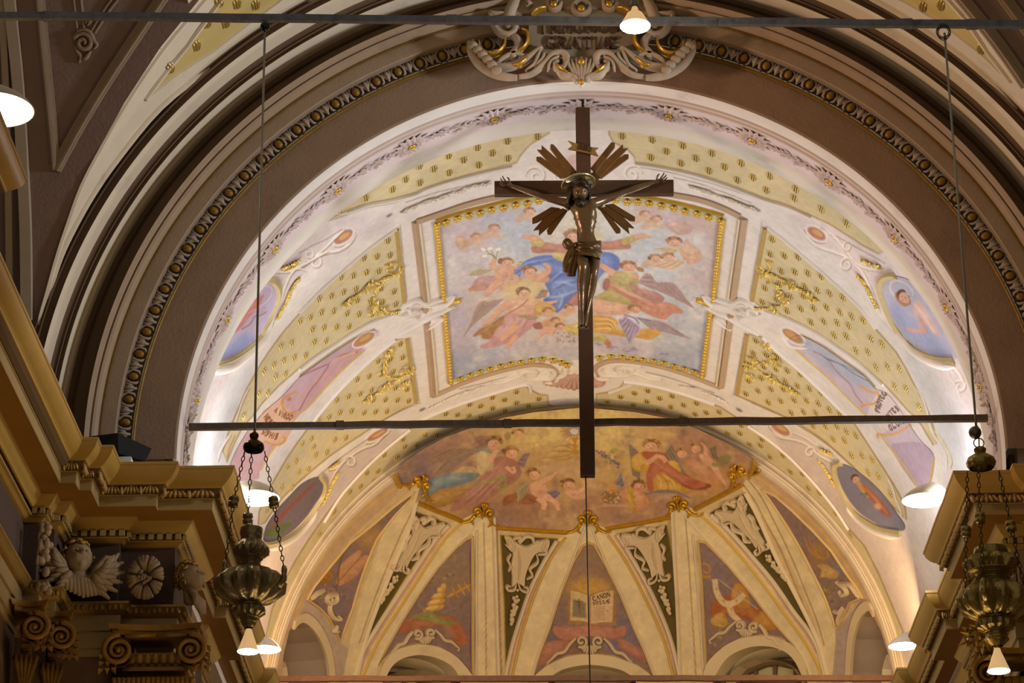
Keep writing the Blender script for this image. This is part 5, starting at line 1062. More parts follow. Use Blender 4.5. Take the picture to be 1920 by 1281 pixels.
FRM = mat('window_frame', '#6a5536', .6, 0, .15, 8)
LEAD = mat('window_lead', '#2d3442', .5, .3, .1, 8)
def lunette_window(idx, label, poly, depth, pane_m, fr_m, bars, fw=.10):
    st = thing('window_%d' % idx, label, 'window', kind='structure')
    p = np.asarray(poly, float); P, Q = offs(p, depth)
    link_mesh('reveal', np.concatenate([P, Q]), [(i, i+1, len(p)+i+1, len(p)+i) for i in range(len(p)-1)]+[(len(p)-1, 0, len(p), 2*len(p)-1)], mat('reveal_plaster', '#cdb38c', .8, 0, .06, 3), st, False)
    ctr = Q.mean(0); n = (P-Q).mean(0); n /= np.linalg.norm(n)
    link_mesh('pane', Q-n*.02, [tuple(range(len(Q)))], pane_m, st, False)
    mb = MB(); mb.tube(np.vstack([Q+n*.03, Q[:1]+n*.03]), fw*.5, 6); mb.build('frame', fr_m, st)
    lo, hi = p.min(0), p.max(0)
    for a, b in bars:
        A = np.array([lo+(hi-lo)*a, lo+(hi-lo)*b]); S, T = offs(A, depth); mb = MB(); mb.tube(T+n*.03, fw*.3, 6); mb.build('glazing_bar', fr_m, st)
    return st
lunette_window(1, 'arched apse lunette window with wooden mullions behind the rightmost iron tie bar end, under the painted mitre', K(*D7, [(420, 1330), (440, 1240), (510, 1170), (620, 1125), (700, 1118), (800, 1140), (880, 1185), (930, 1260), (945, 1330)]), .35, DIM, FRM, [((.5, 0), (.5, 1)), ((.27, .1), (.27, 1)), ((.74, .1), (.74, 1)), ((.05, .62), (.95, .62))], .14)
lunette_window(2, 'arched apse lunette window under the painted tiara', K(*E3, [(235, 1330), (275, 1235), (360, 1205), (470, 1210), (560, 1235), (610, 1270), (640, 1330)]), .5, DIM, FRM, [((.5, 0), (.5, 1)), ((.05, .7), (.95, .7))], .14)
lunette_window(3, 'small blue daylight window in the right hand niche of the apse', [(1652, 1300), (1654, 1255), (1658, 1238), (1662, 1228), (1666, 1236), (1672, 1252), (1677, 1275), (1678, 1300)], .45, DAY, LEAD, [((.5, 0), (.5, 1)), ((.1, .35), (.95, .7)), ((.05, .75), (.98, .75))], .05)
lunette_window(4, 'small blue daylight window in the left hand niche of the apse', [(524, 1300), (527, 1262), (530, 1242), (534, 1240), (538, 1252), (541, 1275), (541, 1300)], .45, DAY, LEAD, [((.5, 0), (.5, 1)), ((.1, .4), (.95, .8))], .05)
# stepped white arches over the windows and their hoods
AM = mat('lunette_arch', '#d6c29a', .75, 0, .05, 4, .1, 30, '#ab956c')
HM = mat('hood_plaster', '#8d7a5c', .85, 0, .1, 3)
for k in ('left', 'right', 'centre'):
    o, i = ARCHES[k]; o = spl(o, 5); i = spl(i, 5); m_ = len(o); ii = np.stack([np.interp(np.linspace(0, 1, m_), np.linspace(0, 1, len(i)), i[:, j]) for j in (0, 1)], -1)
    P, Q = DOM.hit(o), DOM.hit(ii); nP, nQ = DOM.nrm(P), DOM.nrm(Q); _, B = offs(ii, .28)
    rows = np.stack([P-nP*.02, P+nP*.06, Q+nQ*.06, B], 1).reshape(-1, 3)
    link_mesh('window_arch', rows, quads(m_, 4), AM, apse, False)
    _, B2 = offs(ii+(np.array(ii).mean(0)-ii)*np.array([.06, .14])*1.0, .30); _, B3 = offs(ii+(np.array(ii).mean(0)-ii)*np.array([.16, .40]), .62)
    rows = np.stack([B, B2, B3], 1).reshape(-1, 3); link_mesh('window_hood', rows, quads(m_, 3), mat('hood_cream', '#cbb68c', .8, 0, .06, 3), apse, True)
q = [(ARCHES['centre'][1][0][0], 1330)]+list(ARCHES['centre'][1])+[(ARCHES['centre'][1][-1][0], 1330)]; _, B = offs(q, .6); link_mesh('blind_lunette', B, [tuple(range(len(B)))], HM, apse, False)
# lunette paintings, each a plastered panel
LL = {'centre': 'painted lunette of an open book over a rose cloth, above the middle window', 'left': 'painted lunette with a gold tiara, crossed keys and triple cross', 'right': 'painted lunette with a mitre, crozier and cream stole', 'far_left': 'painted lunette with two stone tablets, beside the left apse niche', 'far_right': 'painted lunette with a gold candelabrum and a pale urn'}
for k, p in PAN.items():
    t_ = thing('lunette_painting', LL[k], 'painting'); panel('painted_field', DOM, p, lc, t_, .01, 1.2)
    strip('lunette_frame', DOM, np.vstack([p, p[:1]]), .045, .035, mat('lunette_frame', '#cfae72', .6, .1, .08, 6), t_, 'round', n=2, smoothp=False)
# plaster ribs with real thickness
RM = mat('warm_rib_plaster', '#d8c6a6', .8, 0, .06, 3, .12, 30, '#b09a78')
for k in ('centre_left', 'centre_right', 'left_leg', 'right_leg', 'far_left_rib', 'far_right_rib'):
    pass
for l in (YL): strip('rib_fillet', DOM, l, .05, .035, mat('ochre_fillet', '#d1ab55', .6, .15, .08, 6), apse, 'round', n=4)
for l in (K(*D6, [(575, 215), (480, 370), (380, 570), (300, 800), (240, 1000), (187, 1240)]), K(*D6, [(1025, 165), (1130, 330), (1260, 560), (1370, 800), (1440, 1000), (1497, 1240)]), K(*E3, [(600, 390), (520, 480), (400, 660), (280, 840), (190, 980), (120, 1100), (72, 1250)]), K(*D7, [(330, 160), (450, 260), (600, 430), (750, 610), (880, 800), (980, 930), (1050, 1060), (1095, 1250)]), K(*E3, [(858, 345), (868, 700), (884, 1250)]), K(*D7, [(72, 110), (88, 450), (108, 800), (125, 1250)]), K(*E3, [(420, 260), (370, 440), (300, 600), (200, 850), (130, 1050), (85, 1250)]), K(*D7, [(560, 10), (650, 180), (770, 450), (890, 680), (1000, 900), (1060, 1050), (1110, 1250)])):
    strip('rib_roll', DOM, l, .075, .05, RM, apse, 'round', n=4)
for l in (K(*D6, [(790, 100), (690, 370), (590, 620), (510, 870), (440, 1050), (385, 1240)]), K(*D6, [(830, 100), (942, 380), (1062, 620), (1162, 870), (1232, 1020), (1312, 1240)]), K(*E3, [(772, 345), (720, 430), (630, 520), (530, 630), (430, 770), (330, 930), (245, 1080), (190, 1200)]), K(*D7, [(160, 170), (300, 325), (462, 500), (612, 680), (742, 850), (872, 1000), (955, 1120), (1000, 1250)]), K(*E3, [(760, 420), (758, 800), (758, 1240)]), K(*D7, [(212, 290), (240, 600), (262, 900), (280, 1200)])):
    strip('rib_fillet', DOM, l, .045, .03, RM, apse, 'round', n=4)
# gilt edge of the apse painting and its scroll caps
fr2 = Canvas(720, 750, 1440, 1010, '#b8966a')
for x, y, rx, ry, col, a in ((1085, 815, 230, 80, '#cfb070', .95), (1085, 790, 140, 50, '#e0ca88', .9), (850, 850, 100, 60, '#a07d78', .8), (790, 890, 50, 40, '#77687a', .9), (1330, 840, 90, 50, '#a97f6e', .9), (1340, 905, 80, 26, '#bd8b56', .9), (960, 960, 110, 30, '#9d735f', .9), (1180, 950, 120, 34, '#a67e66', .9), (1050, 870, 90, 26, '#b8976f', .8), (940, 985, 30, 14, '#7f6e80', .8), (1120, 880, 60, 26, '#c3a070', .8), (1230, 800, 60, 26, '#c7a078', .8)):
    fr2.ell(x, y, rx, ry, col, 0, a, 14)
fr2.mottle(.4, 26, 31, col='#c9a983'); fr2.mottle(.3, 20, 32, col='#8a6a63')
for k in range(14):
    a = math.radians(-60+k*21+(k % 2)*4); fr2.stroke([(1078+26*math.cos(a), 808+15*math.sin(a)), (1078+190*math.cos(a), 808+60*math.sin(a))], [2, 9], '#ddc68e', .28, 1.5, False)
T = FLESH
wing(fr2, D1, (840, 660), (360, 930), (620, 660), (560, 870), '#8f786c', '#665450', '#ad978a', 14); wing(fr2, D1, (800, 650), (290, 770), (560, 640), (480, 770), '#94796b', '#6d584f', '#ae9484', 8)
figp(fr2, D1, [(300, 1180), (420, 1080), (620, 1060), (760, 1060), (640, 1160), (480, 1230), (330, 1240)], '#a98146', '#7b5a2c', '#c7a064')
figp(fr2, D1, [(840, 880), (820, 940), (640, 1010), (420, 1060), (270, 1150), (300, 1000), (420, 930), (560, 890), (700, 870)], '#6d8594', '#4a6070', '#9db3bb', 1, 4); figp(fr2, D1, [(700, 830), (830, 850), (840, 890), (700, 880), (560, 900)], '#c2aa80', '#967c54', '#dcc9a2')
figp(fr2, D1, [(820, 690), (900, 660), (965, 690), (1000, 790), (960, 890), (890, 920), (830, 880), (815, 780)], '#c9b187', '#9a8055', '#e3d2ac', 1, 6); fr2.stroke(K(*D1, [(810, 690), (880, 660), (970, 690)]), 4, '#6f93a0', .9)
limb(fr2, D1, [(960, 780), (1000, 700), (1030, 660)], [60, 46, 40]); head(fr2, *K(*D1, [(985, 595)])[0], 14, 11, -15, '#6d5a48', '#cfa083', -1)
wing(fr2, D1, (1215, 800), (1355, 690), (1290, 700), (1290, 840), '#8b7277', '#64525a', '#a48c8c', 6)
figp(fr2, D1, [(1000, 745), (1110, 725), (1230, 790), (1262, 900), (1190, 985), (1060, 1050), (960, 1140), (720, 1225), (560, 1270), (640, 1150), (780, 1020), (900, 900), (990, 850)], '#a9766c', '#7d4f4a', '#c59a8c', 1, 2)
for k in range(5): fr2.stroke(K(*D1, [(960+k*50, 900), (860+k*30, 1040), (640+k*50, 1210)]), [1, 3, .8], '#835650' if k % 2 else '#c09284', .6)
limb(fr2, D1, [(1180, 830), (1190, 880), (1110, 830)], [46, 44, 36]); fr2.stroke(K(*D1, [(790, 985), (880, 1000), (1000, 960), (1070, 935), (1040, 1040), (1100, 1060), (1110, 950), (1070, 930)]), 3.4, '#8c9c4c', .95)
head(fr2, *K(*D1, [(1165, 690)])[0], 14, 10, -8, '#7d5a3a', '#d5a486')
figp(fr2, D1, [(1090, 1225), (1100, 1130), (1230, 1090), (1360, 1110), (1500, 1140), (1400, 1190), (1300, 1200), (1180, 1180)], '#95583f', '#6d3d2a', '#b47a58'); wing(fr2, D1, (1340, 990), (1230, 1180), (1240, 1060), (1300, 1120), '#8e8a66', '#696644', '#b0ad8c', 7)
figp(fr2, D1, [(1360, 990), (1430, 970), (1500, 990), (1525, 1080), (1460, 1140), (1380, 1110), (1350, 1050)], T, FL2, '#e0b392'); limb(fr2, D1, [(1460, 985), (1550, 940), (1620, 880)], [56, 44, 18]); limb(fr2, D1, [(1480, 1120), (1590, 1160), (1640, 1265)], [80, 62, 40]); limb(fr2, D1, [(1440, 1130), (1490, 1190), (1490, 1260)], [80, 62, 44]); head(fr2, *K(*D1, [(1390, 905)])[0], 12.5, 9.5, 6, '#7a5535', '#d7a685')
wing(fr2, D1, (1660, 1090), (1520, 1080), (1600, 1060), (1600, 1150), '#75677a', '#574c5c', '#93869a', 5); figp(fr2, D1, [(1700, 1080), (1800, 1060), (1900, 1080), (1900, 1150), (1780, 1150)], T, FL2, '#e0b392'); limb(fr2, D1, [(1810, 1090), (1890, 1050), (1890, 960)], [50, 44, 30]); head(fr2, *K(*D1, [(1735, 1010)])[0], 13, 10, -4, '#7a5535', '#d5a383')
head(fr2, *K(*D1, [(1235, 495)])[0], 10, 7, 0, '#a87c54', '#d2a680'); fr2.ell(*K(*D1, [(1130, 520)])[0], 6, 8, '#9d8464', 20, .8)
# monstrance with palm
for k in range(16): a = k*PI/8; x, y = K(*D1, [(1795, 475)])[0]; fr2.stroke([(x, y), (x+26*math.cos(a), y+19*math.sin(a))], [5, 1], '#b9822f', .9, 0, False)
fr2.ell(*K(*D1, [(1795, 475)])[0], 12, 9, '#9c93a2'); fr2.ell(*K(*D1, [(1795, 475)])[0], 7.5, 5.6, '#dcd3c2'); fr2.poly(K(*D1, [(1770, 540), (1830, 540), (1815, 600), (1840, 620), (1815, 650), (1850, 690), (1750, 690), (1790, 650), (1775, 615), (1790, 590)]), '#b98532', True)
for t_ in ((1450, 740), (1520, 680), (1580, 630), (1620, 760), (1700, 620)): fr2.stroke(K(*D1, [(1840, 690), ((1840+t_[0])/2, t_[1]-10), t_]), [1.4, 4, 1], '#b3883f', .85)
# kneeling figure in yellow, right
wing(fr2, D2, (640, 700), (560, 900), (530, 600), (640, 960), '#7f7263', '#5d5346', '#a09383', 9); wing(fr2, D2, (880, 700), (1100, 900), (960, 610), (1010, 900), '#7f7263', '#5d5346', '#a09383', 7)
figp(fr2, D2, [(740, 960), (860, 870), (1000, 970), (1160, 1060), (1010, 1095), (860, 1080), (770, 1060)], '#c5973f', '#956a22', '#e0bc70', 1, 2); figp(fr2, D2, [(1000, 950), (1100, 900), (1200, 1000), (1330, 1000), (1340, 1035), (1220, 1060), (1090, 1030)], '#8a4238', '#63291f', '#a9635a')
figp(fr2, D2, [(560, 740), (640, 690), (720, 730), (745, 830), (650, 880), (565, 840)], '#cd9f45', '#9b7227', '#e6c67c'); figp(fr2, D2, [(890, 790), (990, 770), (1050, 850), (1020, 900), (920, 870)], '#cd9f45', '#9b7227', '#e6c67c')
figp(fr2, D2, [(650, 690), (760, 680), (890, 700), (930, 800), (1100, 920), (1300, 1000), (1180, 1050), (980, 950), (860, 870), (770, 960), (770, 1075), (720, 1050), (705, 900), (740, 800)], '#b05f4c', '#83392c', '#c98b74', 1, 5)
for k in range(4): fr2.stroke(K(*D2, [(800+k*30, 900), (850+k*60, 980), (840+k*80, 1070)]), [1, 3, 1], '#9a6f27' if k % 2 else '#e2c274', .7)
limb(fr2, D2, [(700, 790), (760, 760), (820, 710)], [50, 46, 34]); limb(fr2, D2, [(900, 780), (870, 740), (820, 720)], [46, 42, 34]); head(fr2, *K(*D2, [(745, 620)])[0], 15, 10.5, 4, '#75502f', '#d9a685', -1)
wing(fr2, D2, (1330, 640), (1430, 780), (1400, 620), (1370, 740), '#756458', '#574a40', '#958677', 5); fr2.poly(K(*D2, [(1420, 740), (1520, 700), (1560, 760), (1450, 830)]), '#6d7448', True, .8, 2)
figp(fr2, D2, [(1090, 770), (1180, 750), (1250, 800), (1360, 890), (1420, 970), (1310, 960), (1180, 880), (1130, 850)], '#c08a6a', FL2, '#d7aa88'); figp(fr2, D2, [(1230, 700), (1320, 720), (1400, 800), (1440, 880), (1510, 1020), (1440, 960), (1350, 850), (1260, 770)], T, FL2, '#e0b392')
limb(fr2, D2, [(1300, 720), (1290, 640), (1245, 590)], [44, 36, 22]); head(fr2, *K(*D2, [(1195, 645)])[0], 11, 8, -8, '#a9814a', '#d5a383', -1); head(fr2, *K(*D2, [(1055, 695)])[0], 11, 8, -8, '#a9814a', '#d5a383', -1); fr2.ell(*K(*D2, [(1390, 810)])[0], 7, 4, '#8a9150', 20, .9)
# urn bearer
wing(fr2, D2, (480, 1010), (390, 1000), (450, 890), (470, 1030), '#6f6c74', '#53505a', '#918e94', 5); fr2.stroke(K(*D2, [(690, 1105), (850, 1075), (1000, 1085), (1150, 1145)]), [3, 6, 6, 2], '#76717a', .95)
figp(fr2, D2, [(440, 1080), (540, 1030), (640, 1070), (710, 1120), (730, 1210), (660, 1270), (540, 1260), (470, 1180)], '#c58e67', '#97623f', '#dcae84'); figp(fr2, D2, [(515, 1050), (560, 1030), (570, 1120), (590, 1240), (550, 1260), (520, 1150)], '#c59a35', '#8e6a1c', '#dfbf68'); head(fr2, *K(*D2, [(625, 1025)])[0], 12.5, 10, 10, '#6d4a30', '#c58e6a', -1)
fr2.ell(*K(*D2, [(350, 1130)])[0], 18.5, 14, '#8f6b45'); 
for q in range(40): a = random.uniform(0, 2*PI); d = random.random()**.5; x, y = K(*D2, [(350, 1130)])[0]; fr2.ell(x+17*d*math.cos(a), y+13*d*math.sin(a), 1.8, 1.4, random.choice(['#c2a884', '#d9c7a8', '#7b5a3a']), 0, .8)
for q in range(16): x, y = K(*D2, [(350, 1050)])[0]; fr2.ell(x+random.gauss(0, 8), y+random.gauss(-2, 4), 3, 2, random.choice(['#d2974a', '#c07a3a']), 0, .8)
for q in range(40):
    x, y = K(*D2, [(220+q*5.2, 680+q*3.2)])[0]; fr2.ell(x+random.gauss(0, 3), y+random.gauss(0, 3.2), 2.6, 2, random.choice(['#75677f', '#8f809a', '#5f5670']), 0, .9)
for q in range(14): x, y = K(*D2, [(340+random.uniform(-60, 90), 690+random.uniform(-40, 120))])[0]; fr2.ell(x, y, 4, 2, random.choice(['#8a8a4e', '#a3a060']), random.uniform(-60, 60), .8)
fr2.stroke(K(*D2, [(200, 1230), (330, 1215), (480, 1220), (700, 1240)]), [1, 5, 4, 1], '#c79a80', .8, 1)
fr2.a += (srgb('#d3a866')-fr2.a)*.08
fr2.mottle(.06, 7, 41)
ap = thing('apse_painting', 'half moon fresco of kneeling angels and putti on amber clouds above gilt scrolls', 'painting')
panel('painted_field', DOM, FRA, fr2, ap, .01, 1.25)
GB = mat('deep_gilding', '#c99a28', .35, .6, .2, 14, .3)
for l in (K(*E3, [(425, 262), (520, 305), (600, 335), (672, 366)]), K(*D6, [(112, 115), (380, 135), (650, 152)]), K(*D6, [(948, 122), (1180, 85), (1427, 36)]), K(*D2, [(1190, 1250), (1430, 1125), (1665, 1000)]), K(*E3, [(298, 108), (312, 140), (328, 172)]), K(*D2, [(1800, 775), (1785, 830), (1760, 885)])):
    strip('gilt_bar', DOM, l, .09, .06, GB, ap, 'round', n=4)
def scrollcap(cx, cy, rot, s=1.0):
    mb = MB(); a = math.radians(rot); R = lambda p: [(cx+s*(x*math.cos(a)-y*math.sin(a)), cy+s*(x*math.sin(a)+y*math.cos(a))) for x, y in p]
    for sg in (-1, 1):
        strip_geo(mb, DOM, R([(sg*(12+x), y) for x, y in spiral(0, 0, 8.5, 1.2, 90 if sg > 0 else 90, 1.4, 22)*np.array([1, 1])]), .05, .075, 'round', n=1, smoothp=False)
        strip_geo(mb, DOM, R([(sg*14, 9), (sg*20, 18), (sg*30, 24), (sg*40, 26), (sg*44, 22)]), [.07, .06, .045, .03], .06, 'round', n=4)
        strip_geo(mb, DOM, R([(sg*17, 12), (sg*18, 22), (sg*14, 28)]), [.05, .04, .02], .05, 'round', n=4)
        P = DOM.hit(R([(sg*12, 0)]))[0]; mb.blob(P+DOM.nrm(P[None])[0]*.06, .045, 8, 5)
    for t_ in (-26, 0, 26):
        q = math.radians(t_); strip_geo(mb, DOM, R([(0, -4), (10*math.sin(q), -14), (14*math.sin(q), -18*math.cos(q)+1)]), [.05, .06, .03], .07, 'round', n=3)
    strip_geo(mb, DOM, R([(0, -8), (0, 4), (0, 14)]), [.05, .06, .02], .07, 'round', n=3)
    mb.build('gilt_scroll_cap', GB, ap)
scrollcap(905, 958, 8); scrollcap(1102, 972, 0); scrollcap(1272, 945, -8); scrollcap(1383, 884, -32, .85); scrollcap(789, 903, 30, .85)
# stucco cartouches with fruit drops in the olive panels
SM = mat('cream_stucco', '#cdb692', .75, 0, .1, 8, .2, 40)
CARTS = [K(*D6, p) for p in ([(190, 185), (250, 205), (340, 250), (430, 215), (520, 205), (500, 290), (420, 310), (370, 390), (340, 480), (335, 560), (355, 590), (320, 590), (275, 540), (245, 580), (200, 580), (215, 540), (235, 480), (225, 400), (240, 300), (200, 250)],)]
def cartouche_panel(X, bend=0):
    mb = MB()
    relief_pts = X([(190, 185), (250, 205), (340, 250), (430, 215), (520, 205), (500, 285), (420, 305), (370, 390), (340, 480), (330, 555), (275, 530), (235, 560), (235, 480), (225, 400), (240, 300), (200, 250)])
    relief('stucco_cartouche', DOM, relief_pts, .05, SM, apse, True, 1.2)
    for pts, w_ in (([(190, 240), (240, 280), (240, 210), (190, 180), (210, 240)], .06), ([(240, 200), (300, 180), (290, 220), (340, 175), (390, 185), (400, 220), (440, 215)], .07), ([(520, 215), (490, 210), (470, 260), (500, 300), (430, 315)], .06), ([(230, 310), (205, 350), (225, 400), (210, 440)], .05), ([(420, 310), (430, 370), (370, 420), (390, 470), (345, 500)], .05), ([(270, 510), (255, 575), (205, 580), (200, 550), (230, 555)], .05), ([(280, 510), (300, 575), (350, 595), (355, 565), (325, 560)], .05), ([(280, 260), (290, 380), (280, 500)], .025)):
        strip_geo(mb, DOM, X(pts), [w_*.5, w_, w_, w_*.5], .09, 'round', n=4)
    mb.build('stucco_scroll', SM, apse)
    mb = MB(); r = random.Random(3)
    for k in range(34):
        u = r.random(); p = X([(270-40*u+r.gauss(0, 16)*(1.1-u), 575+u*260)])
        P = DOM.hit(p)[0]; mb.blob(P+DOM.nrm(P[None])[0]*.05, r.uniform(.025, .045), 6, 4)
    mb.build('fruit_drop', SM, apse)
cartouche_panel(lambda p: K(*D6, p))
def aff(src, dst):
    A = np.column_stack([np.asarray(src, float), np.ones(3)]); B = np.linalg.solve(A, np.asarray(dst, float))
    return lambda p: [tuple(np.array([x, y, 1.])@B) for x, y in p]
SRC = [(190, 185), (520, 205), (235, 800)]
cartouche_panel(aff(SRC, K(*D6, [(1375, 105), (1055, 165), (1415, 720)])))
cartouche_panel(aff(SRC, K(*E3, [(405, 345), (585, 380), (225, 800)])))
cartouche_panel(aff(SRC, K(*D7, [(540, 40), (355, 140), (820, 560)])))
# shell crests over the windows
def crest(cx, cy, s=1.0, rot=0, sp=34):
    mb = MB(); a = math.radians(rot); R = lambda p: [(cx+s*(x*math.cos(a)-y*math.sin(a)), cy+s*(x*math.sin(a)+y*math.cos(a))) for x, y in p]
    for sg in (-1, 1):
        strip_geo(mb, DOM, R([(sg*(16+x), y-6) for x, y in spiral(0, 0, 12, 2, 60, 1.3, 22)]), .06, .08, 'round', n=1, smoothp=False)
        strip_geo(mb, DOM, R([(sg*26, -12), (sg*38, 0), (sg*48, 14), (sg*62, 18), (sg*72, 28), (sg*80, 36), (sg*76, 42)]), [.05, .07, .07, .05, .03], .07, 'round', n=4)
    for k in range(7):
        q = math.radians(-66+22*k); strip_geo(mb, DOM, R([(4*math.sin(q), 2), (12*math.sin(q), 2+9*math.cos(q)), (16*math.sin(q), 3+15*math.cos(q))]), [.03, .055, .06], .08, 'round', n=3)
    mb.build('stucco_crest', SM, apse)
crest(1106, 1208); crest(794, 1192, .8, -4); crest(1402, 1178, .85, 6)
for pts in (K(*D5, [(600, 610), (560, 620), (520, 640), (540, 680), (590, 660), (600, 620)]), K(*D5, [(560, 640), (540, 720), (570, 790), (620, 800), (610, 780)]), K(*D5, [(500, 580), (440, 610), (400, 650)]), K(*D5, [(600, 850), (580, 890), (610, 890)]), K(*D4, [(680, 520), (740, 560), (760, 600), (730, 620), (700, 590)]), K(*D4, [(700, 530), (780, 540), (830, 600), (860, 640)]), K(*D4, [(660, 740), (700, 750), (730, 720), (700, 790), (690, 840)])):
    strip('stucco_scroll', DOM, pts, [.05, .09, .09, .05], .08, SM, apse, 'round', n=4)
# ================================================================== NAVE VAULT IN FRONT OF THE ARCH
nave = thing('ceiling_nave', 'nave vault severies with cream ribs and ochre wedges beside the great arch', 'ceiling', kind='structure')
NAV = Cyl(6.80)
class Ext:                  # surface swept along X from a groin line
    def __init__(s, groin, sx):
        P = NAV.hit(groin); s.P = P; s.sx = sx
        s.ra = (P[:, 2]-CAM[2])/P[:, 1]; o = np.argsort(s.ra); s.ra, s.y = s.ra[o], P[o, 1]
    def hit(s, p):
        d = ray(p); r = d[:, 2]/d[:, 1]; Y = np.interp(r, s.ra, s.y); return CAM+d*(Y/d[:, 1])[:, None]
    def nrm(s, P): return np.tile(np.array([0, -.86, -.5]), (len(P), 1))
def severy(side, groin, inner, yellow, marks, tag_):
    p = np.vstack([groin, inner[::-1]])
    panel('cream_web', NAV, p, None, nave, .0, 5, CREAM())
    panel('ochre_wedge', NAV, yellow, None, nave, .012, 4, mat('ochre_plaster', '#c4ae6e', .8, 0, .08, 3, .15, 30, '#a3946c'))
    q = np.vstack([yellow, yellow[:1]]); strip('wedge_edge', NAV, q, .07, .035, CREAM(), nave, 'bevel', n=2, smoothp=False)
    strip('groin_roll', NAV, [(a*.93+b*.07, c*.93+d*.07) for (a, c), (b, d) in zip(groin, inner)], .10, .03, CREAM(), nave, 'bevel', n=4); strip('inner_roll', NAV, inner, .08, .05, CREAM(), nave, 'round', n=4)
    mid = [((a[0]*.55+b[0]*.45), (a[1]*.55+b[1]*.45)) for a, b in zip(groin[3:], inner[3:])]
    for m_ in marks: inst(mk0, nave, frame_at(NAV, m_, .02, 1.25))
    E_ = Ext(groin, side)
    X1 = side*9.0; G = E_.P; n = len(G); H = G.copy(); H[:, 0] = X1
    link_mesh('lunette_web', np.concatenate([G, H]), [(i, i+1, n+i+1, n+i) for i in range(n-1)], mat('lilac_umber_plaster', '#85706a', .9, 0, .12, 2.5, .35, 22, '#6f5d58'), nave, True)
    return E_
GL = [(60, 700), (69, 617), (88, 545), (106, 480), (123, 427), (150, 350), (187, 277), (233, 193), (300, 90), (373, 0), (450, -95)]
IL = [(62, 700), (72, 617), (91, 545), (111, 482), (138, 425), (172, 365), (217, 300), (300, 200), (400, 122), (487, 60), (600, -10)]
EL_ = severy(-1, GL, IL, [(272, 186), (305, 141), (350, 86), (413, 0), (470, -75), (560, -32), (520, 4), (465, 44), (400, 95), (330, 140)], [(318, 126), (367, 84), (387, 41), (422, 41), (410, 2), (443, 5), (478, 7)], 'left')
GR = [(2075, 430), (2050, 370), (2020, 305), (1990, 250), (1960, 196), (1920, 131), (1890, 88), (1860, 47), (1822, 0), (1780, -50), (1740, -100)]
IR = [(2070, 432), (2030, 372), (1985, 310), (1950, 262), (1916, 214), (1870, 165), (1822, 120), (1780, 88), (1734, 56), (1690, 28), (1600, -25)]
ER_ = severy(1, GR, IR, [(1895, 153), (1852, 97), (1813, 38), (1779, 0), (1735, -48), (1640, -30), (1691, 0), (1759, 38), (1841, 101)], [(1731, 10), (1765, 7), (1840, 90)], 'right')
# raised panel on the left lunette with its scroll
LM = mat('taupe_moulding', '#94806c', .8, 0, .12, 5, .25, 26)
strip('panel_moulding', EL_, [(72, -30), (80, 60), (90, 160), (98, 240), (105, 318)], .13, .07, LM, nave, 'cove', n=5)
strip('panel_moulding', EL_, [(105, 318), (150, 235), (205, 145), (260, 62), (310, -12)], .15, .07, LM, nave, 'cove', n=5)
for pts in ([(136, -20), (141, 20), (146, 62)], [(150, -20), (154, 20), (158, 56)], [(178, 62), (205, 20), (232, -14)], [(171, 60), (196, 18), (222, -18)]): strip('inner_moulding', EL_, pts, .035, .03, LM, nave, 'round', n=4)
mb = MB()
strip_geo(mb, EL_, spiral(157, 80, 19, 2, 200, 1.6, 30), [.06, .07, .05], .06, 'round', n=1, smoothp=False)
for pts in ([(142, 66), (148, 58), (160, 56), (170, 62), (176, 76), (182, 84), (176, 92)], [(140, 84), (146, 98), (152, 106), (148, 118)], [(170, 96), (162, 108), (154, 112)], [(164, 48), (170, 40), (164, 38), (161, 44)]): strip_geo(mb, EL_, pts, [.03, .06, .03], .05, 'round', n=4)
mb.build('stucco_scroll', LM, nave)
for pts in ([(1780, -30), (1830, 30), (1880, 95), (1925, 160)], [(1870, -20), (1900, 20), (1940, 75)]): strip('panel_moulding', ER_, pts, .16, .07, LM, nave, 'cove', n=5)
strip('window_jamb', EL_, [(16, -40), (24, 40), (36, 160), (44, 300), (50, 430), (52, 600)], .13, .12, mat('jamb_plaster', '#a99a88', .8, 0, .08, 4), nave, 'flat', n=4)
strip('window_jamb', EL_, [(2, -40), (8, 60), (14, 200), (18, 400), (20, 600)], .08, .08, mat('jamb_plaster', '#a99a88'), nave, 'flat', n=4)
for sx in (-1, 1):
    mb = MB(); mb.box((sx*9.0, 22, 8), (.3, 22, 18)); mb.build('outer_wall', mat('outer_wall_plaster', '#9a8878', .9, 0, .1, 2), tag(thing('wall_'+('left' if sx < 0 else 'right'), 'plain side wall of the nave, %s of the cornice' % ('left' if sx < 0 else 'right'), 'wall', kind='structure')), False)
    # pier masonry beside the great arch, up to the springing
    mb = MB(); mb.box((sx*6.9, 31.9+.2, 6.77), (3.6, .5, ZS)); mb.build('pier', STONE(), arch, False)
    mb = MB(); mb.box((sx*7.9, 31.75, 17), (3.4, .5, 8)); mb.build('spandrel', DARKST(), arch, False)
a_ = np.radians(np.linspace(-44, 44, 40)); y_ = np.linspace(23.0, 30.75, 3); A_, Y_ = np.meshgrid(a_, y_, indexing='ij')
link_mesh('nave_crown', np.stack([6.86*np.sin(A_), Y_, ZS+6.86*np.cos(A_)], -1).reshape(-1, 3), quads(40, 3), CREAM(), nave)
fl = thing('floor', 'pale stone floor far below the vaults', 'floor', kind='structure')
mb = MB(); mb.box((0, 24, -.1), (20, 56, .2)); mb.build('floor_slab', mat('floor_stone', '#9c8c78', .5, 0, .1, 1), fl, False)

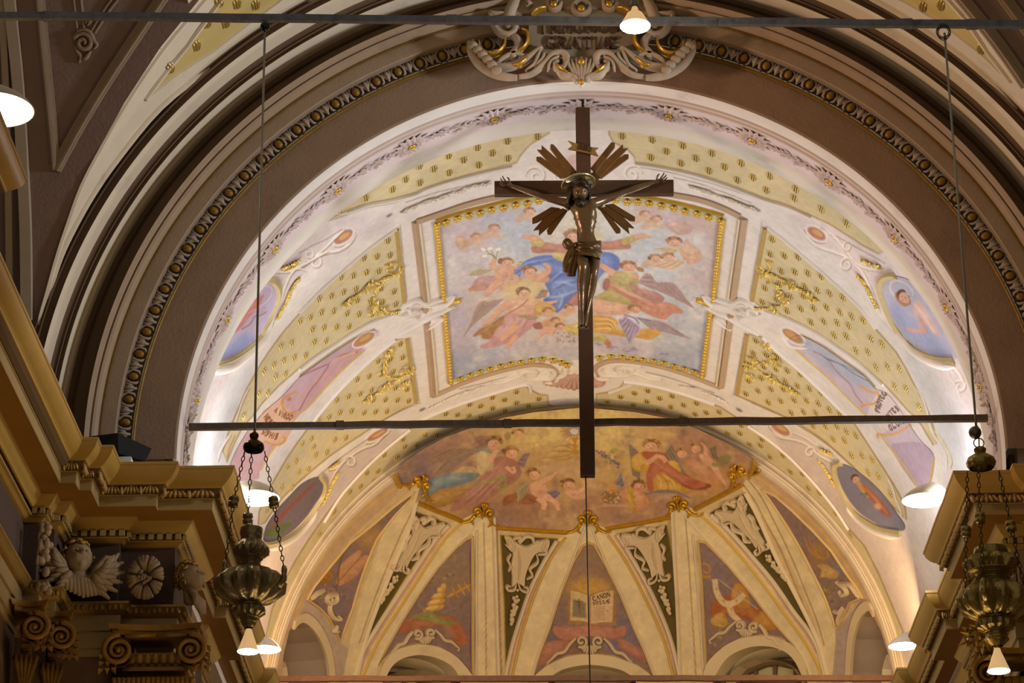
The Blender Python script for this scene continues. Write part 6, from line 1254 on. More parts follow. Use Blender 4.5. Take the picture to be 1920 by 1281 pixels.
# ================================================================== ENTABLATURES
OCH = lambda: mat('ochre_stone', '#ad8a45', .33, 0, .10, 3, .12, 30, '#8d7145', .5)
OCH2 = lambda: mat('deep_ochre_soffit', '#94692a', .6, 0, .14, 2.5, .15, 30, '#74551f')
FRZ = lambda: mat('frieze_umber', '#4c3a30', .8, 0, .12, 4, .2, 30)
GREYO = lambda: mat('grey_ochre_stone', '#9c8355', .5, 0, .1, 3, .12, 30)
BANDS = [('crown', [(-1.05, .03), (-.02, .0), (0, -.004), (0, -.036), (-.012, -.042), (-.018, -.07), (-.035, -.105), (-.07, -.15), (-.11, -.185), (-.145, -.205), (-.152, -.215), (-.155, -.228), (-.172, -.23)], OCH),
         ('ornament_bed', [(-.172, -.23), (-.20, -.27), (-.25, -.305), (-.275, -.31), (-.282, -.315)], lambda: mat('ornament_bed', '#5d4526', .8, 0, .1, 6)),
         ('corona', [(-.262, -.316), (-.262, -.325), (-.278, -.33), (-.283, -.455), (-.29, -.462)], GREYO),
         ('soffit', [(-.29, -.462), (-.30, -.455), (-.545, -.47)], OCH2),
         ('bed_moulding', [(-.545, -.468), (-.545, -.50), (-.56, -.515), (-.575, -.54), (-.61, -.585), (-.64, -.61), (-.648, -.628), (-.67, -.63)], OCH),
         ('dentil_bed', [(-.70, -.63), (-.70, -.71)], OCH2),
         ('lower_bed', [(-.66, -.71), (-.665, -.725), (-.70, -.735), (-.74, -.76), (-.775, -.768)], OCH),
         ('frieze', [(-.775, -.768), (-.775, -1.535)], FRZ),
         ('architrave_moulding', [(-.775, -1.53), (-.60, -1.532), (-.60, -1.56), (-.625, -1.575), (-.65, -1.62), (-.68, -1.66), (-.71, -1.67)], lambda: mat('worn_gilt_moulding', '#9c7c40', .4, .25, .2, 9, .3)),
         ('fascia', [(-.71, -1.67), (-.71, -1.86), (-.74, -1.865), (-.74, -2.06), (-.77, -2.065), (-.77, -2.16), (-1.3, -2.16)], GREYO)]
def sweep(prof, plan, zt, side):
    P = np.array(plan, float); N = len(P); nn = []
    for i in range(N-1):
        d = P[i+1]-P[i]; d /= np.linalg.norm(d); nn.append(np.array([-d[1], d[0]])*(1 if side < 0 else -1))   # into the wall
    V = []
    for i in range(N):
        a = nn[max(0, i-1)]; b = nn[min(N-2, i)]
        o = a if abs(a@b) > .9 else a+b
        for p, dz in prof: V.append((*(P[i]-o*p), zt+dz))
    return np.array(V), quads(N, len(prof)), nn
orn = MB()
for k, (x, hgt) in enumerate(((-.09, .05), (-.045, .07), (0, .085), (.045, .07), (.09, .05))):
    orn.tube([(x*.35, 0, .012), (x*.8, -.045, -.012), (x*1.1, -.05, -.045), (x*1.2, -.03, -.05-hgt*.35)], [.012, .02, .022, .008], 5)
orn.tube([(-.135, -.01, .02), (-.135, -.05, -.02), (-.128, -.055, -.07), (-.12, -.02, -.085)], [.012, .026, .024, .008], 5)
orn.blob((0, -.03, .015), (.05, .03, .022), 7, 4)
dn = MB(); dn.box((0, -.02, -.035), (.062, .05, .068))
arch_leaf = MB()
for x in (-.06, 0, .06): arch_leaf.blob((x, -.015, 0), (.026, .03, .045), 6, 4)
ORN0 = DEN0 = LEF0 = None
def entablature(name, label, plan, zt, side, orn_rng, den_rng):
    global ORN0, DEN0, LEF0
    e = thing(name, label, 'entablature', kind='structure')
    for nm, prof, m in BANDS:
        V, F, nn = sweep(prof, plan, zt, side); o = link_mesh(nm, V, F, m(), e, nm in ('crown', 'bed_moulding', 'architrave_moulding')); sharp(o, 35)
    P = np.array(plan)
    def run(i, p, dz, pitch, proto, nm, m, ext0=0, ext1=0):
        d = P[i+1]-P[i]; L = np.linalg.norm(d); d = d/L; n = nn[i]
        def corner(j, sgn):      # shift caused by the mitre at each end
            if 0 <= j < len(nn) and 0 <= (j+sgn) < len(nn):
                o = nn[j+sgn]; return (o@d)*(-p)
            return 0
        s0 = corner(i, -1); s1 = L+corner(i, 1)
        if s1-s0 < pitch*.45: return
        k = max(1, int(round((s1-s0)/pitch)))
        for q in range(k):
            c = P[i]+d*(s0+(s1-s0)*(q+.5)/k)-n*p
            X = Vector((d[0], d[1], 0))*(1 if side < 0 else -1); Yv = Vector((n[0], n[1], 0))
            if side > 0: X = -X
            R = Matrix((Yv.cross(Vector((0, 0, 1))), Yv, Vector((0, 0, 1)))).transposed().to_4x4()
            mw = Matrix.Translation((c[0], c[1], zt+dz))@R@Matrix.Diagonal(((s1-s0)/k/pitch, 1, 1, 1))
            g = globals()
            if g[proto] is None:
                g[proto] = {'ORN0': orn, 'DEN0': dn, 'LEF0': arch_leaf}[proto].build(nm, m(), e, smooth=(proto == 'ORN0')); g[proto].matrix_local = mw
            else: inst(g[proto], e, mw, nm)
    for i in range(len(plan)-1):
        y0 = max(plan[i][1], plan[i+1][1])
        if orn_rng(i): run(i, -.235, -.255, .27, 'ORN0', 'palmette', lambda: mat('palmette_stone', '#ab8a52', .6, .1, .15, 10))
        if den_rng(i): run(i, -.675, -.635, .105, 'DEN0', 'dentil', GREYO)
        if den_rng(i): run(i, -.645, -1.60, .20, 'LEF0', 'leaf_drop', lambda: mat('worn_gilt_moulding', '#9c7c40'))
    return e
ZL, ZR = 13.2, 13.08
PLANL = [(-5.32, 12), (-5.32, 23.25), (-5.88, 23.25), (-5.88, 29.97), (-5.70, 29.97), (-5.70, 30.23), (-5.56, 30.23), (-5.56, 30.80), (-4.88, 30.80), (-4.88, 30.96), (-4.23, 30.96), (-4.23, 34.2), (-4.71, 34.2), (-4.71, 35.25), (-4.55, 35.25), (-4.55, 37.8), (-4.72, 37.8), (-4.72, 39.45), (-4.56, 39.45), (-4.56, 43.0)]
PLANR = [(5.95, 12), (5.95, 30.0), (5.78, 30.0), (5.78, 30.3), (5.62, 30.3), (5.62, 30.9), (4.97, 30.9), (4.97, 31.12), (4.30, 31.12), (4.30, 34.15), (4.68, 34.15), (4.68, 35.75), (4.52, 35.75), (4.52, 37.8), (4.68, 37.8), (4.68, 39.4), (4.53, 39.4), (4.53, 43.0)]
entl = entablature('trim_1', 'ochre stone entablature on the left with palmette cornice stepping round the pier', PLANL, ZL, -1, lambda i: i >= 3, lambda i: 3 <= i <= 12)
entr = entablature('trim_2', 'ochre stone entablature on the right, cornice running back into the chancel', PLANR, ZR, 1, lambda i: i >= 5, lambda i: 6 <= i <= 13)
# walls under the entablatures
for plan, zt, side, e in ((PLANL, ZL, -1, entl), (PLANR, ZR, 1, entr)):
    V, F, _ = sweep([(-.80, -2.15), (-.80, -13.0)], plan, zt, side)
    link_mesh('wall_below', V, F, mat('wall_umber', '#6f5746', .8, 0, .12, 3, .2, 26), e, False)
    # wall above the cornice in the chancel, up to the springing of the vault
    mb = MB(); mb.box((side*5.32, 37.4, 13.2), (.3, 11.5, 1.2)); mb.build('wall_above', PLASTER(), e, False)
# ================================================================== LETTERING
GLY = {'I': [[(.5, 0), (.5, 1)]], 'N': [[(.12, 0), (.12, 1)], [(.12, 1), (.88, 0)], [(.88, 0), (.88, 1)]], 'R': [[(.15, 0), (.15, 1)], [(.15, .97), (.55, .97), (.8, .88), (.82, .7), (.7, .56), (.5, .5), (.15, .5)], [(.5, .5), (.95, 0)]],
       'T': [[(.5, 0), (.5, 1)], [(.05, .96), (.95, .96)], [(.06, .8), (.06, 1)], [(.94, .8), (.94, 1)]], 'H': [[(.13, 0), (.13, 1)], [(.87, 0), (.87, 1)], [(.13, .52), (.87, .52)]],
       'O': [[(.5 + .44*math.sin(t), .5+.5*math.cos(t)) for t in np.linspace(0, 2*PI, 17)]], 'U': [[(.14, 1), (.14, .3), (.28, .06), (.5, 0), (.72, .06), (.86, .3), (.86, 1)]], 'M': [[(.06, 0), (.1, 1)], [(.1, 1), (.5, .1)], [(.5, .1), (.9, 1)], [(.9, 1), (.94, 0)]],
       'G': [[(.9, .8), (.74, .95), (.5, 1), (.2, .85), (.07, .5), (.2, .15), (.5, 0), (.78, .06), (.9, .2)], [(.9, .02), (.9, .42)], [(.65, .42), (1, .42)]], 'A': [[(.06, 0), (.5, 1)], [(.5, 1), (.94, 0)], [(.24, .36), (.76, .36)]],
       'V': [[(.06, 1), (.5, 0)], [(.5, 0), (.94, 1)]], 'E': [[(.16, 0), (.16, 1)], [(.16, .97), (.86, .97), (.86, .82)], [(.16, .5), (.7, .5)], [(.16, .03), (.88, .03), (.88, .2)]], 'S': [[(.84, .82), (.68, .97), (.4, 1), (.17, .86), (.2, .64), (.5, .52), (.8, .4), (.86, .18), (.64, .02), (.34, .01), (.14, .16)]],
       'P': [[(.15, 0), (.15, 1)], [(.15, .97), (.55, .97), (.82, .88), (.84, .68), (.68, .5), (.15, .48)]], 'L': [[(.16, 0), (.16, 1)], [(.16, .03), (.88, .03), (.88, .2)]], 'C': [[(.9, .8), (.74, .95), (.5, 1), (.2, .85), (.07, .5), (.2, .15), (.5, 0), (.78, .06), (.92, .22)]]}
SERIF = {'I': [(.5, 0), (.5, 1)], 'N': [(.12, 0), (.12, 1), (.88, 1)], 'R': [(.15, 0), (.15, 1), (.95, 0)], 'T': [(.5, 0)], 'H': [(.13, 0), (.13, 1), (.87, 0), (.87, 1)], 'U': [(.14, 1), (.86, 1)], 'M': [(.06, 0), (.1, 1), (.9, 1), (.94, 0)], 'A': [(.06, 0), (.94, 0)], 'V': [(.06, 1), (.94, 1)], 'E': [(.16, 0), (.16, 1)], 'P': [(.15, 0), (.15, 1)], 'L': [(.16, 0), (.16, 1)]}
def letters(name, surf, text, a, b, hgt, m, parent, wpx=2.2, sag=0.0, lift=.02, adv=None, up=None):
    # text from a to b (baseline, cartoon points), letter height hgt, sag bends the line
    a, b = np.array(a, float), np.array(b, float); d = b-a; L = np.linalg.norm(d); d /= L
    u = np.array([d[1], -d[0]]) if up is None else np.array(up, float)
    ws = [{'I': .45, ' ': .55, 'M': 1.2, 'Æ': 1.5}.get(c, .9) for c in text]; tot = sum(ws)+.18*(len(text)-1); k = L/tot; x = 0
    mb = MB()
    def mp(q, x0, w_):
        t = x0+q[0]*w_*k; s_ = sag*4*(t/L)*(1-t/L); return tuple(a+d*t+u*(q[1]*hgt+s_))
    for c, w_ in zip(text, ws):
        parts = []
        if c == 'Æ': parts = [([(q[0]*.62, q[1]) for q in g]) for g in GLY['A']]+[[(.5+q[0]*.5, q[1]) for q in g] for g in GLY['E']]; ser = [(.04, 0)]
        elif c in GLY: parts = GLY[c]; ser = SERIF.get(c, [])
        for i, g in enumerate(parts):
            thin = (c in 'NM' and i != 1) or (c in 'AÆ' and i in (0, 2)) or (c in 'UV' and i == 1) or (len(g) == 2 and abs(g[0][1]-g[1][1]) < .1)
            ww = wpx*(.55 if thin else 1.0)
            p = [mp(q, x, w_) for q in g]
            pm = np.array(p); P = surf.hit(pm); sc_ = np.linalg.norm(surf.hit([p[0]])[0]-surf.hit([(p[0][0]+1, p[0][1])])[0])
            strip_geo(mb, surf, p, ww*sc_, lift, 'flat', n=2, smoothp=False)
        if c in GLY or c == 'Æ':
            for q in ser:
                p = [mp((q[0]-.14, q[1]), x, w_), mp((q[0], q[1]), x, w_), mp((q[0]+.14, q[1]), x, w_)]; sc_ = np.linalg.norm(surf.hit([p[0]])[0]-surf.hit([(p[0][0]+1, p[0][1])])[0])
                strip_geo(mb, surf, p, wpx*.5*sc_, lift, 'flat', n=1, smoothp=False)
        x += (w_+.18)*k
    return mb.build(name, m, parent, smooth=False)
INK = mat('umber_lettering', '#4a2c1e', .8, 0, .15, 20)
INK2 = mat('rust_lettering', '#96663f', .8, 0, .15, 20)
letters('lettering', BAR, 'A VIRGO', (513, 771), (545, 787), 9, INK2, vault, 1.5, -3, .008)
letters('lettering', BAR, 'HERES', (494, 782), (514, 804), 10, INK2, vault, 1.5, -3, .008)
letters('lettering', BAR, 'MPHIS', (490, 813), (519, 823), 10, INK2, vault, 1.6, -2, .008)
INK3 = mat('slate_lettering', '#8a7470', .8, 0, .15, 20)
letters('lettering', BAR, 'PROTEG', (1650, 774), (1664, 738), 9, INK3, vault, 1.5, 3, .008)
letters('lettering', BAR, 'NTES', (1668, 785), (1688, 768), 9, INK3, vault, 1.5, 2, .008)
letters('lettering', BAR, 'GLORI', (1670, 808), (1700, 793), 9.5, INK3, vault, 1.6, 2, .008)
lt = [o for o in bpy.data.objects if o.get('category') == 'painting' and 'open book' in o.get('label', '')][0]
letters('lettering', DOM, 'CANON', *K(*D6, [(848, 668), (978, 630)]), 9, INK, lt, 1.5, 0, .012)
letters('lettering', DOM, 'MISSÆ', *K(*D6, [(848, 698), (975, 680)]), 6.5, INK, lt, 1.2, 0, .012)
# ================================================================== CARTOUCHE OVER THE ARCH
CT = PlaneY(31.05)
CQ = (840, 0, 3.84)
car = thing('cartouche', 'large gilt edged stucco cartouche lettered in brown over the crown of the arch', 'cartouche', (0, 31.15, 18.9)); car.location = (0, 0, 0)
CSM = mat('grey_stucco', '#a5937e', .75, 0, .14, 9, .25, 40, '#7f6d5a')
cGO = mat('dull_gilding', '#9a7430')
relief('shield', PlaneY(31.16), K(*CQ, [(600, 130), (700, 90), (960, 70), (1220, 90), (1330, 150), (1365, 220), (1380, 300), (1430, 390), (1340, 400), (1240, 380), (1130, 400), (1060, 440), (960, 470), (860, 440), (790, 400), (680, 390), (580, 420), (520, 400), (570, 300), (575, 220)]), .10, mat('shield_plaster', '#8c8068', .85, 0, .12, 4, .2, 26), car, True, 2, base=.0)
relief('upper_shell', PlaneY(31.16), K(*CQ, [(440, 130), (480, 40), (540, -60), (640, -140), (960, -190), (1280, -140), (1380, -60), (1440, 40), (1480, 130), (1330, 150), (1220, 85), (960, 110), (700, 85), (590, 135)]), .13, CSM, car, True, 2, base=.0)
def mir(p): return [(1920-x, y) for x, y in p]
mb = MB(); CGI = mat('cart_gilding', '#c09438', .32, .6, .25, 14, .3)
ST = [([(520, -60), (490, 10), (450, 80), (430, 150), (450, 220)], .16), ([(300, 95), (320, 170), (370, 240), (440, 260), (485, 225), (470, 185), (430, 190), (435, 220)], .11), ([(440, 250), (500, 290), (510, 350), (470, 400), (480, 430)], .13), ([(150, 310), (165, 380), (230, 470), (320, 530), (420, 560), (500, 565)], .12), ([(180, 300), (200, 380), (280, 460), (380, 490), (470, 480), (560, 440), (640, 380), (675, 350)], .12),
      ([(500, 560), (600, 540), (690, 470), (760, 400), (830, 395), (860, 450), (830, 500), (780, 495), (770, 465), (800, 455)], .11), ([(330, 500), (400, 430), (480, 400), (560, 420)], .08), ([(560, 520), (620, 480), (650, 420), (670, 360)], .07), ([(620, 500), (680, 440), (700, 390)], .07), ([(720, 520), (740, 460), (800, 420)], .06), ([(780, 500), (830, 550), (900, 560), (930, 590)], .10), ([(300, 95), (330, 110), (420, 110)], .06), ([(540, -20), (580, 30), (570, 60), (600, 30)], .08)]
for pts, w_ in ST:
    for q in (pts, mir(pts)): e_ = MB(); strip_geo(e_, CT, K(*CQ, q), [w_*.5, w_, w_, w_*.6], .10, 'round', n=5); e_.build('stucco_scroll', CSM, car)
for k in range(7):
    x = 860+k*33; strip_geo(mb, CT, K(*CQ, [(x, 430+abs(k-3)*6), (960+(x-960)*.75, 520), (960+(x-960)*.25, 600-abs(k-3)*8)]), [.06, .09, .05], .10, 'round', n=4)
for q in ([(760, 30)], [(1160, 30)]):
    c_ = K(*CQ, q)[0]; strip_geo(mb, CT, spiral(*c_, 14, 3, 0, 1.5, 24), .07, .10, 'round', n=1, smoothp=False)
strip_geo(mb, CT, ellp(*K(*CQ, [(960, 62)])[0], 15, 12), .07, .10, 'round', n=1, smoothp=False)
for pts in ([(225, 310), (235, 370), (290, 405), (360, 395), (405, 345), (415, 280)], [(530, 225), (570, 250), (575, 310), (545, 360), (495, 390)], [(600, 125), (640, 90), (710, 70)], [(150, 330), (180, 400)], [(780, 480), (820, 520), (880, 555)], [(460, 495), (520, 480), (580, 430)]):
    for q in (pts, mir(pts)): e_ = MB(); strip_geo(e_, CT, K(*CQ, q), [.03, .055, .03], .13, 'round', n=5); e_.build('gilt_edge', CGI, car)
for x, y, r in ((960, 62, .055), (760, 30, .05), (1160, 30, .05), (960, 445, .05), (960, 590, .04)): P = atY(*K(*CQ, [(x, y)])[0], 30.95); e_ = MB(); e_.blob(P, r, 8, 5); e_.build('gilt_boss', CGI, car)
for i in range(6):
    for sg in (0, 1):
        q = [(180+i*34, 330+i*30+i*i)]; q = mir(q) if sg else q; P = atY(*K(*CQ, q)[0], 30.95); mb.blob(P, (.07, .06, .06), 7, 5)
mb.build('stucco_beading', CSM, car)['kind'] = 'stuff'
CTL = PlaneY(31.05)
letters('lettering', CTL, 'TRHONUM', (1008, 63.5), (1172, 61), 23, INK, car, 3.2, 0, .015)
letters('lettering', CTL, 'GRATIÆ', (1023, 91.5), (1158, 92.5), 22, INK, car, 3.2, 0, .015)
# hanging knot of broken stucco under the crown
mb = MB()
for q in ([(905, 585), (925, 610)], [(940, 595), (960, 625), (985, 600)], [(1000, 570), (1030, 590), (1020, 560)]): strip_geo(mb, PlaneY(31.2), K(*CQ, q), [.03, .05, .02], .06, 'round', n=3)
mb.build('broken_stucco', mat('white_edge_stucco', '#c9c2b8', .7, 0, .1, 9), car)
# ================================================================== FRIEZE ORNAMENTS AND CAPITALS ON THE LEFT PIER
CH = mat('aged_stucco', '#937c5e', .65, 0, .16, 7, .25, 30, '#7f6a50')
HG = mat('gilt_curls', '#a8843e', .4, .4, .25, 14, .3)
def cherub(name, label, px_, Y, s, yaw, wings=True):
    P = atY(*px_, Y); t = thing(name, label, 'sculpture', tuple(P), rot=(math.radians(-14), 0, yaw), group=None)
    mb = MB(); n, m = 32, 26; V = []; F = []
    for i in range(m+1):
        th = PI*i/m
        for k in range(n):
            f = 2*PI*k/n; x, y, z = math.sin(th)*math.cos(f), math.sin(th)*math.sin(f), math.cos(th)
            X, Y_, Z = x*.122, y*.13, z*.155
            if y < 0:                                     # face looks along -Y
                Y_ -= .046*math.exp(-((x/.15)**2+((z+.06)/.20)**2))                    # nose
                Y_ += .036*(math.exp(-(((abs(x)-.36)/.17)**2+((z-.10)/.11)**2)))          # eye hollows
                Y_ -= .026*math.exp(-(((abs(x)-.45)/.22)**2+((z+.28)/.2)**2))            # cheeks
                Y_ -= .022*math.exp(-((x/.2)**2+((z+.40)/.05)**2)); Y_ += .020*math.exp(-((x/.25)**2+((z+.475)/.035)**2)); Y_ -= .018*math.exp(-((x/.17)**2+((z+.54)/.05)**2))
                Y_ -= .020*math.exp(-((x/.25)**2+((z+.72)/.14)**2))                       # chin
            if z < 0: X *= 1-.30*z*z
            if y < 0: Z -= .010*math.exp(-((x/.4)**2+((z+.8)/.2)**2))
            V.append((X*s, Y_*s, Z*s))
    for i in range(m):
        for k in range(n): F.append((i*n+k, i*n+(k+1) % n, (i+1)*n+(k+1) % n, (i+1)*n+k))
    mb.add(V, F)
    for sx in (-1, 1): mb.blob((sx*.045*s, -.118*s, .018*s), (.018*s, .012*s, .010*s), 7, 4)
    mb.tube([(0, .02*s, -.1*s), (0, .03*s, -.26*s)], [.07*s, .08*s], 10)
    mb.build('head', CH, t)
    r = random.Random(int(px_[0])); hb = MB()
    for k in range(150):
        f = r.uniform(0, 2*PI); th = r.uniform(0, 2.0); x, y, z = math.sin(th)*math.cos(f), math.sin(th)*math.sin(f), math.cos(th)
        if y < -.15 and z < .58+.25*abs(x) : continue
        c_ = np.array((x*.128, y*.135+.005, z*.162))*s; q = r.uniform(.020, .034)*s
        a1, a2 = r.uniform(0, 2*PI), r.uniform(0, 2*PI); u = np.array((math.cos(a1), math.sin(a1)*math.cos(a2), math.sin(a1)*math.sin(a2))); n_ = c_/np.linalg.norm(c_); u = u-n_*(u@n_); u /= np.linalg.norm(u); v = np.cross(n_, u)
        hb.tube([c_+(u*math.cos(tt)+v*math.sin(tt))*q*(1-tt/9)+n_*q*.3 for tt in np.linspace(0, 4.6, 7)], [q*.42]*6+[q*.15], 5)
    hb.build('curls', HG, t)
    db = MB()
    for k in range(9):
        u = -1+k/4; p0 = np.array((u*.05, .02, -.15))*s; db.tube([p0, np.array((u*.13, -.05, -.25))*s, np.array((u*.15+.03, -.03, -.40+.05*abs(u)))*s], [.03*s, .035*s, .015*s], 6)
    db.build('collar_drapery', CH, t)
    if wings:
        for sx in (-1, 1):
            wb = MB()
            for j, (nn_, L_, o_) in enumerate(((6, .24, .0), (6, .17, .03), (5, .11, .05))):
                for k in range(nn_):
                    u = k/(nn_-1); a = math.radians(-62+100*u); root = np.array((sx*(.10+.10*u), -.02-.03*j, -.20+.10*u))*s
                    d = np.array((sx*math.cos(a), -.10, math.sin(a))); side_ = np.array((-sx*math.sin(a), 0, math.cos(a)))
                    wb.tube([root, root+d*L_*.5*s+side_*.012*s, root+d*L_*s+side_*.05*s], [.026*s, .036*s, .012*s], 6)
            wb.tube([np.array((sx*.09, 0, -.22))*s, np.array((sx*.16, -.06, -.10))*s, np.array((sx*.24, -.07, .0))*s, np.array((sx*.29, -.05, .02))*s, np.array((sx*.30, -.05, -.04))*s], [.03*s, .035*s, .035*s, .03*s, .015*s], 8)
            wb.build('wing', CH, t)
    return t
cherub('cherub_relief', 'stucco cherub head with curls and folded wings on the dark frieze, turned right', (146, 1048), 31.25, 1.38, math.radians(28))
cherub('cherub_relief', 'yellow lit cherub head in profile at the frieze corner beside the hanging lamp', (355, 1084), 31.75, 1.2, math.radians(78), False)
def leafy_rosette(name, label, px_, Y, s):
    t = thing(name, label, 'sculpture', tuple(atY(*px_, Y))); mb = MB()
    for k in range(8):
        a = k*PI/4+.2
        for da in (-.22, 0, .22):
            mb.tube([(.05*s*math.cos(a), -.03, .07*s*math.sin(a)), (.13*s*math.cos(a+da*.6), -.085, .17*s*math.sin(a+da*.6)), (.20*s*math.cos(a+da), -.05, .26*s*math.sin(a+da)), (.19*s*math.cos(a+da*1.2), -.02, .25*s*math.sin(a+da*1.2))], [.016, .032, .034, .02], 6)
    mb.build('leaves', CH, t); mb = MB(); r = random.Random(2)
    for k in range(22): a, d = r.uniform(0, 2*PI), r.random()*.07*s; mb.blob((d*math.cos(a), -.10, d*math.sin(a)*1.2), .022, 6, 4)
    mb.build('heart', CH, t)
leafy_rosette('leaf_rosette', 'large grey leafy rosette in the middle of the dark left frieze', (274, 1086), 31.42, 1.0)
t = thing('leaf_festoon', 'narrow pale stucco festoon hanging on the left end of the frieze', 'sculpture', tuple(atY(80, 1050, 30.6))); mb = MB(); r = random.Random(4)
for k in range(40):
    u = r.random(); mb.blob((r.gauss(.02*math.sin(u*9), .03), r.gauss(-.05, .02), .42-u*.85), (r.uniform(.03, .06), .04, r.uniform(.04, .07)), 6, 4)
mb.build('leaves', CH, t)
CAPM = mat('gilt_capital', '#8f6a2c', .5, .2, .22, 7, .3, 30, '#4f3a18')
def capital(name, label, c, wd, ang, vr=.17, leaf=True, vols=(-1, 1)):
    t = thing(name, label, 'capital', tuple(c), rot=(0, 0, ang)); x = wd/2
    mb = MB(); V = []; n = 12
    for zz, ov in ((.0, .0), (.05, .0), (.06, .03), (.12, .05)):
        for k in range(n+1):
            u = -1+2*k/n; V.append((u*(x+.10+ov), -.22-ov-.10*u*u, zz+.0))
        V.append((x+.10+ov, .3, zz)); V.append((-(x+.10+ov), .3, zz))
    mb.add(V, [(i*(n+3)+k, i*(n+3)+(k+1) % (n+3), (i+1)*(n+3)+(k+1) % (n+3), (i+1)*(n+3)+k) for i in range(3) for k in range(n+3)]+[tuple(range(n+3))[::-1], tuple(range(3*(n+3), 4*(n+3)))]); mb.build('abacus', CAPM, t, auto=30)
    mb = MB()
    for k in range(9): mb.blob((-x+.03+k*(wd-.06)/8, -.20, -.27), (.055, .05, .07), 7, 5)
    mb.box((0, .0, -.27), (wd, .34, .16)); mb.box((0, -.02, -.39), (wd*.95, .36, .05)); mb.build('egg_band', CAPM, t, auto=30)
    for sx in vols:
        mb = MB(); cx, cz = sx*(x+.02), -.20
        q = [(cx+sx*a, b+cz) for a, b in spiral(0, 0, vr, .02, 95, -2.2, 44)]
        mb.tube([(a, -.30+.05*(1-i/43.)*-1-.0, b) for i, (a, b) in enumerate(q)], np.linspace(.034, .02, 44), 6)
        mb.lathe([(vr*.98, 0), (vr*.98, .16), (vr*.5, .20), (0.01, .2)], 20); nv_ = 20*4
        mb.v[-nv_:] = [(cx+v[0], -.27+v[2]*1.1, cz+v[1]) for v in mb.v[-nv_:]]
        mb.tube([(cx-sx*vr*.3, -.27, cz+vr), (0, -.24, cz+vr+.02)], [.03, .02], 6); mb.blob((cx, -.33, cz), .035, 8, 5)
        mb.build('volute', CAPM, t)
        lb = MB()
        for j in range(4):
            for k in (-1, 0, 1): leafmesh(lb, (cx+sx*(vr*.55)+k*.05, -.20-.02*j, cz-.02-.09*j+.12), (sx*.1+k*.35, -.25, -.8), .15, .08, (sx*.6, -1, .2), .04)
        lb.build('volute_leaf', CAPM, t, smooth=False)
    mb = MB()
    if leaf:
        for k in range(5):
            xx = -x+.06+k*(wd-.12)/4
            for j in range(5):
                a = -.6+.3*j; mb.tube([(xx+a*.02, -.10, -.95), (xx+a*.10, -.17, -.75), (xx+a*.17, -.26, -.58), (xx+a*.19, -.34, -.56), (xx+a*.17, -.36, -.64)], [.03, .04, .045, .035, .012], 6)
    mb.box((0, .05, -.75), (wd*.85, .3, .75)); mb.build('acanthus', CAPM, t)
    return t
zc_ = lambda px_, Y: atY(*px_, Y)
capital('pilaster_capital', 'dark gilt scroll capital of the front pilaster, its two volutes facing the nave', zc_((298, 1203), 31.45), .80, 0, .185)
capital('pilaster_capital', 'smaller gilt scroll capital at the inner corner, lower of the two at far left', zc_((101, 1177), 31.22), .12, math.radians(12), .165, vols=(1,))
capital('pilaster_capital', 'gilt scroll capital at the far left edge, highest of the row', zc_((52, 1159), 30.40), .12, math.radians(12), .165, vols=(1,))
for c_, wd, an in ((zc_((298, 1203), 31.45), .78, 0),):
    pass
# right pier: leafy gilt bits by the hanging lamp
t = thing('leaf_spray_relief', 'gilt acanthus spray on the right pier beside the hanging lamp', 'sculpture', tuple(atY(1836, 1205, 30.68))); mb = MB(); r = random.Random(9)
for k in range(26): a = r.uniform(0, 2*PI); leafmesh(mb, (r.gauss(0, .08), -.02, r.gauss(0, .12)), (math.cos(a), -.4, math.sin(a)), r.uniform(.12, .22), .07, (0, -1, .1), .04)
mb.build('leaves', HG, t, smooth=False)
t = thing('pilaster_capital', '', 'capital'); bpy.data.objects.remove(t)
capital('pilaster_capital', 'gilt scroll capital half hidden behind the right hanging lamp', zc_((1912, 1246), 31.3), .80, 0, .185)
# ================================================================== CRUCIFIX
YC = 31.55
CX = PlaneY(YC)
WOOD = mat('dark_cross_wood', '#4a3322', .55, 0, .2, 7, .2, 40)
RAYW = mat('gilt_brown_rays', '#6b4a22', .5, .25, .2, 12, .2, 40)
crx = thing('crucifix', 'large hanging wooden crucifix with bronze-toned body, rays and ribbed halo in the great arch', 'crucifix', tuple(atY(1094, 352, YC)))
ORG = np.array(crx.location)
def loc(P): return np.asarray(P)-ORG
def slab(name, poly, y0, th, m, parent, bev=.006):
    q = np.asarray(poly, float); P = np.concatenate([PlaneY(y0).hit(q)])-ORG
    bm = bmesh.new(); f = bm.faces.new([bm.verts.new(p) for p in P]); bm.normal_update()
    if f.normal.y > 0: f.normal_flip()
    r = bmesh.ops.extrude_face_region(bm, geom=[f]); vs = [v for v in r['geom'] if isinstance(v, bmesh.types.BMVert)]
    bmesh.ops.translate(bm, verts=vs, vec=(0, th, 0)); bmesh.ops.recalc_face_normals(bm, faces=bm.faces)
    if bev: bmesh.ops.bevel(bm, geom=list(bm.edges), offset=bev, segments=1, affect='EDGES')
    me = bpy.data.meshes.new(name); bm.to_mesh(me); bm.free(); me.materials.append(m)
    o = bpy.data.objects.new(name, me); C.objects.link(o); o.parent = parent; return o
up = slab('upright', [(1079, 201), (1106, 201), (1116, 891), (1088, 891)], YC, .11, WOOD, crx)
cb = slab('crossbar', [(927, 339), (1263, 336.5), (1263.5, 362.5), (927, 364)], YC-.015, .10, WOOD, crx)
QK = (900, 190, 4.8)
